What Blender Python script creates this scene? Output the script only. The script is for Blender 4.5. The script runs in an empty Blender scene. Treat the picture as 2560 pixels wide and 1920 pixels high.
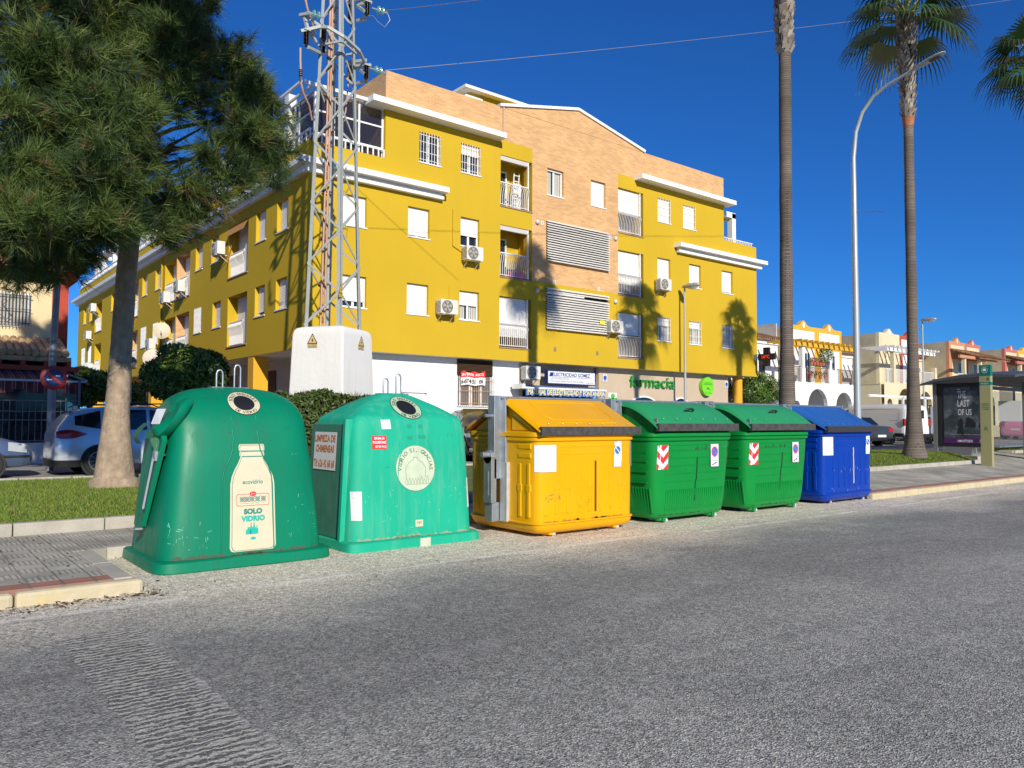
import bpy, bmesh, math, random
import numpy as np
from mathutils import Vector, Matrix
random.seed(7); RN=np.random.default_rng(11)
S=bpy.context.scene; COL=S.collection
# ---------------------------------------------------------------- camera
YAW=math.radians(51.4); PITCH=math.atan(92/1955.); ROLL=math.radians(.25); EYE=1.55
fw=Vector((math.cos(PITCH)*math.cos(YAW),math.cos(PITCH)*math.sin(YAW),math.sin(PITCH)))
rt=Vector((math.sin(YAW),-math.cos(YAW),0)); up=rt.cross(fw)
r2=rt*math.cos(ROLL)+up*math.sin(ROLL); u2=r2.cross(fw)
cd=bpy.data.cameras.new('camera'); cam=bpy.data.objects.new('camera',cd); COL.objects.link(cam)
cd.sensor_width=36; cd.lens=36*1955/2560.; cd.clip_start=.05; cd.clip_end=3000
M=Matrix((r2,u2,-fw)).transposed().to_4x4(); M.translation=(0,0,EYE); cam.matrix_world=M
S.camera=cam
# ---------------------------------------------------------------- light
SD=Vector((.31,1,-.5)).normalized(); EL=math.asin(-SD.z)
w=bpy.data.worlds.new('World'); S.world=w; w.use_nodes=True; nt=w.node_tree
bg=nt.nodes['Background']; sky=nt.nodes.new('ShaderNodeTexSky'); sky.sky_type='NISHITA'
sky.sun_disc=False; sky.sun_elevation=EL; sky.sun_rotation=math.atan2(-SD.x,-SD.y)
sky.air_density=1.0; sky.dust_density=0.0; sky.ozone_density=6.0; sky.altitude=300
mx=nt.nodes.new('ShaderNodeMix'); mx.data_type='RGBA'; mx.blend_type='MULTIPLY'; mx.inputs[0].default_value=1
mx.inputs[7].default_value=(.16,.50,.90,1)
nt.links.new(sky.outputs[0],mx.inputs[6]); nt.links.new(mx.outputs[2],bg.inputs[0]); bg.inputs[1].default_value=.115
sl=bpy.data.lights.new('sun','SUN'); sl.energy=4.8; sl.angle=math.radians(.5); sl.color=(1,.925,.79)
so=bpy.data.objects.new('sun',sl); COL.objects.link(so); so.rotation_euler=SD.to_track_quat('-Z','Y').to_euler(); so.location=(-20,-60,60)
S.view_settings.view_transform='Standard'; S.view_settings.look='None'; S.view_settings.exposure=0.12; S.view_settings.gamma=1
S.render.engine='CYCLES'
# ---------------------------------------------------------------- materials
MC={}
def mat(name,c,r=.6,m=0.,var=.0,vs=3.,bump=0.,bs=40.,spec=.5,dirt=0.,dcol=(.12,.1,.08),ds=1.2,coat=0.,world=False,streak=False,alpha=1.,trans=0.):
    if name in MC: return MC[name]
    M_=bpy.data.materials.new(name); M_.use_nodes=True; n=M_.node_tree; b=n.nodes['Principled BSDF']; L=n.links.new
    b.inputs['Base Color'].default_value=(*c,1); b.inputs['Roughness'].default_value=r; b.inputs['Metallic'].default_value=m
    b.inputs['Specular IOR Level'].default_value=spec; b.inputs['Coat Weight'].default_value=coat; b.inputs['Alpha'].default_value=alpha
    b.inputs['Transmission Weight'].default_value=trans
    if var or bump or dirt:
        if world: g=n.nodes.new('ShaderNodeNewGeometry'); co=g.outputs['Position']
        else: g=n.nodes.new('ShaderNodeTexCoord'); co=g.outputs['Object']
    cur=None
    if var:
        t=n.nodes.new('ShaderNodeTexNoise'); t.inputs['Scale'].default_value=vs; t.inputs['Detail'].default_value=5; L(co,t.inputs['Vector'])
        mr=n.nodes.new('ShaderNodeMapRange'); mr.inputs[1].default_value=.3; mr.inputs[2].default_value=.7; mr.inputs[3].default_value=1-var; mr.inputs[4].default_value=1+var; L(t.outputs[0],mr.inputs[0])
        x=n.nodes.new('ShaderNodeMix'); x.data_type='RGBA'; x.blend_type='MULTIPLY'; x.inputs[0].default_value=1; x.inputs[6].default_value=(*c,1)
        L(mr.outputs[0],x.inputs[7]); cur=x.outputs[2]
    if dirt:
        t=n.nodes.new('ShaderNodeTexNoise'); t.inputs['Scale'].default_value=ds; t.inputs['Detail'].default_value=8; t.inputs['Roughness'].default_value=.65
        if streak:
            mp=n.nodes.new('ShaderNodeMapping'); mp.inputs['Scale'].default_value=(3,3,.25); L(co,mp.inputs[0]); L(mp.outputs[0],t.inputs['Vector'])
        else: L(co,t.inputs['Vector'])
        mr=n.nodes.new('ShaderNodeMapRange'); mr.inputs[1].default_value=.5; mr.inputs[2].default_value=.75; mr.inputs[3].default_value=0; mr.inputs[4].default_value=dirt; L(t.outputs[0],mr.inputs[0])
        x=n.nodes.new('ShaderNodeMix'); x.data_type='RGBA'; L(mr.outputs[0],x.inputs[0])
        if cur: L(cur,x.inputs[6])
        else: x.inputs[6].default_value=(*c,1)
        x.inputs[7].default_value=(*dcol,1); cur=x.outputs[2]
        ra=n.nodes.new('ShaderNodeMath'); ra.operation='MULTIPLY_ADD'; L(mr.outputs[0],ra.inputs[0]); ra.inputs[1].default_value=.45; ra.inputs[2].default_value=r; ra.use_clamp=True; L(ra.outputs[0],b.inputs['Roughness'])
    if cur: L(cur,b.inputs['Base Color'])
    if bump:
        t=n.nodes.new('ShaderNodeTexNoise'); t.inputs['Scale'].default_value=bs; t.inputs['Detail'].default_value=4; L(co,t.inputs['Vector'])
        bp=n.nodes.new('ShaderNodeBump'); bp.inputs['Strength'].default_value=bump; bp.inputs['Distance'].default_value=.02; L(t.outputs[0],bp.inputs['Height']); L(bp.outputs[0],b.inputs['Normal'])
    MC[name]=M_; return M_
def brick(name,c1,c2,mort,bw,rh,ms=.012,r=.85,vertical=True,off=.5,bump=.4,var=.25,rotate=0.):
    if name in MC: return MC[name]
    M_=bpy.data.materials.new(name); M_.use_nodes=True; n=M_.node_tree; b=n.nodes['Principled BSDF']; L=n.links.new
    b.inputs['Roughness'].default_value=r
    g=n.nodes.new('ShaderNodeNewGeometry'); s=n.nodes.new('ShaderNodeSeparateXYZ'); L(g.outputs['Position'],s.inputs[0]); cb=n.nodes.new('ShaderNodeCombineXYZ')
    if vertical:
        ad=n.nodes.new('ShaderNodeMath'); L(s.outputs[0],ad.inputs[0]); L(s.outputs[1],ad.inputs[1]); L(ad.outputs[0],cb.inputs[0]); L(s.outputs[2],cb.inputs[1])
    else: L(s.outputs[0],cb.inputs[0]); L(s.outputs[1],cb.inputs[1])
    t=n.nodes.new('ShaderNodeTexBrick'); L(cb.outputs[0],t.inputs['Vector']); t.offset=off
    t.inputs['Scale'].default_value=1; t.inputs['Brick Width'].default_value=bw; t.inputs['Row Height'].default_value=rh; t.inputs['Mortar Size'].default_value=ms; t.inputs['Mortar Smooth'].default_value=.1
    t.inputs['Color1'].default_value=(*c1,1); t.inputs['Color2'].default_value=(*c2,1); t.inputs['Mortar'].default_value=(*mort,1)
    no=n.nodes.new('ShaderNodeTexNoise'); no.inputs['Scale'].default_value=1.3; no.inputs['Detail'].default_value=6; L(g.outputs['Position'],no.inputs['Vector'])
    mr=n.nodes.new('ShaderNodeMapRange'); mr.inputs[1].default_value=.3; mr.inputs[2].default_value=.7; mr.inputs[3].default_value=1-var; mr.inputs[4].default_value=1+var; L(no.outputs[0],mr.inputs[0])
    x=n.nodes.new('ShaderNodeMix'); x.data_type='RGBA'; x.blend_type='MULTIPLY'; x.inputs[0].default_value=1; L(t.outputs['Color'],x.inputs[6]); L(mr.outputs[0],x.inputs[7]); L(x.outputs[2],b.inputs['Base Color'])
    bp=n.nodes.new('ShaderNodeBump'); bp.inputs['Strength'].default_value=bump; bp.inputs['Distance'].default_value=.01; bp.invert=True; L(t.outputs['Fac'],bp.inputs['Height']); L(bp.outputs[0],b.inputs['Normal'])
    MC[name]=M_; return M_
def striped(name,cols,axis,width,r=.8):
    """plain cloth with woven stripes along one world axis"""
    if name in MC: return MC[name]
    M_=bpy.data.materials.new(name); M_.use_nodes=True; n=M_.node_tree; b=n.nodes['Principled BSDF']; L=n.links.new
    b.inputs['Roughness'].default_value=r
    g=n.nodes.new('ShaderNodeNewGeometry'); s=n.nodes.new('ShaderNodeSeparateXYZ'); L(g.outputs['Position'],s.inputs[0])
    d=n.nodes.new('ShaderNodeMath'); d.operation='DIVIDE'; L(s.outputs[axis],d.inputs[0]); d.inputs[1].default_value=width
    f=n.nodes.new('ShaderNodeMath'); f.operation='FRACT'; L(d.outputs[0],f.inputs[0])
    cr=n.nodes.new('ShaderNodeValToRGB'); cr.color_ramp.interpolation='CONSTANT'; L(f.outputs[0],cr.inputs[0])
    e=cr.color_ramp.elements
    while len(e)<len(cols): e.new(.5)
    for i,(p,c) in enumerate(cols): e[i].position=p; e[i].color=(*c,1)
    L(cr.outputs[0],b.inputs['Base Color']); MC[name]=M_; return M_
# ---------------------------------------------------------------- mesh helpers
BASE={}
class MB:
    def __init__(s,T=None): s.v=[]; s.f=[]; s.T=T; s.mi=[]; s.m=0
    def add(s,vs,fs):
        o=len(s.v)
        if s.T: vs=[s.T(*p) for p in vs]
        s.v+= [tuple(p) for p in vs]; s.f+=[tuple(i+o for i in f) for f in fs]; s.mi+=[s.m]*len(fs)
    def box(s,x0,x1,y0,y1,z0,z1):
        s.add([(x,y,z) for x in (x0,x1) for y in (y0,y1) for z in (z0,z1)],[(0,1,3,2),(4,6,7,5),(0,4,5,1),(2,3,7,6),(0,2,6,4),(1,5,7,3)])
    def quad(s,a,b,c,d): s.add([a,b,c,d],[(0,1,2,3)])
    def poly(s,pts): s.add(pts,[tuple(range(len(pts)))])
    def bar(s,p,q,w=.05,h=None,ref=(0,0,1)):
        h=h or w; p=Vector(p); q=Vector(q); d=(q-p).normalized(); r=Vector(ref)
        if abs(d.dot(r))>.98: r=Vector((1,0,0))
        a=d.cross(r).normalized()*w/2; b=d.cross(a).normalized()*h/2
        s.add([p-a-b,p+a-b,p+a+b,p-a+b,q-a-b,q+a-b,q+a+b,q-a+b],[(0,1,2,3),(4,7,6,5),(0,4,5,1),(1,5,6,2),(2,6,7,3),(3,7,4,0)])
    def tube(s,path,rad,n=8,cap=True):
        path=[Vector(p) for p in path]; 
        if not hasattr(rad,'__len__'): rad=[rad]*len(path)
        vs=[];fs=[]; pa=None
        for i,p in enumerate(path):
            d=(path[min(i+1,len(path)-1)]-path[max(i-1,0)]).normalized()
            if pa is None: pa=d.orthogonal().normalized()
            pa=(pa-d*pa.dot(d)).normalized(); pb=d.cross(pa)
            for k in range(n):
                a=2*math.pi*k/n; vs.append(p+(pa*math.cos(a)+pb*math.sin(a))*rad[i])
        for i in range(len(path)-1):
            for k in range(n): fs.append((i*n+k,i*n+(k+1)%n,(i+1)*n+(k+1)%n,(i+1)*n+k))
        if cap: fs.append(tuple(range(n))[::-1]); fs.append(tuple((len(path)-1)*n+k for k in range(n)))
        s.add(vs,fs)
    def lathe(s,c,prof,n=20,axis='z',ang=0):
        vs=[];fs=[]
        for (r,h) in prof:
            for k in range(n):
                a=2*math.pi*k/n+ang; x,y=r*math.cos(a),r*math.sin(a)
                vs.append((c[0]+x,c[1]+y,c[2]+h) if axis=='z' else ((c[0]+x,c[1]+h,c[2]+y) if axis=='y' else (c[0]+h,c[1]+x,c[2]+y)))
        for i in range(len(prof)-1):
            for k in range(n): fs.append((i*n+k,i*n+(k+1)%n,(i+1)*n+(k+1)%n,(i+1)*n+k))
        fs.append(tuple(range(n))[::-1]); fs.append(tuple((len(prof)-1)*n+k for k in range(n))); s.add(vs,fs)
    def sheet(s,fn,nu,nv,close=False):
        vs=[fn(i/nu,j/nv) for i in range(nu+1) for j in range(nv+1)]
        fs=[(i*(nv+1)+j,(i+1)*(nv+1)+j,(i+1)*(nv+1)+j+1,i*(nv+1)+j+1) for i in range(nu) for j in range(nv)]; s.add(vs,fs)
    def prism(s,pts,a,b,mp):
        """polygon pts (u,v) extruded from depth a to b; mp(u,v,d)->xyz"""
        n=len(pts); vs=[mp(u,v,a) for u,v in pts]+[mp(u,v,b) for u,v in pts]
        s.add(vs,[tuple(range(n)),tuple(range(2*n-1,n-1,-1))]+[(i,(i+1)%n,n+(i+1)%n,n+i) for i in range(n)])
    def rings(s,rs,cap=True):
        n=len(rs[0]); vs=[p for r in rs for p in r]; fs=[]
        for i in range(len(rs)-1):
            for k in range(n): fs.append((i*n+k,i*n+(k+1)%n,(i+1)*n+(k+1)%n,(i+1)*n+k))
        if cap: fs.append(tuple(range(n))[::-1]); fs.append(tuple((len(rs)-1)*n+k for k in range(n)))
        s.add(vs,fs)
    def build(s,name,m,parent=None,smooth=None,base=None,bevel=0,norm=True,label=None):
        me=bpy.data.meshes.new(name); b=base
        if b is None and parent is not None: b=BASE.get(parent.name,(0,0,0))
        if b is None: b=(0,0,0)
        vs=[(x-b[0],y-b[1],z-b[2]) for x,y,z in s.v]
        me.from_pydata(vs,[],s.f); ms=m if isinstance(m,(list,tuple)) else [m]
        for q in ms: me.materials.append(q)
        if len(ms)>1: me.polygons.foreach_set('material_index',s.mi)
        if norm:
            bm=bmesh.new(); bm.from_mesh(me); bmesh.ops.recalc_face_normals(bm,faces=bm.faces); bm.to_mesh(me); bm.free()
        if smooth is not None:
            me.polygons.foreach_set('use_smooth',[True]*len(me.polygons)); me.set_sharp_from_angle(angle=math.radians(smooth))
        o=bpy.data.objects.new(name,me); COL.objects.link(o)
        if parent is not None:
            o.parent=parent; BASE[o.name]=tuple(b)
        else:
            o.location=b; BASE[o.name]=tuple(b)
        if bevel:
            md=o.modifiers.new('bevel','BEVEL'); md.width=bevel; md.segments=2; md.limit_method='ANGLE'; md.angle_limit=math.radians(40)
        if label: o['label']=label
        return o
def soup(name,V,n,m,parent=None,base=(0,0,0),mi=None):
    """V: (count*n,3) array of n-gon corners"""
    V=np.asarray(V,dtype=np.float32).reshape(-1,3); 
    if parent is not None: base=BASE.get(parent.name,(0,0,0))
    V=V-np.array(base,dtype=np.float32); k=len(V)//n
    me=bpy.data.meshes.new(name); me.vertices.add(len(V)); me.vertices.foreach_set('co',V.ravel())
    me.loops.add(len(V)); me.loops.foreach_set('vertex_index',np.arange(len(V),dtype=np.int32))
    me.polygons.add(k); me.polygons.foreach_set('loop_start',np.arange(0,len(V),n,dtype=np.int32)); me.polygons.foreach_set('loop_total',np.full(k,n,dtype=np.int32))
    ms=m if isinstance(m,(list,tuple)) else [m]
    for q in ms: me.materials.append(q)
    if mi is not None: me.polygons.foreach_set('material_index',np.asarray(mi,dtype=np.int32))
    me.update(calc_edges=True); me.validate()
    o=bpy.data.objects.new(name,me); COL.objects.link(o)
    if parent is not None: o.parent=parent; BASE[o.name]=tuple(base)
    else: o.location=base
    return o
def tag(o,label,cat,group=None):
    o['label']=label; o['category']=cat
    if group: o['group']=group
    return o
def thing(name,loc,label,cat,group=None,rz=0):
    o=bpy.data.objects.new(name,None); COL.objects.link(o); o.location=loc; o.rotation_euler=(0,0,rz); o.empty_display_size=.2
    tag(o,label,cat,group); BASE[o.name]=tuple(loc) if rz==0 else (0,0,0); return o
def kind(o,k): o['kind']=k; return o
def dup(root,loc,label,rz=None,group=None,scale=None):
    r=root.copy(); COL.objects.link(r); r.location=loc; r['label']=label
    if rz is not None: r.rotation_euler=(0,0,rz)
    if group: r['group']=group
    if scale: r.scale=scale
    for ch in list(root.children):
        c=ch.copy(); COL.objects.link(c); c.parent=r
        for g in list(ch.children):
            d=g.copy(); COL.objects.link(d); d.parent=c
    return r
TC={}
def glyphs(t,bold=0.):
    if (t,bold) in TC: return TC[(t,bold)]
    cu=bpy.data.curves.new('t','FONT'); cu.body=t; cu.size=1; cu.resolution_u=3; cu.offset=bold
    o=bpy.data.objects.new('t',cu); COL.objects.link(o); dg=bpy.context.evaluated_depsgraph_get()
    me=bpy.data.meshes.new_from_object(o.evaluated_get(dg)); v=[(p.co.x,p.co.y) for p in me.vertices]; f=[tuple(p.vertices) for p in me.polygons]
    bpy.data.objects.remove(o); bpy.data.curves.remove(cu); bpy.data.meshes.remove(me)
    x=[p[0] for p in v]; y=[p[1] for p in v]
    r=(v,f,min(x),max(x),min(y),max(y)); TC[(t,bold)]=r; return r
def text(mb,t,u0,u1,v0,v1,mp,bold=.0,keep=False):
    """fit t in the box; mp(u,v)->xyz (or with depth pair)"""
    v,f,xa,xb,ya,yb=glyphs(t,bold)
    mb.add([mp(u0+(x-xa)/(xb-xa)*(u1-u0),v0+(y-ya)/(yb-ya)*(v1-v0)) for x,y in v],f)
def arc_text(mb,t,cu,cv,R,a0,a1,h,mp,inside=False,bold=.01):
    """letters round an arc from angle a0 to a1 (deg, clockwise from top); inside=True reads along the bottom"""
    n=len(t)
    for i,ch in enumerate(t):
        if ch==' ': continue
        a=math.radians(a0+(a1-a0)*(i+.5)/n); v,f,xa,xb,ya,yb=glyphs(ch,bold); xm=(xa+xb)/2; H=.73
        s,c=math.sin(a),math.cos(a); pts=[]
        for x,y in v:
            x=(x-xm)*h/H; y=(y-.36)*h/H
            if inside: rr=R-y; tx=x; pts.append((cu+s*rr-c*tx*1,cv+c*rr+s*tx))
            else: rr=R+y; pts.append((cu+s*rr+c*x,cv+c*rr-s*x))
        mb.add([mp(p[0],p[1]) for p in pts],f)
def circ(cx,cy,r,n=28,ry=None,a0=0,a1=360):
    ry=ry or r; return [(cx+r*math.cos(math.radians(a0+(a1-a0)*i/n)),cy+ry*math.sin(math.radians(a0+(a1-a0)*i/n))) for i in range(n if a1-a0==360 else n+1)]
def ring(mb,cx,cy,r0,r1,mp,n=32):
    a=circ(cx,cy,r0,n); b=circ(cx,cy,r1,n)
    mb.add([mp(*p) for p in a]+[mp(*p) for p in b],[(i,(i+1)%n,n+(i+1)%n,n+i) for i in range(n)])
def FY(Y): return lambda u,v: (u,Y,v)         # plane facing the road
def FX(X): return lambda u,v: (X,-u,v)        # plane facing -X (u runs to the right as seen)
# palette
WHITE=mat('white_plaster',(.80,.80,.78),.8,var=.03,vs=.7,bump=.25,bs=25,dirt=.10,dcol=(.45,.42,.37),ds=.9,streak=True,world=True)
YEL=mat('yellow_plaster',(.555,.372,.024),.85,var=.035,vs=.35,bump=.22,bs=55,dirt=.12,dcol=(.46,.28,.03),ds=.9,streak=True,world=True,spec=.15)
BRK=brick('pale_brick',(.69,.405,.175),(.55,.30,.12),(.62,.41,.22),.30,.076,.010,var=.09)
TRIM=mat('white_trim',(.82,.82,.80),.5,var=.02,dirt=.12,dcol=(.4,.38,.34),ds=3)
PVC=mat('white_frame',(.80,.80,.78),.35)
SHUT=mat('shutter_slats',(.80,.78,.73),.5)
GLASS=mat('window_glass',(.015,.02,.03),.04,spec=.8)
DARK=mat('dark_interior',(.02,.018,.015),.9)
GALV=mat('galvanised_steel',(.42,.46,.49),.42,m=.75,var=.14,vs=9,bump=.05,bs=60)
PAINTG=mat('pale_green_steel',(.40,.43,.41),.55,m=.0,var=.08,vs=5,dirt=.25,dcol=(.25,.25,.22),ds=5)
BLACK=mat('black_plastic',(.012,.012,.013),.5)
RUB=mat('worn_rubber',(.055,.052,.05),.75,var=.35,vs=14)
BEIGE=mat('beige_render',(.50,.40,.29),.85,var=.05,vs=1,bump=.3,bs=20,dirt=.25,dcol=(.38,.29,.2),ds=4,streak=True,world=True)
# ================================================================ GROUND
def asphalt():
    M_=bpy.data.materials.new('asphalt'); M_.use_nodes=True; n=M_.node_tree; b=n.nodes['Principled BSDF']; L=n.links.new
    b.inputs['Roughness'].default_value=.88; b.inputs['Specular IOR Level'].default_value=.25
    g=n.nodes.new('ShaderNodeNewGeometry'); P=g.outputs['Position']; s=n.nodes.new('ShaderNodeSeparateXYZ'); L(P,s.inputs[0])
    def noise(sc,d=4,vec=P,ro=.5):
        t=n.nodes.new('ShaderNodeTexNoise'); t.inputs['Scale'].default_value=sc; t.inputs['Detail'].default_value=d; t.inputs['Roughness'].default_value=ro; L(vec,t.inputs['Vector']); return t.outputs[0]
    def mr(x,a,b_,c,d):
        m=n.nodes.new('ShaderNodeMapRange'); L(x,m.inputs[0])
        for i,v in enumerate((a,b_,c,d)): m.inputs[i+1].default_value=v
        return m.outputs[0]
    def math_(op,a,b_=None):
        m=n.nodes.new('ShaderNodeMath'); m.operation=op
        for i,x in enumerate((a,b_)):
            if x is None: continue
            if isinstance(x,(int,float)): m.inputs[i].default_value=x
            else: L(x,m.inputs[i])
        return m.outputs[0]
    def mix(f,a,b_,bt='MIX'):
        x=n.nodes.new('ShaderNodeMix'); x.data_type='RGBA'; x.blend_type=bt
        if isinstance(f,(int,float)): x.inputs[0].default_value=f
        else: L(f,x.inputs[0])
        for i,c in ((6,a),(7,b_)):
            if isinstance(c,tuple): x.inputs[i].default_value=(*c,1)
            else: L(c,x.inputs[i])
        return x.outputs[2]
    v=n.nodes.new('ShaderNodeTexVoronoi'); v.inputs['Scale'].default_value=105; L(P,v.inputs['Vector'])
    sp=n.nodes.new('ShaderNodeSeparateColor'); L(v.outputs['Color'],sp.inputs[0])
    # worn, sandy strip along the kerb; darker carriageway
    wob=noise(.55,5); yy=math_('ADD',s.outputs[1],mr(wob,0,1,-1.1,1.1))
    near=mr(yy,6.0,7.4,0,1)
    lane=mr(noise(.35,4),.35,.65,0,1)
    dk=mix(lane,(.275,.275,.256),(.37,.367,.338))
    trk=math_('MULTIPLY',mr(yy,3.7,4.3,0,1),mr(yy,5.6,6.1,1,0)); dk=mix(math_('MULTIPLY',trk,.38),dk,(.17,.168,.165))
    base=mix(near,dk,(.70,.64,.53))
    stone=mix(sp.outputs[0],(.40,.40,.385),(1.66,1.62,1.55)); base=mix(1.0,base,stone,'MULTIPLY')
    v2=n.nodes.new('ShaderNodeTexVoronoi'); v2.inputs['Scale'].default_value=32; L(P,v2.inputs['Vector'])
    sp2=n.nodes.new('ShaderNodeSeparateColor'); L(v2.outputs['Color'],sp2.inputs[0])
    base=mix(.55,base,mix(sp2.outputs[1],(.60,.60,.60),(1.40,1.39,1.36)),'MULTIPLY')
    # long oily smears along the road
    mp=n.nodes.new('ShaderNodeMapping'); mp.inputs['Scale'].default_value=(.5,2.6,1); L(P,mp.inputs[0])
    sm=mr(noise(1.1,7,mp.outputs[0],.7),.52,.72,0,.42); base=mix(sm,base,(.11,.11,.113))
    base=mix(mr(noise(2.2,6),.58,.74,0,.35),base,(.50,.475,.43))
    # milled strip across the road
    ex=math_('ADD',s.outputs[0],mr(noise(5,3),0,1,-.06,.06))
    m1=math_('MULTIPLY',math_('GREATER_THAN',ex,1.0),math_('LESS_THAN',ex,1.5)); m1=math_('MULTIPLY',m1,math_('LESS_THAN',s.outputs[1],6.35))
    wv=n.nodes.new('ShaderNodeTexWave'); wv.bands_direction='Y'; wv.inputs['Scale'].default_value=5.0; wv.inputs['Distortion'].default_value=9; wv.inputs['Detail'].default_value=5; wv.inputs['Detail Scale'].default_value=2.2; wv.inputs['Detail Roughness'].default_value=.75; L(P,wv.inputs['Vector'])
    m1=math_('MULTIPLY',m1,mr(noise(5,4),.30,.45,.25,1)); base=mix(math_('MULTIPLY',m1,mr(wv.outputs[1],.42,.72,0,.85)),base,(.58,.55,.48)); base=mix(math_('MULTIPLY',m1,mr(wv.outputs[1],.38,.15,0,.7)),base,(.10,.10,.10))
    e1=math_('LESS_THAN',math_('ABSOLUTE',math_('SUBTRACT',ex,1.49)),.022); e1=math_('MULTIPLY',e1,math_('LESS_THAN',s.outputs[1],6.4))
    base=mix(math_('MULTIPLY',e1,mr(noise(9,5),.40,.6,.0,.6)),base,(.52,.5,.46))
    # worn edge line
    tot=None
    for xa,xb,yl in ((-6,2.1,7.14),(2.7,8.3,7.22),(9.0,13.3,6.98),(14.6,19.5,7.0),(24,60,7.0)):
        a_=math_('MULTIPLY',math_('GREATER_THAN',s.outputs[0],xa),math_('LESS_THAN',s.outputs[0],xb)); a_=math_('MULTIPLY',a_,mr(math_('ABSOLUTE',math_('SUBTRACT',math_('ADD',s.outputs[1],mr(noise(6,4),0,1,-.03,.03)),yl)),.045,.065,1,0)); tot=a_ if tot is None else math_('ADD',tot,a_)
    tot=math_('MULTIPLY',tot,mr(noise(3.2,8,ro=.75),.40,.60,0,.85)); base=mix(tot,base,(.88,.85,.77))
    spk=mr(noise(26,2),.70,.76,0,.7); base=mix(spk,base,(.05,.05,.05))
    L(base,b.inputs['Base Color'])
    h=math_('ADD',v.outputs['Distance'],math_('MULTIPLY',math_('MULTIPLY',m1,wv.outputs[1]),-3.0))
    h=math_('ADD',h,noise(38,3))
    bp=n.nodes.new('ShaderNodeBump'); bp.inputs['Strength'].default_value=.75; bp.inputs['Distance'].default_value=.009; L(h,bp.inputs['Height']); L(bp.outputs[0],b.inputs['Normal'])
    return M_
ASPH=asphalt()
mb=MB(); mb.quad((-900,-900,0),(900,-900,0),(900,900,0),(-900,900,0)); kind(mb.build('road',ASPH),'structure')
# car park behind the lawn
LOT=mat('car_park_asphalt',(.30,.285,.26),.9,var=.2,vs=1.3,bump=.4,bs=60,world=True)
def backY(x): return 20.0-(x-2)*.068
mb=MB(); mb.poly([(-80,backY(-80),.25),(14.5,backY(14.5),.25),(14.5,500,.25),(-80,500,.25)]); mb.poly([(14.5,13.45,.45),(400,13.45,.45),(400,500,.45),(14.5,500,.45)]); kind(mb.build('car_park',LOT),'structure')
# pavements
TILE=brick('ribbed_grey_pavers',(.43,.41,.34),(.34,.325,.27),(.22,.20,.165),.25,.25,.006,.9,vertical=False,off=0.,bump=.5,var=.3)
def ribs():
    # fine parallel ribs, direction alternating tile by tile
    n=TILE.node_tree; b=n.nodes['Principled BSDF']; L=n.links.new; cur=b.inputs['Base Color'].links[0].from_socket
    g=n.nodes.new('ShaderNodeNewGeometry'); ck=n.nodes.new('ShaderNodeTexChecker'); ck.inputs['Scale'].default_value=4; L(g.outputs['Position'],ck.inputs['Vector'])
    o=[]
    for d in ('X','Y'):
        wv=n.nodes.new('ShaderNodeTexWave'); wv.bands_direction=d; wv.inputs['Scale'].default_value=6.5; wv.inputs['Distortion'].default_value=.3; L(g.outputs['Position'],wv.inputs['Vector']); o.append(wv)
    x=n.nodes.new('ShaderNodeMix'); x.data_type='FLOAT'; L(ck.outputs['Fac'],x.inputs[0]); L(o[0].outputs['Fac'],x.inputs[2]); L(o[1].outputs['Fac'],x.inputs[3])
    mr=n.nodes.new('ShaderNodeMapRange'); mr.inputs[1].default_value=.1; mr.inputs[2].default_value=.5; mr.inputs[3].default_value=.62; mr.inputs[4].default_value=1.12; L(x.outputs[0],mr.inputs[0])
    y=n.nodes.new('ShaderNodeMix'); y.data_type='RGBA'; y.blend_type='MULTIPLY'; y.inputs[0].default_value=1; L(cur,y.inputs[6]); L(mr.outputs[0],y.inputs[7]); L(y.outputs[2],b.inputs['Base Color'])
ribs()
RED=brick('red_edge_tiles',(.40,.19,.14),(.33,.15,.11),(.2,.15,.12),.25,.26,.012,.85,vertical=False,off=0.,bump=.5,var=.25)
CONC=mat('kerb_concrete',(.42,.39,.33),.85,var=.12,vs=4,bump=.4,bs=30,dirt=.3,dcol=(.25,.22,.17),ds=3,world=True)
KY=mat('faded_yellow_kerb_paint',(.52,.45,.30),.8,var=.12,vs=5,bump=.35,bs=25,dirt=.75,dcol=(.60,.45,.13),ds=3.2,world=True)
mb=MB()
mb.box(-60,1.62,8.02,11.25,-.2,.12); mb.box(1.62,1.95,9.62,11.25,-.2,.12); mb.box(1.95,15.4,9.8,11.25,-.2,.12); mb.box(15.4,15.7,9.62,11.25,-.2,.12)
mb.box(15.7,300,8.24,8.26,-.2,.122); mb.quad((15.7,8.26,.122),(300,8.26,.122),(300,12,.45),(15.7,12,.45)); mb.quad((15.4,12,.45),(300,12,.45),(300,13.44,.452),(15.4,13.44,.452))
kind(mb.build('pavement',TILE),'structure')
mb=MB(); mb.box(-60,1.62,7.76,8.0,-.2,.121); mb.box(15.7,300,7.98,8.23,-.2,.121); kind(mb.build('red_paving_strip',RED),'structure')
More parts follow.
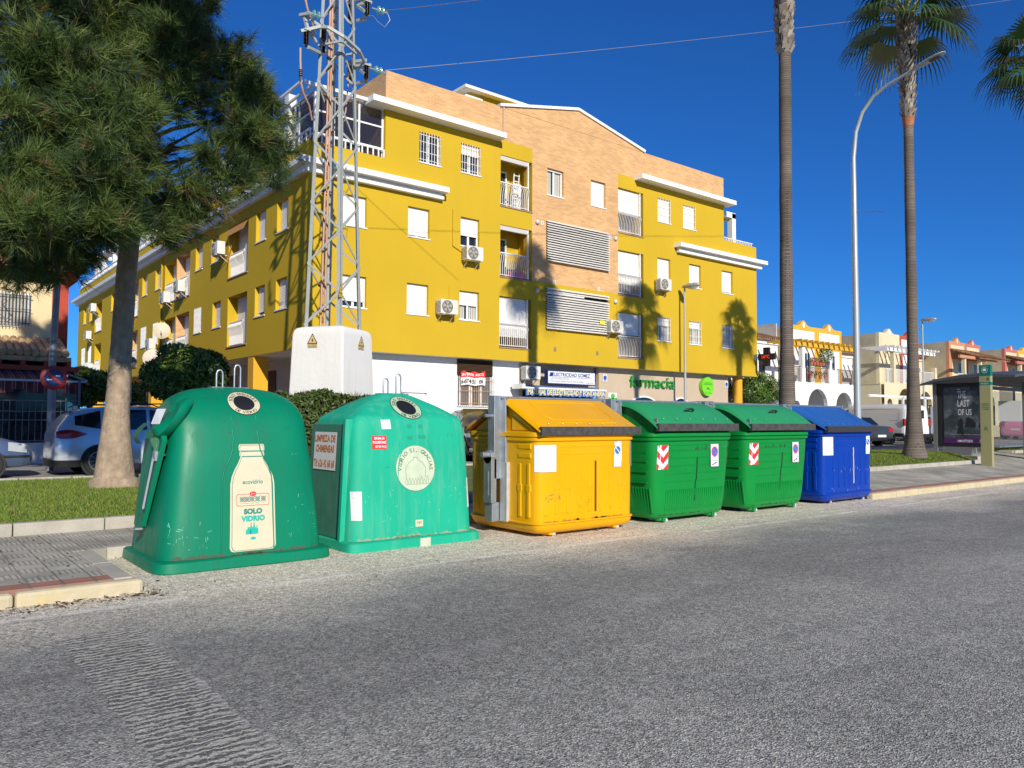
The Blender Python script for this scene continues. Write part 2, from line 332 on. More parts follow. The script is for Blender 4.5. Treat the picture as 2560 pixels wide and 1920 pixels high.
# kerbs
def stones(mb,x0,x1,y0,y1,z,L_=1.0):
    n=max(1,round((x1-x0)/L_)); 
    for i in range(n):
        a=x0+(x1-x0)*i/n; e=x0+(x1-x0)*(i+1)/n; j=random.uniform(-.006,.006); mb.box(a+.006,e-.006,y0+j,y1+j,-.15,z+random.uniform(-.004,.004))
mb=MB(); stones(mb,-20,1.86,7.6,7.74,.118); stones(mb,15.5,70,7.8,7.96,.118)
kind(mb.build('kerb',KY,bevel=.035),'structure')
mb=MB(); 
for i in range(2): mb.box(1.64,1.80,7.78+i*.92,8.68+i*.92,-.15,.12)
stones(mb,1.95,15.4,9.66,9.79,.12); 
for i in range(2): mb.box(15.52,15.68,7.98+i*.8,8.76+i*.8,-.15,.12)
kind(mb.build('bay_kerb',CONC,bevel=.012),'structure')
mb=MB(); stones(mb,-20,15.4,11.26,11.40,.27)
for i in range(12): x=15.5+i*.95; mb.box(x+.006,x+.944,10.08,10.21,.1,.392+random.uniform(-.004,.004))
def kline(mb,a,b,w=.14,z=.27,L_=1.):
    a=Vector(a);b=Vector(b);n=max(1,round((b-a).length/L_))
    for i in range(n):
        p=a.lerp(b,(i+.01)/n);q=a.lerp(b,(i+.99)/n); mb.bar((p.x,p.y,z-.15),(q.x,q.y,z-.15),w,.3)
kline(mb,(26.95,10.12,0),(27.9,13.4,0),z=.50); kline(mb,(-20,backY(-20)-.07,0),(14.4,backY(14.4)-.07,0)); kline(mb,(15.5,13.4,0),(27.9,13.4,0),z=.52); kline(mb,(33.8,11.5,0),(100,11.5,0),z=.5); kline(mb,(33.8,13.4,0),(100,13.4,0),z=.52); kline(mb,(33.8,11.5,0),(33.8,13.4,0),z=.5)
kind(mb.build('lawn_kerb',CONC,bevel=.012),'structure')
SOIL=mat('lawn_soil',(.085,.125,.024),.95,var=.3,vs=2.5,bump=.6,bs=30,dirt=.4,dcol=(.13,.09,.04),ds=1.1,world=True)
lawn=[(-20,11.42),(15.4,11.42),(15.4,backY(15.4)-.16),(-20,backY(-20)-.16)]
def lz(y): return .37+.2*min(1,max(0,(y-10.2)/.8))
mb=MB(); mb.prism(lawn,-.1,.215,lambda u,v,d:(u,v,d)); mb.sheet(lambda i,j:(15.5+(11.42+.95*j)*i,10.2+3.15*j,lz(10.2+3.15*j)),12,12); mb.box(33.9,100,11.57,13.33,-.1,.48); kind(mb.build('lawn',SOIL),'structure')
# blades of grass
def grass(name,xs,ys,n,h=.055,cond=None,zf=None):
    x=RN.uniform(*xs,n); y=RN.uniform(*ys,n)
    if cond: k=cond(x,y); x=x[k];y=y[k]
    n=len(x); a=RN.uniform(0,2*math.pi,n); hh=h*RN.uniform(.5,1.3,n); lx=RN.normal(0,.028,n); ly=RN.normal(0,.028,n); wd=RN.uniform(.004,.008,n)
    B=np.stack([x,y,np.full(n,.213) if zf is None else zf(y)],1); d=np.stack([np.cos(a)*wd,np.sin(a)*wd,np.zeros(n)],1); T=B+np.stack([lx,ly,hh],1)
    V=np.stack([B-d,B+d,T],1); ms=[mat('grass_blade_'+k,c,.6,spec=.3) for k,c in (('green',(.11,.195,.022)),('yellow_green',(.20,.26,.032)),('dark',(.06,.12,.016)),('dry',(.25,.21,.08)))]
    mi=RN.choice([0,0,0,1,1,2,2,3],n); mi[RN.random(n)<.2]=1
    return soup(name,V,3,ms,mi=mi)
g1=grass('grass',(-2,6.5),(11.42,20),95000,.05,lambda x,y:(y<backY(x)-.15)&(x<y*.55-.5))
kind(g1,'stuff'); g1['label']='mown green grass on the strip left of the bottle banks'
g2=grass('grass',(18,27.9),(10.2,13.3),60000,.055,lambda x,y:(x<26.85+(y-10.2)*.29),lambda y:.37+.2*np.clip((y-10.2)/.8,0,1))
g3=grass('grass',(33.9,50),(11.6,13.3),16000,.07,None,lambda y:np.full(len(y),.478)); kind(g3,'stuff'); g3['label']='grass strip behind the bus shelter at the right edge'
kind(g2,'stuff'); g2['label']='mown green grass around the palm beside the bus shelter'
# litter: pine needles, leaf scraps and chips of paint in the gutter
LEAF=mat('dead_leaf',(.10,.045,.018),.8); LEAF2=mat('dark_scrap',(.03,.025,.02),.8); CHIP=mat('paint_chip',(.6,.6,.57),.8)
V=[];mi=[]
def scrap(x,y,z,l,wd,m):
    a=random.uniform(0,math.pi); c,s=math.cos(a),math.sin(a); p=[(-l,0),(0,-wd),(l,0),(0,wd)]
    V.extend([(x+u*c-v*s,y+u*s+v*c,z+random.uniform(.002,.015)) for u,v in p]); mi.append(m)
for i in range(420):
    x=random.uniform(-1,2.0); y=random.gauss(7.5,.09) ; scrap(x,y,.002,random.uniform(.01,.05),random.uniform(.002,.008),random.choice([0,0,1]))
for i in range(120): scrap(random.uniform(-.5,1.6),random.uniform(8,11),.121,random.uniform(.01,.03),random.uniform(.004,.015),random.choice([0,1,1]))
for i in range(140): scrap(random.uniform(.5,16),random.uniform(6.9,9.5),.001,random.uniform(.008,.03),random.uniform(.003,.012),random.choice([0,1,1]))
for i in range(160): scrap(random.uniform(0,14),random.gauss(9.55,.06),.001,random.uniform(.01,.04),random.uniform(.003,.01),random.choice([0,1]))
for i in range(70): scrap(random.uniform(.2,1.1),random.gauss(7.38,.07),.002,random.uniform(.006,.025),random.uniform(.006,.015),2)
lt=soup('leaf_litter',V,4,[LEAF,LEAF2,CHIP],mi=mi); kind(lt,'stuff'); lt['label']='leaf scraps and pine needles scattered on the pavement and gutter'
# ================================================================ APARTMENT BUILDING
YF=25.5; XL=11.236
bld=thing('apartment_building',(XL,YF,.25),'four storey yellow apartment building with brick centre and attic behind the waste containers','building')
def TF(u,d,v): return (u,YF+d,v)
def TL(u,d,v): return (XL+d,u,v)
def wall(T,us,vs,fn,openings,mats,name,parent):
    us=sorted(set([round(u,3) for u in us]+[round(o[i],3) for o in openings for i in (0,1)])); vs=sorted(set([round(v,3) for v in vs]+[round(o[i],3) for o in openings for i in (2,3)]))
    g={k:MB(T) for k in mats}
    for a,b in zip(us,us[1:]):
        for c,d in zip(vs,vs[1:]):
            u,v=(a+b)/2,(c+d)/2
            if any(o[0]<u<o[1] and o[2]<v<o[3] for o in openings): continue
            k=fn(u,v)
            if k: g[k].quad((a,0,c),(b,0,c),(b,0,d),(a,0,d))
    for o in openings:
        a,b,c,d,e=o[:5]; k=fn((a+b)/2,(c+d)/2)
        if len(o)>5: k=o[5]
        m=g[k]; 
        m.quad((a,0,c),(a,e,c),(a,e,d),(a,0,d)); m.quad((b,0,c),(b,e,c),(b,e,d),(b,0,d)); m.quad((a,0,d),(b,0,d),(b,e,d),(a,e,d)); m.quad((a,0,c),(b,0,c),(b,e,c),(a,e,c))
    out=[]
    for k in mats:
        if g[k].f: out.append(g[k].build(name if k!='brick' else 'brick_wall',mats[k],parent,norm=False))
    return out
mats={'y':YEL,'brick':BRK}
WINS=[(15.73,16.71,11.53,12.72),(17.68,18.66,11.53,12.72),(12.56,13.5,8.57,9.70),(15.26,16.22,8.56,9.72),(17.69,18.62,8.55,9.72),(12.58,13.53,5.61,6.77),(15.24,16.2,5.59,6.77),(17.66,18.63,5.57,6.74),
 (22.29,23.25,11.46,12.66),(24.95,25.9,11.46,12.66),(29.57,30.54,11.48,12.67),(31.52,32.52,11.46,12.67),(29.53,30.51,8.45,9.67),(31.98,32.93,8.45,9.67),(34.7,35.67,8.45,9.67),(29.5,30.48,5.53,6.71),(31.95,32.93,5.52,6.71),(34.7,35.67,5.5,6.71)]
LOGG=[(19.7,21.42,10.53,12.67),(19.7,21.42,7.55,9.72),(19.67,21.40,4.61,6.73),(26.75,28.5,10.51,12.65),(26.74,28.5,7.55,9.66),(26.73,28.49,4.57,6.71)]
def fm(u,v):
    if v>13.3: return 'brick' if 14.24<u<34.92 else None
    if v>11.34 and (u<14.24 or u>34.92): return None
    if 21.43<u<26.74 and v>7.55: return 'brick'
    return 'y'
ops=[(*w_,.20) for w_ in WINS]+[(*l,.95) for l in LOGG]
wall(TF,[XL,14.24,21.43,26.74,34.92,37.88],[4.06,7.55,11.34,13.3,14.70],fm,ops,mats,'wall',bld)
# left wing
LW=[]
def lw(y0,y1,z0,z1,k,**kw): LW.append((y0,y1,z0,z1,k,kw))
lw(27.25,28.3,8.55,9.74,'s'); lw(29.4,30.45,8.55,9.78,'s'); lw(31.3,33.6,7.57,9.78,'b'); lw(34.9,35.9,8.55,9.74,'s'); lw(37.2,38.25,8.57,9.71,'s')
lw(39.1,41.3,7.58,9.75,'b',br=1); lw(41.45,43.5,7.6,9.7,'b'); lw(44.35,45.4,8.57,9.71,'s'); lw(47.1,48.2,8.57,9.74,'s'); lw(49,51.2,7.58,9.75,'b',br=1); lw(51.35,53.4,7.58,9.75,'b'); lw(55.2,56.2,8.57,9.74,'s')
lw(59,61.3,7.6,9.7,'b'); lw(62.2,63.2,8.57,9.74,'s'); lw(64.4,65.4,8.57,9.8,'s')
lw(27.25,28.3,5.63,6.79,'s'); lw(29.4,30.43,5.59,6.78,'s'); lw(31.3,33.6,4.63,6.76,'b'); lw(34.5,35.6,5.6,6.76,'s'); lw(37.2,38.25,5.59,6.76,'g')
lw(39.1,41.3,4.65,6.78,'b',br=1); lw(41.45,43.5,4.65,6.76,'b'); lw(44.6,45.6,5.6,6.76,'g'); lw(47.05,48.2,5.6,6.76,'g'); lw(49,51.2,4.6,6.75,'b',br=1); lw(51.35,53.4,4.6,6.75,'b'); lw(55.2,56.2,5.6,6.76,'s')
lw(59,61.1,4.6,6.76,'b'); lw(62.2,63.2,5.6,6.76,'g'); lw(64.4,65.7,5.6,6.77,'g')
ol=[(a,b,c,d,.24 if k!='b' else .55)+(('brick',) if kw.get('br') else ('y',)) for a,b,c,d,k,kw in LW]
wall(TL,[YF,67.4],[4.07,11.38],lambda u,v:'y',ol,mats,'wall',bld)
# body behind: roofs, back and side walls, soffit
mb=MB(); mb.box(XL+.6,37.86,YF+1.0,37,4.3,11.2); mb.box(XL+.6,22,37,67.3,4.3,11.2)
mb.box(14.26,34.9,YF+.98,36,11.25,14.2)
mb.quad((37.88,YF,4.06),(37.88,37,4.06),(37.88,37,11.34),(37.88,YF,11.34)); mb.quad((34.92,YF,11.34),(34.92,36,11.34),(34.92,36,13.3),(34.92,YF,13.3)); mb.quad((14.24,YF,11.34),(14.24,YF+1.0,11.34),(14.24,YF+1.0,13.3),(14.24,YF,13.3))
mb.quad((XL,67.4,4.07),(22,67.4,4.07),(22,67.4,11.3),(XL,67.4,11.3)); mb.quad((XL,YF+.02,11.2),(14.2,YF+.02,11.2),(14.2,67.4,11.2),(XL+.02,67.4,11.2))
mb.quad((34.95,YF+.02,11.19),(37.86,YF+.02,11.19),(37.86,37,11.19),(34.95,37,11.19))
mb.build('rear_walls',YEL,bld,norm=False)
mb=MB(); mb.box(XL+.01,37.87,YF+.01,36.9,4.06,4.29); mb.box(XL+.01,21.9,36.91,67.2,4.06,4.29); mb.build('soffit',mat('grey_soffit',(.62,.60,.57),.8,var=.05),bld)
# brick attic sides, gable, coping
mb=MB(); mb.quad((14.24,YF,13.3),(14.24,31,13.3),(14.24,31,14.72),(14.24,YF,14.70)); mb.quad((34.92,YF,13.3),(34.92,31,13.3),(34.92,31,14.7),(34.92,YF,14.7))
mb.quad((14.24,YF,14.7),(34.92,YF,14.7),(34.92,YF+.25,14.7),(14.24,YF+.25,14.7)); mb.quad((14.24,YF+.25,14.7),(14.24,31,14.7),(14.5,31,14.7),(14.5,YF+.25,14.7))
mb.prism([(19.78,14.70),(28.45,14.70),(24.12,15.66)],-.012,.3,lambda u,v,d:(u,YF+d,v)); mb.build('brick_attic',BRK,bld,norm=False)
mb=MB(); mb.bar((19.62,YF+.12,14.76),(24.12,YF+.12,15.72),.42,.12); mb.bar((24.12,YF+.12,15.72),(28.6,YF+.12,14.76),.42,.12); mb.build('gable_coping',TRIM,bld)
mb=MB(); mb.tube([(19.82,YF-.04,14.72),(19.82,YF-.04,13.45)],.035,6); mb.build('drain_pipe',mat('grey_pipe',(.45,.38,.3),.6),bld)
# rooftop block
rb=MB(); rb.box(21.4,31,30.2,36,14.2,17.35); rb.build('rooftop_room',YEL,bld)
rb=MB(); rb.box(20.9,31.4,29.8,36.4,17.36,17.5); rb.box(20.9,21.9,29.8,36.4,16.75,17.0); rb.build('rooftop_cornice',TRIM,bld)
# cornices
mb=MB()
mb.box(13.44,19.62,24.98,YF-.003,13.2,13.42); mb.box(13.44,14.235,YF-.003,31,13.2,13.42); mb.build('upper_cornice',TRIM,bld); mb=MB()
mb.box(27.88,35.35,24.98,YF-.003,13.2,13.42); mb.box(34.925,35.35,YF-.003,31,13.2,13.42)
mb.build('upper_cornice',TRIM,bld)
def twotier(mb,x0,x1,y0,y1,pf=.42):
    pass
mb=MB()
p=.45; q=.22
mb.box(XL-p,16.85,YF-p,YF-.003,10.42,10.62); mb.box(XL-q,16.75,YF-q,YF-.003,10.18,10.30); mb.box(XL-q+.03,16.7,YF-q+.03,YF-.003,10.30,10.42)
mb.box(XL-p,XL-.003,YF-.003,67.8,10.42,10.62); mb.box(XL-q,XL-.003,YF-.003,67.6,10.18,10.30); mb.box(XL-q+.03,XL-.003,YF-.003,67.6,10.30,10.42)
mb.build('lower_cornice',TRIM,bld); mb=MB(); mb.box(30.79,37.88+p,YF-p,YF-.003,10.34,10.54); mb.box(30.95,37.88+q,YF-q,YF-.003,10.10,10.22); mb.box(31,37.88+q-.03,YF-q+.03,YF-.003,10.22,10.34)
mb.box(37.883,37.88+p,YF-.003,37,10.34,10.54)
mb.build('lower_cornice',TRIM,bld)
# coping on the left parapet and railing
mb=MB(); mb.box(XL-.03,XL+.22,YF+1.6,67.4,11.38,11.46)
for i in range(120):
    y=YF+.1+i*.35
    if y>67: break
    mb.box(XL+.06,XL+.1,y,y+.04,11.46,11.78)
mb.box(XL+.04,XL+.12,YF+.1,67.3,11.78,11.83); mb.build('parapet_rail',PVC,bld)
# roof terrace frames (left wing)
fr=MB()
for i,y in enumerate([29.5,33,36.5,40,43.5,47,50.5,54,57.5,61,64.5,67]):
    fr.box(XL+1.0,XL+1.35,y,y+.35,11.2,13.9); fr.box(XL+1.02,XL+5,y+.02,y+.33,13.9,14.2)
fr.box(XL+.98,XL+1.37,29.4,67.4,13.62,13.93)
for y in (38.5,39.5,45,46,52,53): fr.box(XL+1.05,XL+1.3,y,y+1.,11.2,13.6)
fr.box(XL+1.03,XL+1.32,29.5,67.3,12.35,12.5); fr.build('terrace_frame',WHITE,bld)
# glazed corner terrace
g=MB(); F=MB()
x0,x1=XL+.25,14.235; zz=[11.42,11.72,12.55,13.28]
for x in (x0,12.2,13.2,14.17): F.box(x,x+.07,YF+.16,YF+.23,11.34,13.3)
for z in (11.7,12.52,13.24): F.box(x0,x1,YF+.163,YF+.227,z,z+.06)
for y in (YF+.2,27,28,29,30): F.box(x0-.003,x0+.063,y,y+.07,11.34,13.3)
for z in (11.7,12.52,13.24): F.box(x0+.003,x0+.057,YF+.23,30,z,z+.06)
for i in range(8): F.box(x0-.6+i*.42,x0-.52+i*.42,YF+.0,YF+3.6,13.32+i*.0,13.40)
F.box(x0-.5,x1+.1,YF-.05,YF+.02,13.3,13.42)
for i in range(13): F.box(x0+i*.225,x0+i*.225+.05,YF+.04,YF+.08,11.36,11.62)
F.box(x0,x1,YF+.03,YF+.09,11.62,11.66); F.box(x0-.12,x0+.2,YF+2.2,YF+2.6,11.2,13.75)
fo=F.build('terrace_enclosure',PVC,bld)
g.quad((x0+.03,YF+.19,11.4),(x1,YF+.19,11.4),(x1,YF+.19,13.25),(x0+.03,YF+.19,13.25)); g.quad((x0+.03,YF+.19,11.4),(x0+.03,30,11.4),(x0+.03,30,13.25),(x0+.03,YF+.19,13.25)); g.build('pane',mat('tinted_glass',(.03,.03,.045),.05,alpha=.62,spec=.9),fo)
mb=MB(); mb.box(x0+.6,14.2,YF+2.5,YF+2.8,11.25,13.2); mb.box(x0+.3,14.2,YF+.35,YF+3.5,13.22,13.3); mb.build('terrace_back_wall',YEL,bld)
# right roof terrace: white frame and rail
mb=MB(); mb.box(36.1,36.42,YF+.3,YF+.62,11.2,13.05); mb.box(34.925,36.42,YF+.3,YF+.62,12.78,13.08); mb.box(36.1,36.42,YF+.62,30,12.78,13.08)
for i in range(19): mb.box(34.98+i*.142,35.02+i*.142,YF+.08,YF+.11,11.34,11.5)
mb.box(34.95,37.65,YF+.07,YF+.12,11.5,11.54); mb.build('roof_frame',TRIM,bld)
# ---------------------------------------------------------------- windows
def window(T,o,kd,parent,dep=.20,shut=1.,bars=False,mull=True,tint=GLASS,shm=SHUT,curt=False,name='window'):
    a,b,c,d=o; f=MB(T); w_=.06
    z=dep-.02
    f.box(a,a+w_,z-.05,z,c,d); f.box(b-w_,b,z-.05,z,c,d); f.box(a+w_,b-w_,z-.05,z,d-w_,d); f.box(a+w_,b-w_,z-.05,z,c,c+w_)
    m=(a+b)/2
    if mull: f.box(m-.045,m+.045,z-.045,z-.002,c+w_,d-w_)
    fr=f.build(name,PVC,parent)
    g=MB(T); g.quad((a,z+.015,c),(b,z+.015,c),(b,z+.015,d),(a,z+.015,d)); g.build('pane',tint,fr,norm=False)
    s=MB(T); s.box(a-.04,b+.04,-.035,dep-.02,c-.035,c+.012); s.build('sill',TRIM,fr)
    if shut>0:
        h=MB(T); top=d-.02; bot=d-(d-c-.03)*shut; n=max(1,int((top-bot)/.055)); st=(top-bot)/n
        for i in range(n): h.quad((a+.03,z-.062,top-i*st),(b-.03,z-.062,top-i*st),(b-.03,z-.072,top-(i+1)*st+.008),(a+.03,z-.072,top-(i+1)*st+.008)); h.quad((a+.03,z-.072,top-(i+1)*st+.008),(b-.03,z-.072,top-(i+1)*st+.008),(b-.03,z-.062,top-(i+1)*st),(a+.03,z-.062,top-(i+1)*st))
        h.box(a+.03,b-.03,z-.08,z-.055,bot-.02,bot+.03); h.build('shutter',shm,fr,norm=False)
    if curt:
        h=MB(T); 
        for i in range(8):
            x=a+.06+(b-a-.12)*i/8
            if i in (3,4): continue
            h.quad((x,z+.008,c),(x+.09,z+.012,c),(x+.09,z+.012,d),(x,z+.008,d))
        h.build('curtain',mat('net_curtain',(.5,.5,.45),.9),fr,norm=False)
    if bars:
        h=MB(T); n=8
        for i in range(n): x=a+.05+(b-a-.1)*i/(n-1); h.box(x-.009,x+.009,-.03,-.012,c-.0,d)
        for zz in (c+.12,(c+d)/2-.18,(c+d)/2+.22,d-.1): h.box(a,b,-.012,.0,zz-.008,zz+.008)
        if bars==2:
            for i in range(10):
                an=i*math.pi/5; h.box(m-.1+.08*math.cos(an),m-.085+.08*math.cos(an),-.035,-.03,(c+d)/2+.11*math.sin(an)-.02,(c+d)/2+.11*math.sin(an)+.02)
        h.build('grille',PVC,fr)
    return fr
spec=[(0.,1,0),(.35,1,0),(1,0,0),(.93,0,0),(.62,0,0),(.8,0,0),(.95,0,0),(.48,0,1),(.06,0,1),(1,0,0),(1,2,0),(1,2,0),(1,0,0),(1,0,0),(.93,0,0),(.35,1,1),(.3,1,1),(0.,1,1)]
for o,(s_,b_,c_) in zip(WINS,spec): window(TF,o,'',bld,shut=s_,bars=b_,curt=bool(c_))
for (a,b,c,d,k,kw) in LW:
    if k=='s': window(TL,(a,b,c,d),'',bld,dep=.24,shut=random.choice([1,.93,.85]),mull=False)
    elif k=='g': window(TL,(a,b,c,d),'',bld,dep=.1,shut=1,bars=1,mull=False)
# loggias of the front
def bowed(mb,T,a,b,z0,z1,n,out=.02,side=True):
    """railing of thin bars that belly outward near the top"""
    for i in range(n):
        x=a+(b-a)*i/(n-1); pts=[]
        for t in (0,.45,.7,.85,1): 
            d={0:0,.45:0.0,.7:.05,.85:.09,1:.0}[t]; pts.append((x,out-d,z0+(z1-z0)*t))
        for p,q in zip(pts,pts[1:]): 
            mb.add([(p[0]-.011,p[1]-.011,p[2]),(p[0]+.011,p[1]-.011,p[2]),(p[0]+.011,p[1]+.011,p[2]),(p[0]-.011,p[1]+.011,p[2]),(q[0]-.011,q[1]-.011,q[2]),(q[0]+.011,q[1]-.011,q[2]),(q[0]+.011,q[1]+.011,q[2]),(q[0]-.011,q[1]+.011,q[2])],[(0,1,2,3),(4,7,6,5),(0,4,5,1),(1,5,6,2),(2,6,7,3),(3,7,4,0)])
    mb.box(a-.02,b+.04,out-.03,out+.02,z1,z1+.045); mb.box(a,b,out-.015,out+.012,z0,z0+.03)
RAILW=mat('white_painted_iron',(.72,.72,.70),.45)
BSH=[0,0,.78,.56,.74,.48]
for i,o in enumerate(LOGG):
    a,b,c,d=o; fl=MB(TF); fl.quad((a,.95,c),(b,.95,c),(b,.95,d),(a,.95,d)); bal=fl.build('balcony',YEL if i<3 else BEIGE,bld,norm=False)
    s=MB(TF); s.box(a-.02,b+.02,-.04,.2,c-.05,c); s.build('sill',mat('red_sill',(.35,.22,.17),.7),bal)
    dr=MB(TF); x0=a+.08; dr.box(x0,x0+.06,.86,.94,c,d-.35); dr.box(x0+.42,x0+.5,.86,.94,c,d-.35); dr.box(x0+.86,x0+.92,.86,.94,c,d-.35); dr.box(x0,x0+.92,.855,.945,d-.4,d-.34); dr.box(x0+.06,x0+.86,.865,.94,c,c+.12); dr.build('balcony_door',PVC,bal)
    gl=MB(TF); gl.quad((x0,.92,c+.05),(x0+.9,.92,c+.05),(x0+.9,.92,d-.38),(x0,.92,d-.38)); gl.build('pane',GLASS,bal,norm=False)
    r=MB(TF); bowed(r,TF,a+.03,b-.22,c+.06,c+.98,15,out=.03); r.build('railing',RAILW,bal)
    if i==0:
        k=MB(TF)
        for xx in (1.0,1.28): k.bar((a+xx,.5,c),(a+xx+.16,.55,c+1.75),.04)
        for j in range(7): k.box(a+1.03+j*.022,a+1.30+j*.022,.5,.55,c+.25*j+.1,c+.25*j+.13)
        k.box(a+1.2,a+1.6,.6,.9,c,c+1.3); k.build('ladder',PVC,bal)
    if BSH[i]>0:
        h=MB(TF); top=d-.02; bot=d-(d-c)*BSH[i]; n=int((top-bot)/.05)
        for j in range(n):
            z1=top-j*.05; h.quad((a+.02,.13,z1),(b-.2,.13,z1),(b-.2,.118,z1-.043),(a+.02,.118,z1-.043)); h.quad((a+.02,.118,z1-.043),(b-.2,.118,z1-.043),(b-.2,.13,z1-.05),(a+.02,.13,z1-.05))
        h.box(a+.02,b-.2,.1,.14,bot-.02,bot+.03); h.build('shutter',SHUT,bal,norm=False)
    else:
        h=MB(TF); h.box(a,b-.2,.03,.16,d-.20,d-.02); h.build('shutter_box',mat('old_white_box',(.55,.53,.5),.6),bal)
    p_=MB(TF); p_.box(b-.22,b-.17,.02,.09,c,d-.02); p_.build('frame',PVC,bal)
    if i==1:
        k=MB(TF); k.lathe((a+.85,.35,c),[(.14,0),(.17,.3),(.16,.32)],10)
        o1=[k.v,k.f]; k.T=None; k.v=[TF(x,y,z) for x,y,z in [(v[0],v[1]-YF,v[2]) for v in k.v]]
        k.build('laundry_basket',mat('pink_plastic',(.75,.03,.22),.5),bal)
        k=MB(TF); k.box(a+1.05,a+1.45,.3,.6,c,c+.28); k.box(a+1.2,a+1.5,.35,.5,c+.28,c+.4); k.build('toy',mat('pink_plastic',(.75,.03,.22),.5),bal)
# louvred drying screens
LV=mat('white_louvre',(.72,.70,.66),.5,var=.04,vs=5,dirt=.3,dcol=(.35,.33,.3),ds=6)
for (a,b,c,d) in ((22.2,26.05,8.52,10.33),(22.18,26.02,5.55,7.37)):
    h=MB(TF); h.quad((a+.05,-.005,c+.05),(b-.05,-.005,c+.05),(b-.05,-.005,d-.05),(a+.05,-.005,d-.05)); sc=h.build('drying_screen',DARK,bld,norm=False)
    h=MB(TF); n=17; st=(d-c)/n
    for i in range(n):
        z=c+i*st; 
        if c<8 and i==14:
            h.box(a,a+2.2,-.16,-.06,z+.02,z+st*.8); continue
        j=random.uniform(-.01,.01); h.add([(a,-.17+j,z+.0),(b,-.17-j,z+.0),(b,-.06,z+st*.86),(a,-.06,z+st*.86),(a,-.155+j,z-.012),(b,-.155-j,z-.012),(b,-.045,z+st*.86-.012),(a,-.045,z+st*.86-.012)],[(0,1,2,3),(4,7,6,5),(0,4,5,1),(1,5,6,2),(2,6,7,3),(3,7,4,0)])
    h.build('louvres',LV,sc)
    if c<8: 
        h=MB(TF); h.box(25.35,25.65,-.185,-.178,5.98,6.16); h.build('notice',mat('yellow_card',(.85,.75,.02),.7),sc)
# wall fittings: domed lamps, vents, conduits
for x,z in ((21.7,10.14),(21.7,7.16),(26.53,10.14),(26.52,7.155)):
    h=MB(); h.lathe((x,YF-.10,z),[(.0,-.03),(.06,-.02),(.10,.02),(.11,.06),(.09,.1)],14,axis='y'); h.build('wall_lamp',mat('grey_white_lamp',(.6,.58,.55),.4),bld,smooth=50)
for x,z,m in ((22.0,10.15,0),(26.18,10.14,0),(22.7,7.63,0),(25.44,7.62,0),(22.0,7.2,1),(26.13,7.16,1),(22.75,4.69,2),(25.34,4.66,2)):
    h=MB(); h.box(x-.07,x+.07,YF-.02,YF-.002,z-.09,z+.09)
    vo=h.build('vent',[TRIM,YEL,mat('old_brown_grille',(.35,.24,.1),.8)][m],bld); h=MB()
    for i in range(4): h.box(x-.05,x+.05,YF-.026,YF-.021,z-.065+i*.037,z-.05+i*.037)
    h.build('slats',mat('vent_shadow_grey',(.2,.17,.14),.8),vo)
h=MB(TF); h.box(17.28,17.34,-.05,-.002,8.48,9.94); h.bar((17.31,-.03,8.48),(17.74,-.03,8.3),.05); h.box(17.15,17.19,-.03,-.002,6.15,6.9); h.box(26.62,26.66,-.03,-.002,6.2,7.0); h.build('conduit',YEL,bld)
# left wing balconies
for (a,b,c,d,k,kw) in LW:
    if k!='b': continue
    m=MB(TL); m.quad((a,.55,c),(b,.55,c),(b,.55,d),(a,.55,d)); bal=m.build('balcony',BEIGE,bld,norm=False)
    h=MB(TL); h.box(a+.9,b,.42,.5,c,d-.02); n=int((d-c)/.06)
    h.build('shutter',SHUT,bal)
    h=MB(TL); h.box(a+.03,a+.1,.35,.52,c,d); h.box(a+.85,a+.92,.38,.52,c,d); h.build('frame',PVC,bal)
    h=MB(TL); h.quad((a+.1,.5,c),(a+.85,.5,c),(a+.85,.5,d),(a+.1,.5,d)); h.build('pane',GLASS,bal,norm=False)
    h=MB(TL); bowed(h,TL,a+.7,b-.03,c+.05,c+1.0,18,out=.10); h.build('railing',RAILW,bal)
    s=MB(TL); s.box(a-.03,b+.03,-.04,.3,c-.05,c); s.build('sill',mat('red_sill',(.35,.22,.17),.7),bal)
# roller blind of brown cloth over the nearest upper balcony
h=MB(TL); h.add([(31.35,.02,9.74),(33.55,.02,9.74),(33.55,-.18,9.32),(31.35,-.18,9.32)],[(0,1,2,3)]); h.bar((33.4,.1,9.3),(33.35,-.15,8.2),.03); h.build('sun_blind',mat('brown_cloth',(.42,.2,.06),.9),bld,norm=False)
h=MB(TL); h.tube([(43.95,-.04,4.1),(43.95,-.04,10.1)],.04,6); h.build('downpipe',YEL,bld)
# ground floor
mb=MB(); mb.box(13.2,21.13,YF+.5,YF+.7,.0,4.06); mb.box(13.2,13.4,YF+.7,67,.0,4.06); mb.build('ground_floor_wall',WHITE,bld)
mb=MB(); mb.box(21.15,21.28,YF+.45,YF+1.2,.0,4.055); mb.box(21.28,25.95,YF+.8,YF+1.0,2.9,4.055); mb.box(25.95,35.85,YF+.5,YF+.7,0,4.055); mb.box(35.65,35.84,YF+.7,36,0,4.055); mb.build('shop_wall',BEIGE,bld)
mb=MB(); mb.quad((21.28,YF+.9,0),(25.95,YF+.9,0),(25.95,YF+.9,2.9),(21.28,YF+.9,2.9)); mb.build('shop_front',GLASS,bld,norm=False)
mb=MB()
for y in (30.5,35.6,40.6,45.7,50.8,56,61): mb.box(XL+.02,XL+.62,y,y+.6,0,4.058)
mb.lathe((36.85,26.1,0),[(.27,0),(.27,4.05)],18); mb.build('columns',mat('orange_yellow_column',(.70,.36,.02),.8,var=.05),bld,smooth=40)
# doors/windows of the porch at left
for y in (27.5,33,38,43,48,53):
    h=MB(); h.box(13.16,13.2,y,y+1.6,2.2,3.7); v_=h.build('porch_window',mat('brown_louvre',(.10,.055,.03),.7),bld)
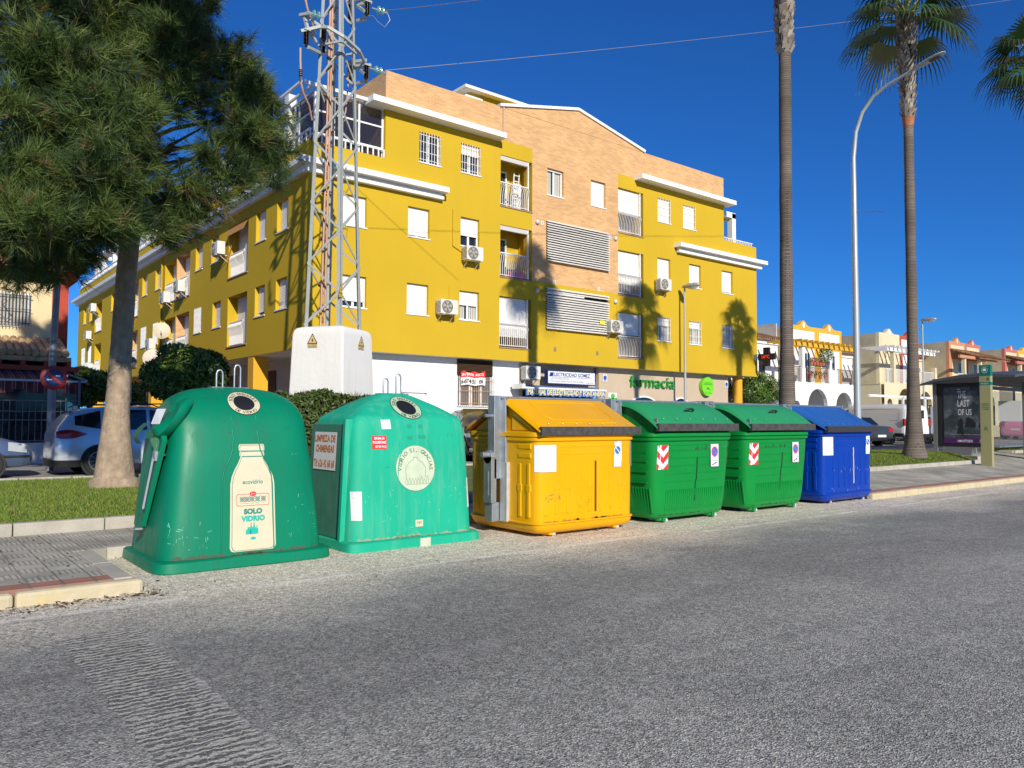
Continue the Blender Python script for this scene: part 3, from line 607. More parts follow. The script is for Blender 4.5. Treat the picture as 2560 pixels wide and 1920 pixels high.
# arches of the pharmacy
for (xc,wd,zt) in ((29.02,2.3,2.83),(31.82,1.5,2.83)):
    pts=circ(xc,zt-.75,wd/2,16,ry=.72,a0=0,a1=180); h=MB(); n=len(pts); P=[(u,YF+.43,v) for u,v in pts]+[(xc+(u-xc)*.93,YF+.43,zt-.75+(v-zt+.75)*.9) for u,v in pts]
    h.add(P+[(p[0],YF+.5,p[2]) for p in P],[(i,i+1,n+i+1,n+i) for i in range(n-1)]+[(i,i+1,2*n+i+1,2*n+i) for i in range(n-1)]+[(n+i,n+i+1,3*n+i+1,3*n+i) for i in range(n-1)])
    wa=h.build('arched_window',PVC,bld); h=MB(); h.poly([(xc+(u-xc)*.93,YF+.48,zt-.75+(v-zt+.75)*.9) for u,v in pts]+[(xc-wd/2*.93,YF+.48,.8),(xc+wd/2*.93,YF+.48,.8)][::1]); h.build('pane',GLASS,wa,norm=False)
h=MB(); h.box(33.15,34.5,YF+.44,YF+.5,.3,2.62); dd=h.build('shop_door',BLACK,bld)
# white ground-floor window with brown louvre and for-sale banner
WG=(17.91,19.69,2.15,3.1)
h=MB(); h.box(17.9,19.69,YF+.42,YF+.5,2.12,2.17); wg=h.build('window',TRIM,bld)
h=MB(); h.box(18.0,18.08,YF+.44,YF+.5,2.17,3.35); h.box(18.45,18.62,YF+.44,YF+.5,2.17,3.35); h.box(19.0,19.12,YF+.44,YF+.5,2.17,3.35); h.box(19.55,19.65,YF+.44,YF+.5,2.17,3.35); h.build('frame',PVC,wg)
h=MB(); h.quad((17.95,YF+.49,2.17),(19.66,YF+.49,2.17),(19.66,YF+.49,3.4),(17.95,YF+.49,3.4)); h.build('pane',mat('grey_blue_glass',(.12,.15,.17),.2),wg,norm=False)
h=MB()
for i in range(19): x=17.93+i*.096; h.box(x-.008,x+.008,YF+.36,YF+.376,2.15,3.35)
for z in (2.25,2.75,3.2): h.box(17.92,19.7,YF+.35,YF+.36,z,z+.02)
h.build('grille',mat('rusty_white_iron',(.45,.28,.16),.7),wg)
h=MB(); n=12
for i in range(n): z=3.4+i*.052; h.add([(17.92,YF+.40,z),(19.68,YF+.40,z),(19.68,YF+.47,z+.045),(17.92,YF+.47,z+.045)],[(0,1,2,3)])
h.box(17.9,19.69,YF+.478,YF+.495,3.38,4.04); h.build('louvre_panel',mat('brown_louvre',(.10,.055,.03),.7),wg,norm=False)
h=MB(); h.box(15.3,16.45,YF+.38,YF+.5,2.62,2.70); h.box(15.4,16.35,YF+.45,YF+.499,2.2,2.6); h.build('low_window',TRIM,bld)
# ---------------------------------------------------------------- wall-hung things
def ac_unit(w=.80,h=.56,d=.34,old=False):
    """origin at centre bottom of the back plane; front faces -Y"""
    t=thing('air_conditioner',(0,0,0),'x','air conditioner','air conditioner units hung on the yellow walls'); BASE[t.name]=(0,0,0)
    C1=mat('ac_white',(.66,.66,.63),.5,var=.04,vs=6,dirt=.2,dcol=(.35,.32,.27),ds=4); b=MB(); b.box(-w/2,w/2,-d-.12,-.12,0,h); b.build('casing',C1,t,bevel=.015)
    xc=-w/2+h*.52; b=MB(); b.lathe((xc,-d-.12,h/2),[(h*.44,-.012),(h*.44,.0)],28,axis='y'); g=b.build('fan_grille',mat('ac_grille_grey',(.16,.15,.13),.6),t)
    b=MB()
    for k in range(5):
        a=k*2*math.pi/5; b.add([(xc+.04*math.cos(a),-d-.135,h/2+.04*math.sin(a)),(xc+h*.40*math.cos(a),-d-.142,h/2+h*.40*math.sin(a)),(xc+h*.38*math.cos(a+.75),-d-.134,h/2+h*.38*math.sin(a+.75))],[(0,1,2)])
    b.lathe((xc,-d-.15,h/2),[(.05,0),(.05,.02)],12,axis='y')
    for r_ in (.2,.32,.43): 
        pts=[(xc+h*r_*math.cos(q*math.pi/12),-d-.148,h/2+h*r_*math.sin(q*math.pi/12)) for q in range(25)]; b.tube(pts,.004,4,False)
    b.build('fan',mat('fan_blade_grey',(.40,.38,.33),.6),g,norm=False)
    b=MB()
    for i in range(9): b.box(-w/2-.006,-w/2,-d-.08,-.17,.06+i*.05,.075+i*.05)
    b.build('side_slats',mat('ac_slot_dark',(.05,.05,.05),.7),t)
    b=MB(); 
    for x in (-w/2+.12,w/2-.12): b.box(x-.02,x+.02,-d-.16,0,-.04,-.002); b.bar((x,-.0,-.28),(x,-d*.9,-.04),.025)
    b.build('bracket',mat('bracket_cream',(.6,.52,.38),.6),t); return t
AC=ac_unit(); AC.location=(18.1,YF,7.93); AC['label']='white air conditioner mounted under the window right of the bent conduit'
dup(AC,(16.89,YF,5.67),'white air conditioner between two first floor windows on the front, left of the balconies')
dup(AC,(29.64,YF,7.99),'white air conditioner below the shuttered window right of the right balconies')
dup(AC,(26.2,YF,5.64),'white air conditioner between lower louvred screen and right balcony')
dup(AC,(21.5,YF+.42,3.33),'cream air conditioner above the blue awning of the electrical shop')
H=-math.pi/2
dup(AC,(XL,34.1,8.63),'white air conditioner on bracket beside the brown blind on the shaded side wall',rz=H)
dup(AC,(XL,42.3,7.5),'white air conditioner hung in front of the balcony left of the brick jamb, side wall',rz=H)
dup(AC,(XL,39.8,7.75),'white air conditioner in front of the balcony with coloured laundry, side wall',rz=H)
dup(AC,(XL,44.9,5.3),'white air conditioner with hanging hose next to the rusty dishes, side wall',rz=H)
dup(AC,(XL,50.2,7.3),'white air conditioner on the side wall just right of the big trunk, upper one',rz=H)
dup(AC,(XL,60.6,9.0),'white air conditioner near far end of the side wall, under the eaves',rz=H)
dup(AC,(XL,62.0,7.2),'white air conditioner near far end of the side wall, lower one',rz=H)
def dish(x,y,z,r,label,mt):
    t=thing('satellite_dish',(x,y,z),label,'satellite dish','satellite dishes on the side wall',0); BASE[t.name]=(0,0,0)
    b=MB(); pr=[(r*k/8,-.18*r*(1-(k/8)**2)) for k in range(9)]; b.lathe((0,0,0),pr,24,axis='y'); o=b.build('reflector',mt,t,smooth=40); b=MB(); b.tube([(0,0,-r*.9),(0,-.35,-r*.3),(0,-.45,0)],.012,6); b.box(-.03,.03,-.5,-.43,-.04,.04); b.build('receiver_arm',GALV,t); t.rotation_euler=(0,0,-.35); b=MB(); b.bar((0,.05,0),(.35,.3,-.15),.04); b.build('mount',GALV,t); return t
dish(XL-.35,42.5,6.1,.42,'cream satellite dish beside the conditioner with the hose',mat('cream_dish',(.62,.55,.40),.6,var=.08))
dish(XL-.4,43.9,4.75,.50,'rust stained satellite dish just above the clipped orange tree',mat('rusty_dish',(.6,.56,.48),.7,dirt=1.,dcol=(.38,.13,.03),ds=3))
dish(XL-.5,60.4,4.9,.55,'grey satellite dish at far end of the side wall left of the big trunk',mat('grey_dish',(.42,.45,.46),.5))
# signs
def box_thing(name,x0,x1,y0,y1,z0,z1,m,label,cat,group=None,bevel=0):
    t=thing(name,((x0+x1)/2,(y0+y1)/2,z0),label,cat,group); b=MB(); b.box(x0,x1,y0,y1,z0,z1); b.build('panel',m,t,bevel=bevel); return t
NAVY=mat('navy_paint',(.012,.03,.16),.5); SW=mat('sign_white',(.72,.74,.76),.5); GRN=mat('sign_green',(.02,.30,.04),.5)
ss=box_thing('shop_sign',22.42,25.35,YF+.12,YF+.32,3.17,3.77,NAVY,'white and navy lightbox sign reading ELECTRICIDAD GOMEZ','sign')
b=MB(); b.box(22.47,25.3,YF+.112,YF+.12,3.21,3.73); b.build('face',SW,ss); b=MB(); m_=FY(YF+.108)
text(b,'ELECTRICIDAD GOMEZ',22.72,25.0,3.52,3.68,m_,.02); text(b,'VENTA DE MATERIAL ELECTRICO',22.6,23.7,3.38,3.44,m_); text(b,'INSTALACIONES Y REPARACIONES ELECTRICAS EN GENERAL',22.6,24.6,3.27,3.33,m_); text(b,'Tel. 954 67 37 46',24.75,25.2,3.24,3.30,m_)
b.add([m_(*p) for p in ((22.52,3.5),(22.7,3.5),(22.76,3.68),(22.58,3.68))],[(0,1,2,3)]); b.box(22.7,25.1,YF+.107,YF+.11,3.475,3.49); b.build('lettering',NAVY,ss,norm=False)
aw=thing('awning',(23,YF-.2,2.6),'blue and white striped awning lettered MATERIAL DE ELECTRICIDAD Y FONTANERIA','awning')
b=MB(); b.sheet(lambda i,j:(20.75+4.7*i,YF-.42+.012*math.sin(i*70)*(1-j),2.60+.30*j+.03*(1-j)*abs(math.sin(i*38))),140,4); b.build('valance',striped('awning_stripes',[(0,(.02,.08,.36)),(.5,(.20,.29,.42))],0,.23),aw,norm=False)
b=MB(); b.quad((20.75,YF-.42,2.93),(25.45,YF-.42,2.93),(25.45,YF+.4,3.1),(20.75,YF+.4,3.1)); b.build('canopy',striped('awning_stripes',[],0,.2),aw,norm=False)
b=MB(); b.box(20.65,25.5,YF-.45,YF-.38,2.90,2.97); b.box(20.6,20.75,YF-.4,YF+.3,2.9,3.1); b.build('front_bar',TRIM,aw); b=MB(); text(b,'MATERIAL DE ELECTRICIDAD Y FONTANERIA',20.85,25.4,2.665,2.885,FY(YF-.445),.03); b.build('lettering',mat('pale_yellow_paint',(.75,.68,.38),.6),aw,norm=False)
t=thing('pharmacy_lettering',(29.6,YF+.4,3.2),'green raised letters spelling farmacia on the beige shop wall','lettering')
b=MB(); v_,f_,xa,xb,ya,yb=glyphs('farmacia',-.006)
for dd_ in (.36,.46): b.add([(27.99+(x-xa)/(xb-xa)*3.25,YF+dd_,3.22+(y-ya)/(yb-ya)*.56) for x,y in v_],f_)
n=len(v_); 
from collections import Counter
ec=Counter(); 
for f in f_:
    for i in range(len(f)): e=(f[i],f[(i+1)%len(f)]); ec[tuple(sorted(e))]+=1
b.f+=[(e[0],e[1],n+e[1],n+e[0]) for e,c in ec.items() if c==1]; b.mi+=[0]*(len(b.f)-len(b.mi)); b.build('letters',GRN,t)
t=thing('round_sign',(33.84,YF+.3,2.9),'round lime green pharmacy sign with a white bird emblem, right of the farmacia letters','sign')
b=MB(); b.lathe((33.84,YF+.28,3.40),[(.5,0),(.5,.18)],36,axis='y'); b.build('disc',mat('lime_green',(.18,.62,.02),.4),t,smooth=40)
b=MB(); mp=FY(YF+.272); text(b,'FARMACIA',33.55,34.13,3.56,3.62,mp); text(b,'PUENTE DEL REY',33.47,34.2,3.49,3.54,mp); text(b,'Lda. I. Gracia',33.55,34.13,3.04,3.09,mp); b.add([mp(*p) for p in ((33.64,3.33),(33.8,3.25),(34.02,3.26),(33.88,3.30),(33.8,3.38),(33.76,3.29))],[(0,1,2,3,4,5)]); b.build('lettering',mat('dark_green_print',(.02,.16,.03),.5),t,norm=False)
def smallsign(x0,x1,z0,z1,y,label,kindd):
    t=thing('wall_sign',((x0+x1)/2,y,z0),label,'sign'); b=MB(); b.box(x0,x1,y,y+.02,z0,z1); b.build('plate',SW,t); return t
for x0,lb in ((26.19,'small white alarm plate with blue disc on the beige wall left of farmacia'),(35.55,'small white alarm plate with blue disc at the right end of the pharmacy wall')):
    t=smallsign(x0,x0+.28,3.4,3.74,YF+.47,lb,''); b=MB(); b.lathe((x0+.14,YF+.465,3.59),[(.11,0),(.11,.004)],20,axis='y'); b.box(x0+.04,x0+.24,YF+.465,YF+.469,3.43,3.46); b.build('emblem',mat('alarm_blue',(.02,.08,.42),.5),t)
t=smallsign(26.55,27.14,2.46,2.9,YF+.47,'white and green poster with a head outline beside the awning',''); b=MB(); mp=FY(YF+.465); b.poly([mp(u,v) for u,v in ((26.56,2.47),(27.13,2.47),(27.13,2.68),(26.97,2.64),(26.75,2.64),(26.56,2.68))]); b.poly([mp(u,v) for u,v in circ(26.85,2.73,.13,20)]); b.build('print',mat('bright_green',(.07,.42,.05),.5),t,norm=False)
for i,(z0,tx) in enumerate(((3.45,'24 h'),(3.2,'ALARMA'))):
    t=smallsign(25.45,25.66,z0,z0+.17,YF+.78,('small white plate right of the electrical shop sign, upper one','small white plate right of the electrical shop sign, lower one')[i],''); b=MB(); b.box(25.48,25.63,YF+.772,YF+.777,z0+.05,z0+.08); b.build('print',BLACK,t)
t=thing('for_sale_banner',(18.6,YF+.3,3.0),'torn red and white banner reading EN VENDE hung on window bars','banner')
cl=lambda u,v:(u,YF+.32+.02*math.sin(u*17+v*5)+.015*math.sin(u*31),v+.02*math.sin(u*9))
b=MB(); b.sheet(lambda i,j:cl(17.98+1.2*i,3.30+.22*j+.05*math.sin(i*14)*j),30,4); b.build('red_band',mat('banner_red',(.75,.03,.02),.6),t,norm=False)
b=MB(); b.sheet(lambda i,j:cl(17.98+1.22*i,2.99+.31*j),30,5); b.build('white_band',mat('banner_white',(.78,.78,.76),.7),t,norm=False)
b=MB(); c2=lambda u,v:tuple(a-(.012 if k==1 else 0) for k,a in enumerate(cl(u,v))); text(b,'EN VENDE',18.02,18.62,3.36,3.47,c2,.03); text(b,'ALE 23',18.7,19.12,3.37,3.47,c2,.03); b.build('white_letters',mat('banner_white',(.78,.78,.76),.7),t,norm=False)
b=MB(); text(b,'667451',18.0,18.72,3.05,3.23,c2,.02); text(b,'88',18.88,19.1,3.05,3.21,c2,.02); b.build('black_digits',BLACK,t,norm=False)
# street lamp in front of the facade
def lamp_small(base,label,h=8.05,rz=-math.pi/2):
    t=thing('street_lamp',base,label,'street lamp','tall grey street lamps with flat heads'); BASE[t.name]=(0,0,0); t.rotation_euler=(0,0,rz)
    b=MB(); b.tube([(0,0,0),(0,0,h*.5),(0,0,h)],[.075,.06,.045],12); b.build('pole',mat('lamp_pole_grey',(.40,.42,.42),.5,m=.3,var=.06),t,smooth=40)
    b=MB(); rs=[]
    for x,wy,z0,z1 in ((-.12,.06,h-.03,h+.06),(0,.12,h-.05,h+.10),(.3,.17,h-.10,h+.15),(.6,.17,h-.13,h+.15),(.85,.13,h-.08,h+.11),(.93,.05,h-.02,h+.06)):
        rs.append([(x,wy*math.cos(a),(z0+z1)/2+(z1-z0)/2*math.sin(a)) for a in [2*math.pi*k/14 for k in range(14)]])
    b.rings(rs); b.build('head',mat('lamp_head_grey',(.36,.37,.38),.4,m=.3),t,smooth=60); b=MB(); rs=[]
    for x,wy,d in ((.2,.06,.02),(.35,.13,.09),(.55,.14,.12),(.75,.1,.07),(.84,.03,.02)): rs.append([(x,wy*math.cos(a),h-.08+d*(-1)*max(0,math.sin(a))) for a in [2*math.pi*k/14 for k in range(14)]])
    b.rings(rs); b.build('glass_bowl',mat('lamp_glass',(.75,.75,.7),.1,alpha=.55),t,smooth=60); return t
SL=lamp_small((31.08,25.08,.25),'slim grey street lamp standing against the yellow front, right of the balconies')
dup(SL,(54.9,24.0,.45),'slim grey street lamp among parked cars left of the bus shelter')
# ================================================================ CONTAINERS
def sring(cx,cy,hx,hy,z,e,N=72,e2=None):
    r=[]
    for k in range(N):
        a=2*math.pi*k/N; c,s=math.cos(a),math.sin(a); r.append((cx+hx*math.copysign(abs(c)**(2/e),c),cy+hy*math.copysign(abs(s)**(2/e),s),z))
    return r
def interp(tab,z):
    for (z0,a0),(z1,a1) in zip(tab,tab[1:]):
        if z<=z1: t=(z-z0)/(z1-z0); return a0+(a1-a0)*max(0,t)
    return tab[-1][1]
def smoothtab(tab,n=60):
    """Catmull-Rom resample of (z,a,b) rows"""
    out=[]; m=len(tab)
    for i in range(m-1):
        p=[tab[max(0,i-1)],tab[i],tab[i+1],tab[min(m-1,i+2)]]; k=5
        for j in range(k):
            t=j/k; out.append(tuple(.5*(2*p[1][q]+(p[2][q]-p[0][q])*t+(2*p[0][q]-5*p[1][q]+4*p[2][q]-p[3][q])*t*t+(3*p[1][q]-p[0][q]-3*p[2][q]+p[3][q])*t**3) for q in range(3)))
    out.append(tab[-1]); return out
def front(tab,cx,cy,e,x,z):
    a=interp([(r[0],r[1]) for r in tab],z); b=interp([(r[0],r[2]) for r in tab],z); q=min(.999,abs((x-cx)/a)); return cy-b*(1-q**e)**(1/e)
def gmat(name,c,dc,r=.42):
    return mat(name,c,r,var=.06,vs=1.6,dirt=.55,dcol=dc,ds=3.2,streak=True,bump=.04,bs=6,coat=.0,spec=.3)
IG1=gmat('bottle_bank_green',(.0,.19,.098),(.004,.115,.065),.42); IG2=gmat('faded_bottle_bank_green',(.008,.385,.235),(.14,.42,.30),.62)
CREAM=mat('cream_sticker',(.60,.555,.39),.5,var=.04,vs=6,dirt=.2,dcol=(.5,.44,.28),ds=6)
TEAL=mat('teal_print',(.02,.22,.18),.5); TEAL2=mat('bright_teal_print',(.01,.42,.33),.5)
def hook(t,cx,cy,z,dx):
    b=MB()
    for x0,y0,h in ((cx-.10,cy,.20),(cx+.12,cy+.05,.27)):
        b.tube([(x0-.035,y0,z),(x0-.035,y0,z+h-.04),(x0-.022,y0,z+h-.01),(x0,y0,z+h),(x0+.022,y0,z+h-.01),(x0+.035,y0,z+h-.04),(x0+.035,y0,z)],.011,8)
    b.box(cx-.2,cx+.22,cy-.05,cy+.1,z-.02,z+.005); b.build('lifting_hook',GALV,t,smooth=50)
# ---- first igloo
CX,CY=3.07,9.04
t=thing('bottle_bank',(CX,CY,0),'deep green rounded glass bottle bank with cream bottle panel reading SOLO VIDRIO, leftmost container','bottle bank','glass bottle banks')
T1=smoothtab([(.09,.90,.73),(.5,.862,.70),(1.0,.805,.655),(1.3,.765,.605),(1.5,.745,.55),(1.62,.725,.49),(1.72,.69,.41),(1.79,.635,.32),(1.85,.54,.225),(1.885,.43,.15),(1.91,.25,.08),(1.92,.12,.04)])
E1=6.5
b=MB(); b.rings([sring(CX,CY,a,d,z,E1 if z<1.6 else max(2.6,E1-(z-1.6)*12)) for z,a,d in T1]); body=b.build('body',IG1,t,smooth=70)
b=MB(); b.rings([sring(CX,CY,.955,.80,0,9),sring(CX,CY,.965,.81,.012,9),sring(CX,CY,.955,.80,.105,9),sring(CX,CY,.93,.775,.118,9),sring(CX,CY,.88,.72,.12,9)]); b.build('base',IG1,t,smooth=40)
def sf1(off): return lambda x,z:(x,front(T1,CX,CY,E1 if z<1.6 else max(2.6,E1-(z-1.6)*12),x,z)-off,z)
# bottle shaped relief lines
for sgn in (-1,1):
    prof=[(.135,1.60),(.135,1.35),(.15,1.22),(.19,1.12),(.235,1.04),(.262,.95),(.27,.85),(.275,.5),(.285,.16)]
    b=MB(); b.tube([sf1(-.001)(CX-.02+sgn*x,z) for x,z in prof],.010,8); b.build('relief_line',IG1,t,smooth=80)
# mouth with lettered ring
def mouth(t,cx,zc,sf,r,lab,ringm,parent_name='mouth_ring'):
    mp=lambda off:(lambda u,v:sf(off)(cx+u,zc+v*.72))
    b=MB(); ring(b,0,0,r*.62,r,mp(.012),48); ring(b,0,0,r,r*1.001,mp(.012),48)
    o=b.build(parent_name,ringm,t,norm=False)
    b=MB(); C_=[circ(0,0,r*.64*q/5,40) for q in (5,4,3,2,1)]
    for A_,B_ in zip(C_,C_[1:]): b.add([mp(.010)(*p) for p in A_]+[mp(.010)(*p) for p in B_],[(i,(i+1)%40,40+(i+1)%40,40+i) for i in range(40)])
    b.add([mp(.010)(*p) for p in C_[-1]],[tuple(range(40))]); b.build('opening',BLACK,o,norm=False)
    b=MB(); ring(b,0,0,r*.98,r*1.02,mp(.014),48); ring(b,0,0,r*.60,r*.645,mp(.014),48); arc_text(b,lab[0],0,0,r*.81,-82,82,r*.22,mp(.016)); arc_text(b,lab[1],0,0,r*.81,228,132,r*.22,mp(.016),inside=True)
    b.build('lettering',mat('dark_print',(.03,.035,.03),.6),o,norm=False); return o
mouth(t,CX+.02,1.735,sf1,.178,('SOLO ENVASES','DE VIDRIO'),CREAM)
# bottle panel
bx=CX+.035
def bottle(sc=1.,w=1.):
    R=[(.045,1.285),(.13,1.285),(.14,1.265),(.14,1.22),(.128,1.205),(.135,1.19),(.135,1.165),(.125,1.15),(.15,1.09),(.19,1.02),(.225,.94),(.24,.86),(.243,.6),(.247,.3),(.25,.2),(.235,.165),(.21,.155)]
    pts=[(x,z) for x,z in R]; c=.72
    L_=[(-x,z) for x,z in R[::-1]]; return [(x*w,c+(z-c)*sc) for x,z in pts+L_]
def decal(mb,pts,sf,off,bx): 
    # vertical strips so that the sheet follows the curved wall
    n=len(pts)//2; R_=pts[:n]; Lf=pts[n:][::-1]
    for (a,b_),(c,d_) in zip(zip(R_,Lf),zip(R_[1:],Lf[1:])): mb.add([sf(off)(bx+b_[0],b_[1]),sf(off)(bx+a[0],a[1]),sf(off)(bx+c[0],c[1]),sf(off)(bx+d_[0],d_[1])],[(0,1,2,3)])
b=MB(); decal(b,bottle(),sf1,.006,bx); pn=b.build('bottle_panel',CREAM,t,norm=False)
b=MB(); A=bottle(.985,.93); B=bottle(.978,.905); n=len(A); s_=sf1(.010)
b.add([s_(bx+x,z) for x,z in A]+[s_(bx+x,z) for x,z in B],[(i,(i+1)%n,n+(i+1)%n,n+i) for i in range(n)]); b.box(0,0,0,0,0,0)
b.add([s_(bx+x,z) for x,z in ((-.122,1.216),(.122,1.216),(.122,1.205),(-.122,1.205))],[(0,1,2,3)]); b.add([s_(bx+x,z) for x,z in ((-.112,1.158),(.112,1.158),(.112,1.148),(-.112,1.148))],[(0,1,2,3)])
mp=lambda u,v:sf1(.0105)(bx+u,v)
text(b,'SOLO',-.10,.10,.54,.60,mp,.06); b.build('outline',TEAL,pn,norm=False)
b=MB(); text(b,'ecovidrio',-.11,.11,.86,.905,mp,.012); b.build('logo',TEAL,pn,norm=False)
b=MB(); text(b,'VIDRIO',-.13,.13,.465,.525,mp,.06)
for x,w_,h_ in ((-.05,.03,.075),(-.022,.014,.12),(.01,.018,.115),(.04,.015,.085)):
    b.add([mp(*p) for p in ((x-w_,.33),(x+w_,.33),(x+w_,.33+h_*.55),(x+w_*.35,.33+h_*.75),(x+w_*.35,.33+h_),(x-w_*.35,.33+h_),(x-w_*.35,.33+h_*.75),(x-w_,.33+h_*.55))],[tuple(range(8))])
b.add([mp(x,z) for x,z in circ(0,.285,.03,14,ry=.014)],[tuple(range(14))])
for i,x in enumerate((-.115,-.065,-.01,.05,.115)): 
    z=.70; b.add([mp(x+p[0]*.028,z+p[1]*.026) for p in ((-1,.2),(-.3,1),(.6,.8),(1,.1),(.5,-1),(-.5,-.9))],[tuple(range(6))])
    text(b,['Cristal','Plato','Vaso','Bombilla','Tapon'][i],x-.02,x+.02,.652,.662,mp)
b.build('drawings',TEAL2,pn,norm=False)
b=MB()
fr_=[(-.17,.63),(.17,.63),(.178,.65),(.178,.74),(.165,.755),(-.165,.755),(-.178,.74),(-.178,.65)]; m=len(fr_)
b.add([mp(x,z) for x,z in fr_]+[mp(x*.975,.692+(z-.692)*.94) for x,z in fr_],[(i,(i+1)%m,m+(i+1)%m,m+i) for i in range(m)])
b.add([sf1(.012)(bx+x,z) for x,z in circ(0,.755,.036,16,ry=.024)],[tuple(range(16))])
for x in (-.115,-.065,-.01,.05,.115):
    for s in (-1,1): b.add([sf1(.0125)(bx+x+p[0],.70+s*p[1]) for p in ((-.03,-.026),(-.026,-.030),(.03,.026),(.026,.030))],[(0,1,2,3)])
b.build('red_print',mat('sticker_red',(.72,.03,.03),.5),pn,norm=False)
b=MB(); text(b,'No',-.02,.02,.746,.766,lambda u,v:sf1(.0145)(bx+u,v),.03); text(b,'No',-.02,.02,.746,.766,lambda u,v:sf1(.0145)(bx+u,v),.03); b.build('white_print',SW,pn,norm=False)
hook(t,CX-.02,CY,1.915,0)
# hinged side flap with crank, hood and stickers (left side)
def sx1(y,z,off): 
    a=interp([(r[0],r[1]) for r in T1],z); return CX-a-off
b=MB(); P=[(8.52,1.33),(8.62,1.43),(9.2,1.43),(9.2,.42),(8.95,.40),(8.9,.42)]
b.add([(CX-.83-.10*(1.4-z)-.02,y,z) for y,z in P]+[(CX-.80-.10*(1.4-z),y,z) for y,z in P],[tuple(range(6)),tuple(range(11,5,-1))]+[(i,(i+1)%6,6+(i+1)%6,6+i) for i in range(6)])
flap=b.build('side_flap',IG1,t)
b=MB(); b.quad((CX-.965,8.72,.62),(CX-.965,8.80,.62),(CX-.88,8.70,1.30),(CX-.88,8.62,1.30)); b.build('warning_strip',SW,flap,norm=False)
b=MB(); b.sheet(lambda i,j:(CX-.92-.10*math.sin(i*math.pi*.75)-.04,8.62+.22*j,1.30+.21*(1-i)+.0),10,1); b.bar((CX-.9,8.66,1.36),(CX-.83,8.62,1.16),.03,.08); b.build('crank_guard',mat('crank_green',(.02,.13,.06),.55),t,norm=False,smooth=60)
b=MB(); rs=[]
for u,wy,wz in ((0,.20,.20),(.4,.23,.22),(.8,.20,.19),(1,.1,.1)):
    rs.append([(CX-.62-.19*u+.12*math.sin(a),8.74-.10*u+wy*math.cos(a),1.575+wz*math.sin(a)-.03*u) for a in [2*math.pi*k/20 for k in range(20)]])
b.rings(rs); hd=b.build('side_hood',IG1,t,smooth=60)
b=MB(); b.quad((CX-.865,8.60,1.50),(CX-.90,8.80,1.50),(CX-.845,8.80,1.66),(CX-.80,8.62,1.66)); b.build('paper_label',SW,hd,norm=False)
b=MB(); b.box(CX-.90,CX-.87,8.62,8.70,1.12,1.22); b.box(CX-1.0,CX-.93,8.9,9.0,.39,.41); b.build('lock',GALV,flap)
# ---- second igloo
CX2,CY2=5.19,9.08
t=thing('bottle_bank',(CX2,CY2,0),'mint green glass bottle bank with stickers and round VIDRIO SI GRACIAS emblem','bottle bank','glass bottle banks')
T2=smoothtab([(.09,.90,.70),(.5,.885,.68),(1.0,.865,.645),(1.35,.845,.615),(1.50,.825,.59),(1.585,.79,.555),(1.65,.70,.48),(1.74,.56,.36),(1.82,.40,.24),(1.88,.25,.14),(1.905,.13,.07)])
E2=9
b=MB(); b.rings([sring(CX2,CY2,a,d,z,E2 if z<1.58 else max(4.5,E2-(z-1.58)*20)) for z,a,d in T2]); b.build('body',IG2,t,smooth=60)
b=MB(); b.rings([sring(CX2,CY2,.955,.79,0,14),sring(CX2,CY2,.955,.79,.10,14),sring(CX2,CY2,.93,.77,.112,14),sring(CX2,CY2,.88,.72,.114,14)]); b.build('base',IG2,t,smooth=40)
def sf2(off): return lambda x,z:(x,front(T2,CX2,CY2,E2 if z<1.58 else max(4.5,E2-(z-1.58)*20),x,z)-off,z)
mouth(t,CX2+.0,1.715,sf2,.20,('SOLO ENVASES','DE VIDRIO'),mat('faded_ring',(.42,.55,.36),.6,dirt=.3,dcol=(.25,.42,.3),ds=8))
b=MB()
for sgn in (-1,1):
    prof=[(.15,1.56),(.15,1.35),(.19,1.22),(.25,1.1),(.28,.95),(.28,.12)]
    b.tube([sf2(-.002)(CX2+.03+sgn*x,z) for x,z in prof],.010,8)
b.build('relief_line',IG2,t,smooth=80)
bc,bz,br=CX2+.0,.955,.285; mpb=lambda off:(lambda u,v:sf2(off)(bc+u,bz+v))
b=MB(); b.add([mpb(.005)(*p) for p in circ(0,0,br,48)],[tuple(range(48))]); em=b.build('round_emblem',mat('faded_emblem',(.50,.58,.42),.6,var=.08,vs=9,dirt=.35,dcol=(.35,.5,.38),ds=7),t,norm=False)
b=MB(); ring(b,0,0,br*.985,br,mpb(.007),48); arc_text(b,'VIDRIO SI, GRACIAS',0,0,br*.80,-98,98,.052,mpb(.008),bold=.012)
# plain outlined bottle and small bottles under the words
def outline(b,pts,mp,w_=.004):
    for p,q in zip(pts,pts[1:]):
        d=Vector((q[0]-p[0],q[1]-p[1])); 
        if d.length<1e-6: continue
        nrm=Vector((-d.y,d.x)).normalized()*w_/2; b.add([mp(p[0]-nrm.x,p[1]-nrm.y),mp(q[0]-nrm.x,q[1]-nrm.y),mp(q[0]+nrm.x,q[1]+nrm.y),mp(p[0]+nrm.x,p[1]+nrm.y)],[(0,1,2,3)])
outline(b,[(-.14,-.12),(-.145,0),(-.10,.07),(-.03,.105),(-.03,.135),(.03,.135),(.03,.105),(.10,.07),(.145,0),(.14,-.12)],mpb(.008))
for i in range(8):
    x=-.15+i*.043; h_=random.uniform(.06,.1); outline(b,[(x,-.20),(x,-.20+h_*.6),(x+.01,-.20+h_*.8),(x+.01,-.20+h_),(x+.02,-.20+h_),(x+.02,-.20+h_*.8),(x+.03,-.20+h_*.6),(x+.03,-.20),(x,-.20)],mpb(.008),.003)
b.build('print',mat('grey_print',(.12,.17,.15),.6),em,norm=False)
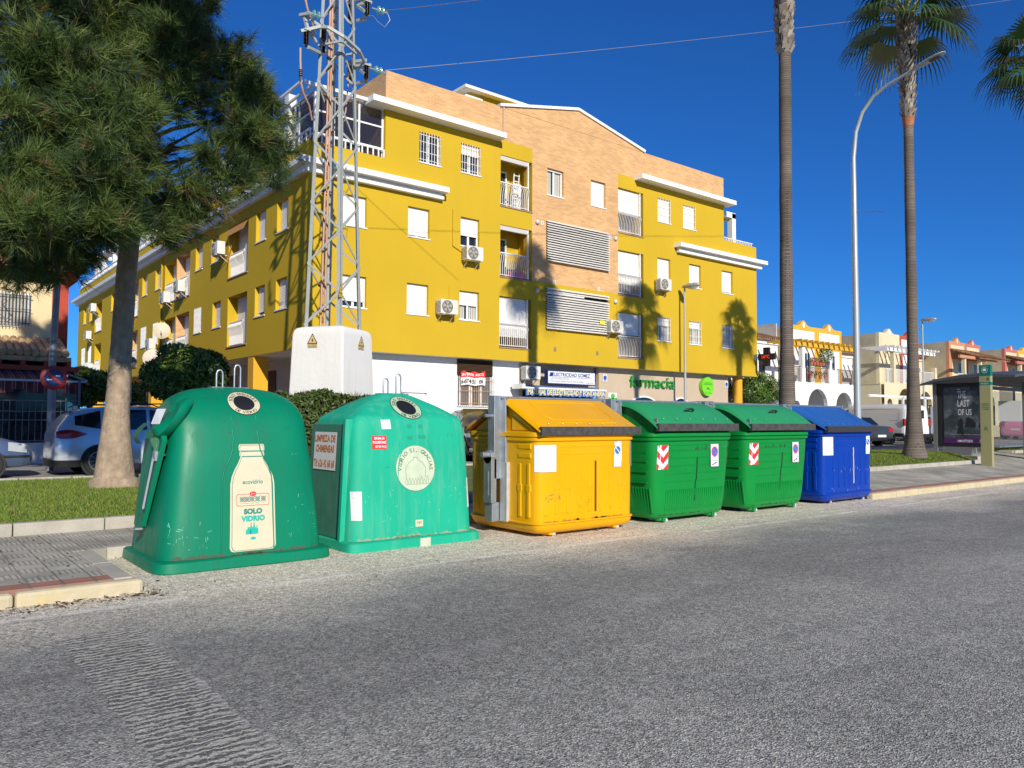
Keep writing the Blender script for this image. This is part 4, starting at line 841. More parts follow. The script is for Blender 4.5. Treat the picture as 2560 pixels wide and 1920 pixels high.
def sticker(parent,name,x0,x1,z0,z1,sf,m,off=.005,tilt=0.):
    b=MB(); n=4; dx=(z1-z0)*tilt
    b.sheet(lambda i,j:sf(off)(x0+(x1-x0)*i+dx*j,z0+(z1-z0)*j-(x1-x0)*i*tilt),n,n); return b.build(name,m,parent,norm=False)
RS=mat('sticker_red',(.72,.03,.03),.5)
o=sticker(t,'red_sticker',CX2-.60,CX2-.40,1.20,1.36,sf2,RS); b=MB(); mp=lambda u,v:sf2(.008)(u,v); text(b,'ESPUMA DE',CX2-.57,CX2-.43,1.315,1.345,mp,.04); text(b,'POLIURETANO',CX2-.59,CX2-.41,1.265,1.298,mp,.04); text(b,'637 09 74 23',CX2-.56,CX2-.41,1.215,1.245,mp,.04); b.build('lettering',SW,o,norm=False)
PINKW=mat('faded_white_sticker',(.72,.70,.69),.6,dirt=.4,dcol=(.6,.35,.35),ds=30)
o=sticker(t,'white_sticker',CX2-.46,CX2-.33,1.44,1.555,sf2,PINKW,tilt=-.03)
o=sticker(t,'white_tape',CX2-.855,CX2-.745,.36,.70,sf2,mat('peeling_white_tape',(.68,.68,.66),.6,dirt=.5,dcol=(.3,.45,.38),ds=14)); o=sticker(t,'white_tape',CX2+.79,CX2+.85,.42,.80,sf2,mat('peeling_white_tape',(.68,.68,.66),.6))
o=sticker(t,'small_label',CX2-.02,CX2+.09,.23,.315,sf2,CREAM); b=MB(); text(b,'vyc',CX2,CX2+.07,.255,.295,lambda u,v:sf2(.008)(u,v)); b.build('print',TEAL,o,norm=False)
tp=mat('old_green_tape',(.01,.30,.18),.5); sticker(t,'tape_piece',CX2-.09,CX2-.03,1.455,1.50,sf2,tp); sticker(t,'tape_piece',CX2+.07,CX2+.13,1.455,1.50,sf2,tp); sticker(t,'tape_piece',CX2-.10,CX2-.03,1.315,1.355,sf2,tp); sticker(t,'tape_piece',CX2+.06,CX2+.16,1.325,1.365,sf2,tp)
b=MB(); b.box(CX2-.01,CX2+.14,CY2-.80,CY2-.785,.0,.1); b.build('repair_plate',mat('pale_patch',(.50,.55,.45),.7,dirt=.5,dcol=(.4,.33,.2),ds=9),t)
hook(t,CX2+.03,CY2,1.90,0)
# recessed left door with its flange and notice
b=MB(); b.add([(CX2-.895+.04*z,8.66,.13),(CX2-.90,9.66,.13),(CX2-.855,9.62,1.5),(CX2-.855,8.68,1.5),(CX2-.86,8.66,.13),(CX2-.86,9.66,.13),(CX2-.82,9.62,1.5),(CX2-.82,8.68,1.5)] if False else [(CX2-.915,8.62,.12),(CX2-.915,9.62,.12),(CX2-.868,9.56,1.5),(CX2-.868,8.64,1.5),(CX2-.85,8.62,.12),(CX2-.85,9.62,.12),(CX2-.80,9.56,1.5),(CX2-.80,8.64,1.5)],[(0,1,2,3),(4,7,6,5),(0,4,5,1),(1,5,6,2),(2,6,7,3),(3,7,4,0)])
dr=b.build('side_door',mat('old_dark_green',(.035,.20,.135),.6,var=.1,vs=4,dirt=.8,dcol=(.13,.19,.16),ds=2.4,streak=True),t,bevel=.006)
b=MB(); b.add([(CX2-.955,8.57,.1),(CX2-.955,8.63,.1),(CX2-.895,8.63,1.56),(CX2-.895,8.57,1.56),(CX2-.85,8.57,.1),(CX2-.85,8.63,.1),(CX2-.80,8.63,1.56),(CX2-.80,8.57,1.56)],[(0,1,2,3),(4,7,6,5),(0,4,5,1),(1,5,6,2),(2,6,7,3),(3,7,4,0)]); b.build('flange',IG2,t)
b=MB(); b.add([(CX2-.878,8.80,.98),(CX2-.878,9.42,.98),(CX2-.862,9.40,1.44),(CX2-.862,8.80,1.44)],[(0,1,2,3)]); b.f=[]; b.mi=[]; b.v=[]
b.quad((CX2-.898,8.83,.93),(CX2-.898,9.46,.93),(CX2-.874,9.46,1.40),(CX2-.874,8.83,1.40)); no=b.build('paper_notice',SW,dr,norm=False)
b=MB(); mp=lambda u,v:(CX2-.903+(v-.93)*.051,9.46-u*.63,v); OR=mat('orange_print',(.55,.20,.06),.6)
text(b,'LIMPIEZA DE',.04,.96,1.28,1.365,mp,.03); text(b,'CHIMENEAS',.1,.92,1.15,1.24,mp,.03); text(b,'Tlf: 626 42 68 68',.04,.96,.965,1.06,mp,.02); b.build('lettering',OR,no,norm=False)
def scratches(t,sf,xs,zs,n,m,nm='scratches',L_=.05,seed=3):
    rr=random.Random(seed); b=MB()
    for i in range(n):
        x=rr.uniform(*xs); z=rr.uniform(*zs); l=rr.uniform(.2,1)*L_; a=rr.choice([rr.uniform(-.3,.3),rr.uniform(1.2,1.9)]); dx,dz=l*math.cos(a),l*math.sin(a); w_=rr.uniform(.0015,.004)
        b.add([sf(.0035)(x,z),sf(.0035)(x+dx,z+dz),sf(.0035)(x+dx*.9+w_,z+dz*.9+w_),sf(.0035)(x+w_,z+w_*1.5)],[(0,1,2,3)])
    b.build(nm,m,t,norm=False)
def grime(t,sf,xs,z0,n,m,seed=5,h=.05,nm='grime'):
    rr=random.Random(seed); b=MB()
    for i in range(n):
        x=rr.uniform(*xs); w_=rr.uniform(.01,.06); hh=rr.uniform(.2,1)*h
        pts=[(x-w_,z0),(x+w_,z0),(x+w_*.7,z0+hh*.5),(x+w_*.1,z0+hh),(x-w_*.6,z0+hh*.6)]; b.add([sf(.003)(*p) for p in pts],[tuple(range(5))])
    b.build(nm,m,t,norm=False)
bank1=[o for o in bpy.data.objects if o.get('category')=='bottle bank' and o.name=='bottle_bank'][0]; bank2=bpy.data.objects['bottle_bank.001']
GR1=mat('dried_mud',(.07,.10,.06),.9); PS=mat('pale_scratch',(.25,.55,.42),.8); PS2=mat('pale_scratch_mint',(.35,.65,.5),.8); DKS=mat('dark_scratch',(.02,.12,.08),.8)
grime(bank1,sf1,(CX-.80,CX+.80),.121,70,GR1,1,.045); scratches(bank1,sf1,(CX-.82,CX-.4),(.14,.5),26,PS); scratches(bank1,sf1,(CX+.4,CX+.78),(.2,1.2),16,PS,seed=8); scratches(bank1,sf1,(CX-.25,CX+.5),(1.3,1.6),14,DKS,seed=9,L_=.08)
grime(bank2,sf2,(CX2-.82,CX2+.82),.115,60,mat('sandy_grime',(.28,.34,.2),.9),2,.04); scratches(bank2,sf2,(CX2-.8,CX2+.8),(.15,.7),40,PS2,seed=4); scratches(bank2,sf2,(CX2-.6,CX2+.8),(.7,1.5),30,DKS,seed=6)
# ---- wheeled containers
def feet(t,cx,front_y,hx,back_y,colm,z1=.10):
    for i,(x,y) in enumerate(((cx-hx*.68,front_y+.04),(cx+hx*.62,front_y+.04),(cx-hx*.68,back_y-.1),(cx+hx*.62,back_y-.1))):
        b=MB(); b.tube([(x-.14,y+.12,z1+.03),(x-.05,y+.04,.055),(x-.0,y,.05)],[.055,.04,.035],8); b.box(x-.035,x+.03,y-.05,y+.04,.02,.085); c=b.build('foot',colm,t,bevel=.008)
        b=MB(); b.lathe((x+.035,y-.01,.032),[(.028,0),(.032,.01),(.032,.045),(.028,.055)],14,axis='x'); b.build('wheel',mat('pale_wheel',(.55,.55,.50),.6,dirt=.4,dcol=(.2,.18,.15),ds=20),c,smooth=40)
def cont_mat(n,c,dc): return mat(n,c,.32,var=.06,vs=1.8,dirt=.5,dcol=dc,ds=3.6,bump=.05,bs=5,spec=.35)
def nopark(parent,x0,z0,w_,h_,y,torn=False,slant=0):
    b=MB(); q=[(0,0),(1,0),(1,1),(0,1)] if not torn else [(0,0),(.9,0),(1,.3),(.97,1),(.6,1.02),(.3,.97),(.12,1.0),(.08,.86),(.22,.8),(.05,.72),(.1,.55),(0,.4)]
    mp=lambda u,v:(x0+u*w_,y-.004-slant*v*h_,z0+v*h_); b.add([mp(*p) for p in q],[tuple(range(len(q)))]); o=b.build('no_parking_sticker',SW,parent,norm=False)
    m2=lambda e:(lambda u,v:(x0+w_*.5+u,y-e-slant*(h_*.68+v),z0+h_*.66+v)); R=w_*.42
    b=MB()
    if not torn: ring(b,0,0,R*.80,R,m2(.006),30); b.add([m2(.0075)(*p) for p in ((-.62*R,.52*R),(-.50*R,.66*R),(.62*R,-.52*R),(.50*R,-.66*R))],[(0,1,2,3)]); b.build('red_ring',RS,o,norm=False); b=MB()
    b.add([m2(.0065)(*p) for p in circ(0,0,R*.80,30)],[tuple(range(30))]); b.build('blue_disc',mat('sign_blue',(.03,.17,.58),.5),o,norm=False)
    b=MB()
    if torn: b.add([m2(.0075)(*p) for p in ((-.66*R,.50*R),(-.52*R,.66*R),(.66*R,-.50*R),(.52*R,-.66*R))],[(0,1,2,3)])
    else: b.box(x0+w_*.1,x0+w_*.9,y-.006-slant*h_*.3,y-.005-slant*h_*.3,z0+h_*.26,z0+h_*.27)
    m3=lambda u,v:(x0+u*w_,y-.0065-slant*v*h_,z0+v*h_); b.add([m3(*p) for p in ((.2,.06),(.75,.16),(.7,.22),(.5,.15),(.18,.1))],[tuple(range(5))]); b.build('tow_mark',BLACK if not torn else SW,o,norm=False); return o
def chevrons(parent,x0,w_,z0,h_,sf,half=False):
    b=MB(); n=3; b.sheet(lambda i,j:sf(.004)(x0+w_*i,z0+h_*j),4,1); o=b.build('reflective_sticker',SW,parent,norm=False); b=MB(); m=lambda u,v:sf(.0065)(x0+w_*u,z0+h_*v)
    for k in (-.30,.22,.74):
        for s in ((0,.5),(.5,1)) if not half else ((0,1),):
            a,c=s; ya=.30 if a<.25 else 0; yc=0 if a<.25 else .30
            if half: ya,yc=.3,0
            q=[(a,k+ya),(c,k+yc),(c,k+yc+.26),(a,k+ya+.26)]; q=[(u,min(1,max(0,v))) for u,v in q]; b.add([m(*p) for p in q],[(0,1,2,3)])
    b.build('red_chevrons',RS,o,norm=False); return o
def lid_pair(t,cx,hx,yr,yf,yb,zr,zf,curved,m,rub,handle,bolts):
    """two sloped lids meeting at a ridge"""
    for sgn,ye,nm in ((-1,yf,'front_lid'),(1,yb,'rear_lid')):
        b=MB(); N=14; sec=[]
        for i in range(N+1):
            u=i/N; y=yr+sgn*.09+(ye-yr-sgn*.09)*u
            z=zr-(zr-zf)*(u if not curved else (1-math.cos(u*math.pi/2*.96))*.98); sec.append((y,z))
        vs=[];fs=[]; th=.045
        xs=[cx-hx,cx-hx+.03,cx-hx+.06,cx+hx-.06,cx+hx-.03,cx+hx]; dz=[-.075,-.01,0,0,-.01,-.075]
        for (y,z) in sec:
            for x,d in zip(xs,dz): vs.append((x,y,z+d))
        n=len(xs)
        for i in range(N):
            for k in range(n-1): fs.append((i*n+k,i*n+k+1,(i+1)*n+k+1,(i+1)*n+k))
        b.add(vs,fs)
        # under skin
        vs2=[(cx-hx+.012,y,z-.07) for y,z in sec]+[(cx+hx-.012,y,z-.07) for y,z in sec]; b.add(vs2,[(i,i+1,N+2+i,N+1+i) for i in range(N)])
        y,z=sec[-1]; b.add([(cx-hx,y,z-.075),(cx+hx,y,z-.075),(cx+hx-.03,y,z-.01),(cx-hx+.03,y,z-.01)],[(0,1,2,3)])
        lid=b.build(nm,m,t,smooth=50,norm=False)
        y,z=sec[-1]; b=MB(); b.box(cx-hx+.02,cx+hx+.03,min(y,y+sgn*.025),max(y,y+sgn*.025),z-.115,z-.0); b.rings([[(cx-hx+.01+.0*k,y+sgn*(.0+.04*math.cos(a)),z-.06+.06*math.sin(a)) for a in [2*math.pi*q/12 for q in range(12)]] for k in (0,1)][:1]*1+[[(cx-hx+.06,y+sgn*(.01+.02*math.cos(a)),z-.06+.05*math.sin(a)) for a in [2*math.pi*q/12 for q in range(12)]]])
        b.build('rubber_flap',rub,lid)
        if sgn<0:
            b=MB()
            for i in range(bolts): x=cx-hx*.8+i*hx*1.6/(bolts-1); b.lathe((x,y+.045,z+(.035 if not curved else .07)),[(.012,0),(.010,.008)],8)
            b.build('bolts',GALV,lid)
            if handle:
                k=9; y_,z_=sec[k]; b=MB(); b.tube([(cx-.02,y_+.01,z_+.01),(cx+.02,y_-.03,z_+.045),(cx+.12,y_-.035,z_+.05),(cx+.17,y_-.03,z_+.035),(cx+.19,y_+.01,z_+.01)],[.012,.02,.018,.018,.01],8); b.build('handle',BLACK,lid,smooth=60)
            else:
                # pressed panel outline
                b=MB(); pr=[(-.62,.12),(.62,.12),(.66,.2),(.66,.66),(.58,.76),(-.58,.76),(-.66,.66),(-.66,.2),(-.62,.12)]
                def L3(u,v): 
                    y_=yr-.09+(yf-yr+.09)*v; z_=zr-(zr-zf)*v; return (cx+u*hx,y_,z_+.001)
                b.tube([L3(*p) for p in pr],.007,6); b.tube([L3(-.6,.86),L3(-.1,.86)],.008,6); b.tube([L3(.1,.86),L3(.6,.86)],.008,6); b.build('pressed_panel',m,lid,smooth=80)
def arm(t,cx,hx,yc,mt,zt=1.88):
    b=MB(); b.box(cx-hx-.15,cx-hx-.02,yc-.02,yc+.13,.75,zt+.02); b.box(cx-hx-.025,cx-hx-.005,yc-.11,yc+.0,.75,zt-.02)
    b.box(cx-hx-.05,cx+hx+.02,yc-.06,yc+.06,zt-.02,zt+.012); a=b.build('lifting_frame',mt,t,bevel=.006)
    b=MB(); b.box(cx-hx-.20,cx-hx-.11,yc-.02,yc+.16,.42,1.05); b.lathe((cx-hx-.20,yc+.07,1.05),[(.095,0),(.095,.09)],20,axis='x'); b.tube([(cx-hx-.16,yc+.07,1.08),(cx-hx-.30,yc+.07,1.08)],.04,12); b.tube([(cx-hx-.14,yc+.04,1.62),(cx-hx-.27,yc+.04,1.62)],.025,12); b.box(cx-hx-.205,cx-hx-.2,yc+.04,yc+.08,.52,.85); b.box(cx-hx-.17,cx-hx-.04,yc-.0,yc+.16,.16,.42); b.build('pivot_plate',mt,a,bevel=.006)
    b=MB(); b.box(cx-hx-.045,cx-hx+.006,yc-.17,yc-.02,.17,.98); b.box(cx-hx-.05,cx-hx-.044,yc-.17,yc-.155,.17,1.28); b.build('guide_rail',mat('worn_zinc',(.55,.56,.56),.5,m=.4,var=.12,vs=12,dirt=.4,dcol=(.3,.28,.25),ds=6),a)
    b=MB()
    for x in (cx+hx+.005,): b.box(x,x+.035,yc-.07,yc+.06,.3,1.45); b.box(x,x+.05,yc-.1,yc+.1,zt-.06,zt+.02)
    b.build('right_rail',mt,a)
def typeA(cx,m,mk_label,seal,stick,metal,lidm=None,arm_on=True,hx=.945):
    t=thing('waste_container',(cx,8.66,0),*mk_label); yc=8.66; hy=.80
    # waist body with raised ribs
    b=MB(); b.rings([sring(cx,yc,.86*hx/.945,.72,.045,12),sring(cx,yc,.91*hx/.945,.77,.075,12),sring(cx,yc,hx-.012,hy-.005,.13,12),sring(cx,yc,hx-.005,hy,.175,12)]); b.build('tub',m,t,smooth=50)
    b=MB(); b.rings([sring(cx,yc,hx+.012,hy+.012,.172,11),sring(cx,yc,hx+.018,hy+.018,.182,11),sring(cx,yc,hx+.012,hy+.012,.196,11),sring(cx,yc,hx-.02,hy-.02,.20,11)]); b.build('lower_rim',m,t,smooth=40)
    b=MB(); b.rings([sring(cx,yc,hx-.012,hy-.012,.19,11),sring(cx,yc,hx-.006,hy-.006,.7,11),sring(cx,yc,hx-.004,hy-.004,1.27,11)]); b.build('body',m,t,smooth=50)
    b=MB(); b.rings([sring(cx,yc,hx-.01,hy-.01,1.265,11),sring(cx,yc,hx+.02,hy+.02,1.285,11),sring(cx,yc,hx+.022,hy+.022,1.32,11),sring(cx,yc,hx+.005,hy+.005,1.33,11),sring(cx,yc,hx+.03,hy+.03,1.34,11),sring(cx,yc,hx+.03,hy+.03,1.395,11),sring(cx,yc,hx-.03,hy-.03,1.41,11)]); b.build('upper_rim',m,t,smooth=40)
    # gable ends
    b=MB(); g=[(yc-hy+.05,1.38),(yc+hy-.05,1.38),(yc+.08,1.76),(yc-.08,1.76)]; b.prism(g,-hx+.05,hx-.05,lambda u,v,d:(cx+d,u,v)); b.prism([(yc-hy+.2,1.42),(yc-.2,1.42),(yc-.2,1.62)],-hx+.035,-hx+.05,lambda u,v,d:(cx+d,u,v)); b.build('gable',m,t,bevel=.01)
    b=MB(); yf_=yc-hy+.002
    for i in range(7):
        x=cx-.60+i*.205; b.box(x-.032,x+.032,yf_-.003,yf_+.02,.30,1.0); b.box(x-.048,x+.048,yf_-.006,yf_+.02,.62,.70)
    b.box(cx-.55,cx+.72,yf_-.0025,yf_+.02,1.09,1.12); b.box(cx-.55,cx+.72,yf_-.0025,yf_+.02,1.19,1.235)
    for y in (yc-.60,yc-.42,yc+.35,yc+.55): b.box(cx-hx-.004,cx-hx+.03,y-.03,y+.03,.26,.98); b.box(cx-hx-.007,cx-hx+.03,y-.045,y+.045,.6,.7)
    for z in (1.05,1.17): b.box(cx-hx-.004,cx-hx+.03,yc-.65,yc-.38,z,z+.07); b.box(cx-hx-.004,cx-hx+.03,yc+.33,yc+.58,z,z+.07)
    b.build('ribs',m,t,bevel=.012)
    b=MB(); b.tube([(cx+x,yc-hy+.05+.0,.17-.0) for x in (-.3,)]+[(cx-.31,yc-hy+.02,.12),(cx-.35,yc-hy+.06,.06)],.008,6); b.tube([(cx+.62,yc-hy-.002,.17),(cx+.60,yc-hy+.02,.12),(cx+.55,yc-hy+.06,.06)],.008,6); b.tube([(cx-.68,yc-hy+.0,.17),(cx-.7,yc-hy+.02,.12),(cx-.75,yc-hy+.06,.06)],.008,6); b.build('seam',m,t,smooth=60)
    lid_pair(t,cx,hx+.01,yc-.03,yc-hy-.05,yc+hy+.05,1.86,1.475,False,lidm or m,seal,False,7)
    feet(t,cx,yc-hy+.08,hx,yc+hy-.05,m); sf=lambda off:(lambda x,z:(x,yc-hy*(1-min(.995,abs((x-cx)/hx))**11)**(1/11)-off-.003,z))
    b=MB(); b.tube([(cx+.27,yc-hy+.13,.0),(cx+.27,yc-hy+.13,.1)],.02,8); b.build('drain_plug',RUB,t)
    stick(t,sf,yc-hy); 
    if arm_on: arm(t,cx,hx,yc-.03,metal)
    return t
YC=cont_mat('yellow_container_plastic',(.77,.378,.0),(.66,.32,.005)); BC=cont_mat('blue_container_plastic',(.0,.04,.34),(.004,.04,.28)); BLID=mat('faded_blue_lid',(.015,.10,.36),.5,var=.05,vs=2)
def styY(t,sf,yf):
    cx=7.66; b=MB(); b.sheet(lambda i,j:sf(.004)(cx-.925+.30*i,.87+.36*j),10,1); b.build('white_sticker',SW,t,norm=False)
    b=MB(); b.sheet(lambda i,j:sf(.004)(cx+.86+.082*i,.90+.36*j),6,1); b.build('white_sticker',SW,t,norm=False)
    nopark(t,cx+.47,.90,.165,.36,yf-.006,torn=True); b=MB(); b.box(cx+.105,cx+.125,yf-.012,yf-.002,.30,1.0); b.build('rubber_strip',mat('brown_rubber',(.10,.05,.02),.7),t)
    b=MB()
    for k in range(9): 
        x=cx-.82+random.uniform(0,.25); z=.5+random.uniform(-.03,.04); b.add([sf(.004)(x,z),sf(.004)(x+.03,z+.004),sf(.004)(x+.025,z+.014)],[(0,1,2)])
    outline(b,[(cx-.80,.50),(cx-.78,.54),(cx-.73,.565),(cx-.66,.57)],lambda u,v:sf(.004)(u,v),.008); outline(b,[(cx-.58,.57),(cx-.555,.53),(cx-.55,.49)],lambda u,v:sf(.004)(u,v),.008)
    b.build('scuffs',mat('scuff_grey',(.28,.2,.1),.8),t,norm=False)
    scratches(t,sf,(cx-.85,cx+.85),(.22,.6),30,mat('brown_scratch',(.35,.2,.02),.8),seed=11); grime(t,sf,(cx-.85,cx+.85),.201,40,mat('brown_scratch',(.35,.2,.02),.8),7,.03)
DG_=mat('dark_grime_mark',(.20,.12,.02),.85)
typeA(7.66,YC,('bright yellow wheeled recycling container with grey steel lifting frame on its left','waste container','wheeled waste containers'),RUB,styY,GALV)
def styB(t,sf,yf):
    cx=14.74; b=MB(); b.sheet(lambda i,j:sf(.004)(cx-.90+.27*i,.92+.35*j),10,1); s_=b.build('white_sticker',mat('torn_white_sticker',(.68,.68,.64),.6,dirt=.35,dcol=(.1,.14,.35),ds=11),t,norm=False)
    b=MB(); b.sheet(lambda i,j:sf(.004)(cx+.86+.075*i,.93+.36*j),6,1); b.build('white_sticker',SW,t,norm=False)
    nopark(t,cx+.60,.92,.17,.36,yf-.006,torn=True); b=MB(); n=12
    for i in range(n): z=.36+i*.058; x=cx+.105+random.uniform(-.003,.003); b.box(x,x+.022,yf-.012,yf-.002,z,z+.06)
    b.build('white_strip',mat('chipped_white_strip',(.6,.62,.62),.7,dirt=.6,dcol=(.05,.08,.4),ds=14),t)
    b=MB(); 
    for k in range(26): 
        x=cx+random.uniform(-.8,.85); z=random.choice([.25,.6,.62])+random.uniform(-.04,.05); w_=random.uniform(.008,.025); b.add([sf(.0045)(x,z),sf(.0045)(x+w_,z+.01),sf(.0045)(x+w_*.6,z+random.uniform(.02,.06))],[(0,1,2)])
    b.build('scuffs',mat('pale_blue_scuff',(.25,.33,.6),.8),t,norm=False)
typeA(14.74,BC,('deep blue wheeled paper container, rightmost of the row','waste container','wheeled waste containers'),mat('black_seal',(.03,.03,.035),.7),styB,GALV,lidm=BLID,arm_on=True)
GC=cont_mat('green_container_plastic',(.003,.235,.038),(.01,.17,.04)); GLID=mat('green_lid_plastic',(.02,.28,.10),.5,var=.05,vs=2,dirt=.15,dcol=(.05,.24,.12),ds=3)
def typeB(cx,label,nick):
    t=thing('waste_container',(cx,8.66,0),label,'waste container','wheeled waste containers'); yc=8.66
    tab=[(.065,.82,.66),(.10,.87,.71),(.3,.905,.75),(.8,.95,.78),(1.0,.965,.79),(1.24,.98,.80)]
    b=MB(); b.rings([sring(cx,yc,a,d,z,10) for z,a,d in smoothtab(tab)]); b.build('body',GC,t,smooth=50)
    b=MB(); b.rings([sring(cx,yc,.97,.79,1.235,11),sring(cx,yc,1.0,.82,1.26,11),sring(cx,yc,1.005,.825,1.30,11),sring(cx,yc,.985,.80,1.31,11),sring(cx,yc,1.015,.83,1.32,11),sring(cx,yc,1.015,.83,1.37,11),sring(cx,yc,.95,.77,1.385,11)]); b.build('upper_rim',GC,t,smooth=40)
    def sf(off): return lambda x,z:(x,yc-interp([(r[0],r[2]) for r in tab],z)*(1-min(.995,abs((x-cx)/interp([(r[0],r[1]) for r in tab],z)))**10)**.1-off-.003,z)
    # arched ends under the lid
    b=MB(); N=12; g=[(yc+.80*math.cos(math.pi*i/N)*.96,1.37+.42*math.sin(math.pi*i/N)) for i in range(N+1)]; b.prism(g,-.93,.93,lambda u,v,d:(cx+d,u,v)); b.build('arched_end',GC,t)
    b=MB()
    for z in (.62,.74,.86,.98,1.10,1.18): b.sheet(lambda i,j,z=z:(lambda p:(p[0],p[1]-.004*math.sin(math.pi*j),p[2]))(sf(.001)(cx-.70+1.5*i,z+.012*j)),6,4)
    for i in range(28): 
        x=cx-.66+i*.052; p0=sf(.0)(x,.18); p1=sf(.0)(x,.50); b.bar(p0,p1,.022,.012)
    # side louvres and pressed panels
    for i in range(7):
        y=yc-.66+i*.055; b.bar((cx-.865-.0,y,.16),(cx-.925,y,.54),.02,.03)
    for z in (.62,.78,.94,1.08):
        b.bar((cx-.944-.015*z,yc-.64,z),(cx-.944-.015*z,yc-.25,z),.02,.02); 
    b.build('ribs',GC,t)
    b=MB(); outline(b,[(cx+.02,.30),(cx+.03,.62),(cx+.055,.66),(cx+.055,.99)] if nick else [(cx+.02,.36),(cx+.06,.75),(cx+.075,.78),(cx+.08,1.02)],lambda u,v:sf(.006)(u,v),.02); b.build('rubber_strip',BLACK,t,norm=False)
    scratches(t,sf,(cx-.8,cx+.85),(.15,1.2),36,mat('pale_green_scratch',(.12,.42,.2),.8),seed=int(cx*7)); grime(t,sf,(cx-.5,cx+.6),1.10,7,mat('soot_mark',(.02,.09,.03),.8),int(cx),.10,'soot'); grime(t,sf,(cx-.8,cx+.8),.11,30,mat('soot_mark',(.02,.09,.03),.8),int(cx)+3,.03)
    chevrons(t,cx-.865,.22,.82,.37,sf); 
    b=MB(); chevrons(t,cx+.885,.075,.86,.36,sf,half=True)
    nopark(t,cx+.38,.83,.20,.36,sf(0)(cx+.4,1.0)[1]-.012)
    lid_pair(t,cx,.985,yc-.03,yc-.87,yc+.87,1.86,1.49,True,GLID,RUB,True,6)
    feet(t,cx,yc-.70,.93,yc+.7,GC); arm(t,cx,.965,yc-.03,GALV)
    b=MB(); b.box(cx-.96,cx-.945,yc-.85,yc-.80,1.50,1.60); b.build('hinge_pin',GALV,t)
    b=MB(); b.lathe((cx-.78,yc-.56,.05),[(.04,0),(.05,.03),(.035,.10)],10); b.build('drain_plug',RUB,t)
    return t
typeB(9.98,'green wheeled waste container with chevron sticker, next to the yellow one',True)
typeB(12.33,'green wheeled waste container with white scuff under its rim, next to the blue one',False)
# ================================================================ TREES
def mats_(pfx,cols,r=.55,spec=.35): return [mat(f'{pfx}_{i}',c,r,spec=spec) for i,c in enumerate(cols)]
BARK=mat('pine_bark',(.10,.075,.055),.95,var=.3,vs=5,bump=1.,bs=12); 
NEED=mats_('pine_needle',[(.048,.088,.020),(.075,.122,.026),(.12,.165,.034),(.022,.048,.015),(.15,.095,.04)])
def needles(P,D,n,L_,wd,spread=.98):
    """tufts: P,D (k,3) -> n long thin blades each"""
    k=len(P); P=np.repeat(P,n,0); D=np.repeat(D,n,0); m=len(P)
    r=RN.normal(size=(m,3)); d=D+r*spread*.55; d/=np.linalg.norm(d,axis=1)[:,None]
    l=L_*RN.uniform(.6,1.25,m)[:,None]; s=np.cross(d,RN.normal(size=(m,3))); s/=np.linalg.norm(s,axis=1)[:,None]; s*=wd
    B=P+D*RN.uniform(-.18,.05,m)[:,None]; tip=B+d*l; tip[:,2]-=l[:,0]*.12
    return np.stack([B-s,B+s,tip],1)
def pine(root,base,trunk,clusters,name='pine_tree',dens=1.):
    tr=MB(); tr.tube([Vector(p) for p,r in trunk],[r for p,r in trunk],14); 
    T=[(Vector(p),r) for p,r in trunk]
    br=MB(); Ps=[];Ds=[];ms=[]
    for (x,y,z,r) in clusters:
        c=Vector((x,y,z)); zz=max(5.2,z-.75+random.uniform(-.35,.35)); k=max(i for i in range(len(T)-1) if T[i][0].z<=zz) if zz>T[0][0].z else 0; q_=min(1,(zz-T[k][0].z)/(T[k+1][0].z-T[k][0].z)); s=T[k][0].lerp(T[k+1][0],q_); mid=s.lerp(c,.5)+Vector((random.uniform(-.15,.15),random.uniform(-.15,.15),.12))
        br.tube([s,s.lerp(mid,.5)+Vector((0,0,.08)),mid,mid.lerp(c,.6),c],[.05,.042,.032,.022,.012],6)
        n=int(27*r*r*dens)+3
        for i in range(n):
            v=Vector(RN.normal(size=3)).normalized(); 
            if v.z<-.5 and random.random()<.5: v.z=abs(v.z)*.3
            rad=r*random.uniform(.45,1.0); p=c+Vector((v.x*rad,v.y*rad,v.z*rad*.62)); 
            if random.random()<.12: br.tube([c+(p-c)*.15,c+(p-c)*.6+Vector((0,0,-.05)),p],[.022,.013,.006],4)
            d=(v+Vector((0,0,.35))).normalized(); g=random.random()
            for q in range(7):
                o=Vector(RN.normal(size=3))*.115; Ps.append(p+o); Ds.append((d+Vector(RN.normal(size=3))*.35).normalized()); ms.append([0,0,1,1,2,3,3,2][int(g*8)] if random.random()>.04 else 4)
    tr.build('trunk',BARK if name!='x' else BARK,root,smooth=60); br.build('branches',mat('pine_branch',(.16,.12,.09),.9,var=.2,vs=6),root,smooth=60)
    Ps=np.array([tuple(p) for p in Ps]);Ds=np.array([tuple(d) for d in Ds]); n=34
    V=needles(Ps,Ds,n,.31,.0055); mi=np.repeat(np.array(ms),n); flip=RN.random(len(mi))<.25; mi=np.where(flip,(mi+1)%4,mi)
    soup('crown',V,3,NEED,root,mi=mi)
def ray(px,py,Y):
    x=(px-1280)/1955.; y=(py-960)/1955.; d=fw+r2*x-u2*y; t=Y/d.y; return (d.x*t,Y,EYE+d.z*t)
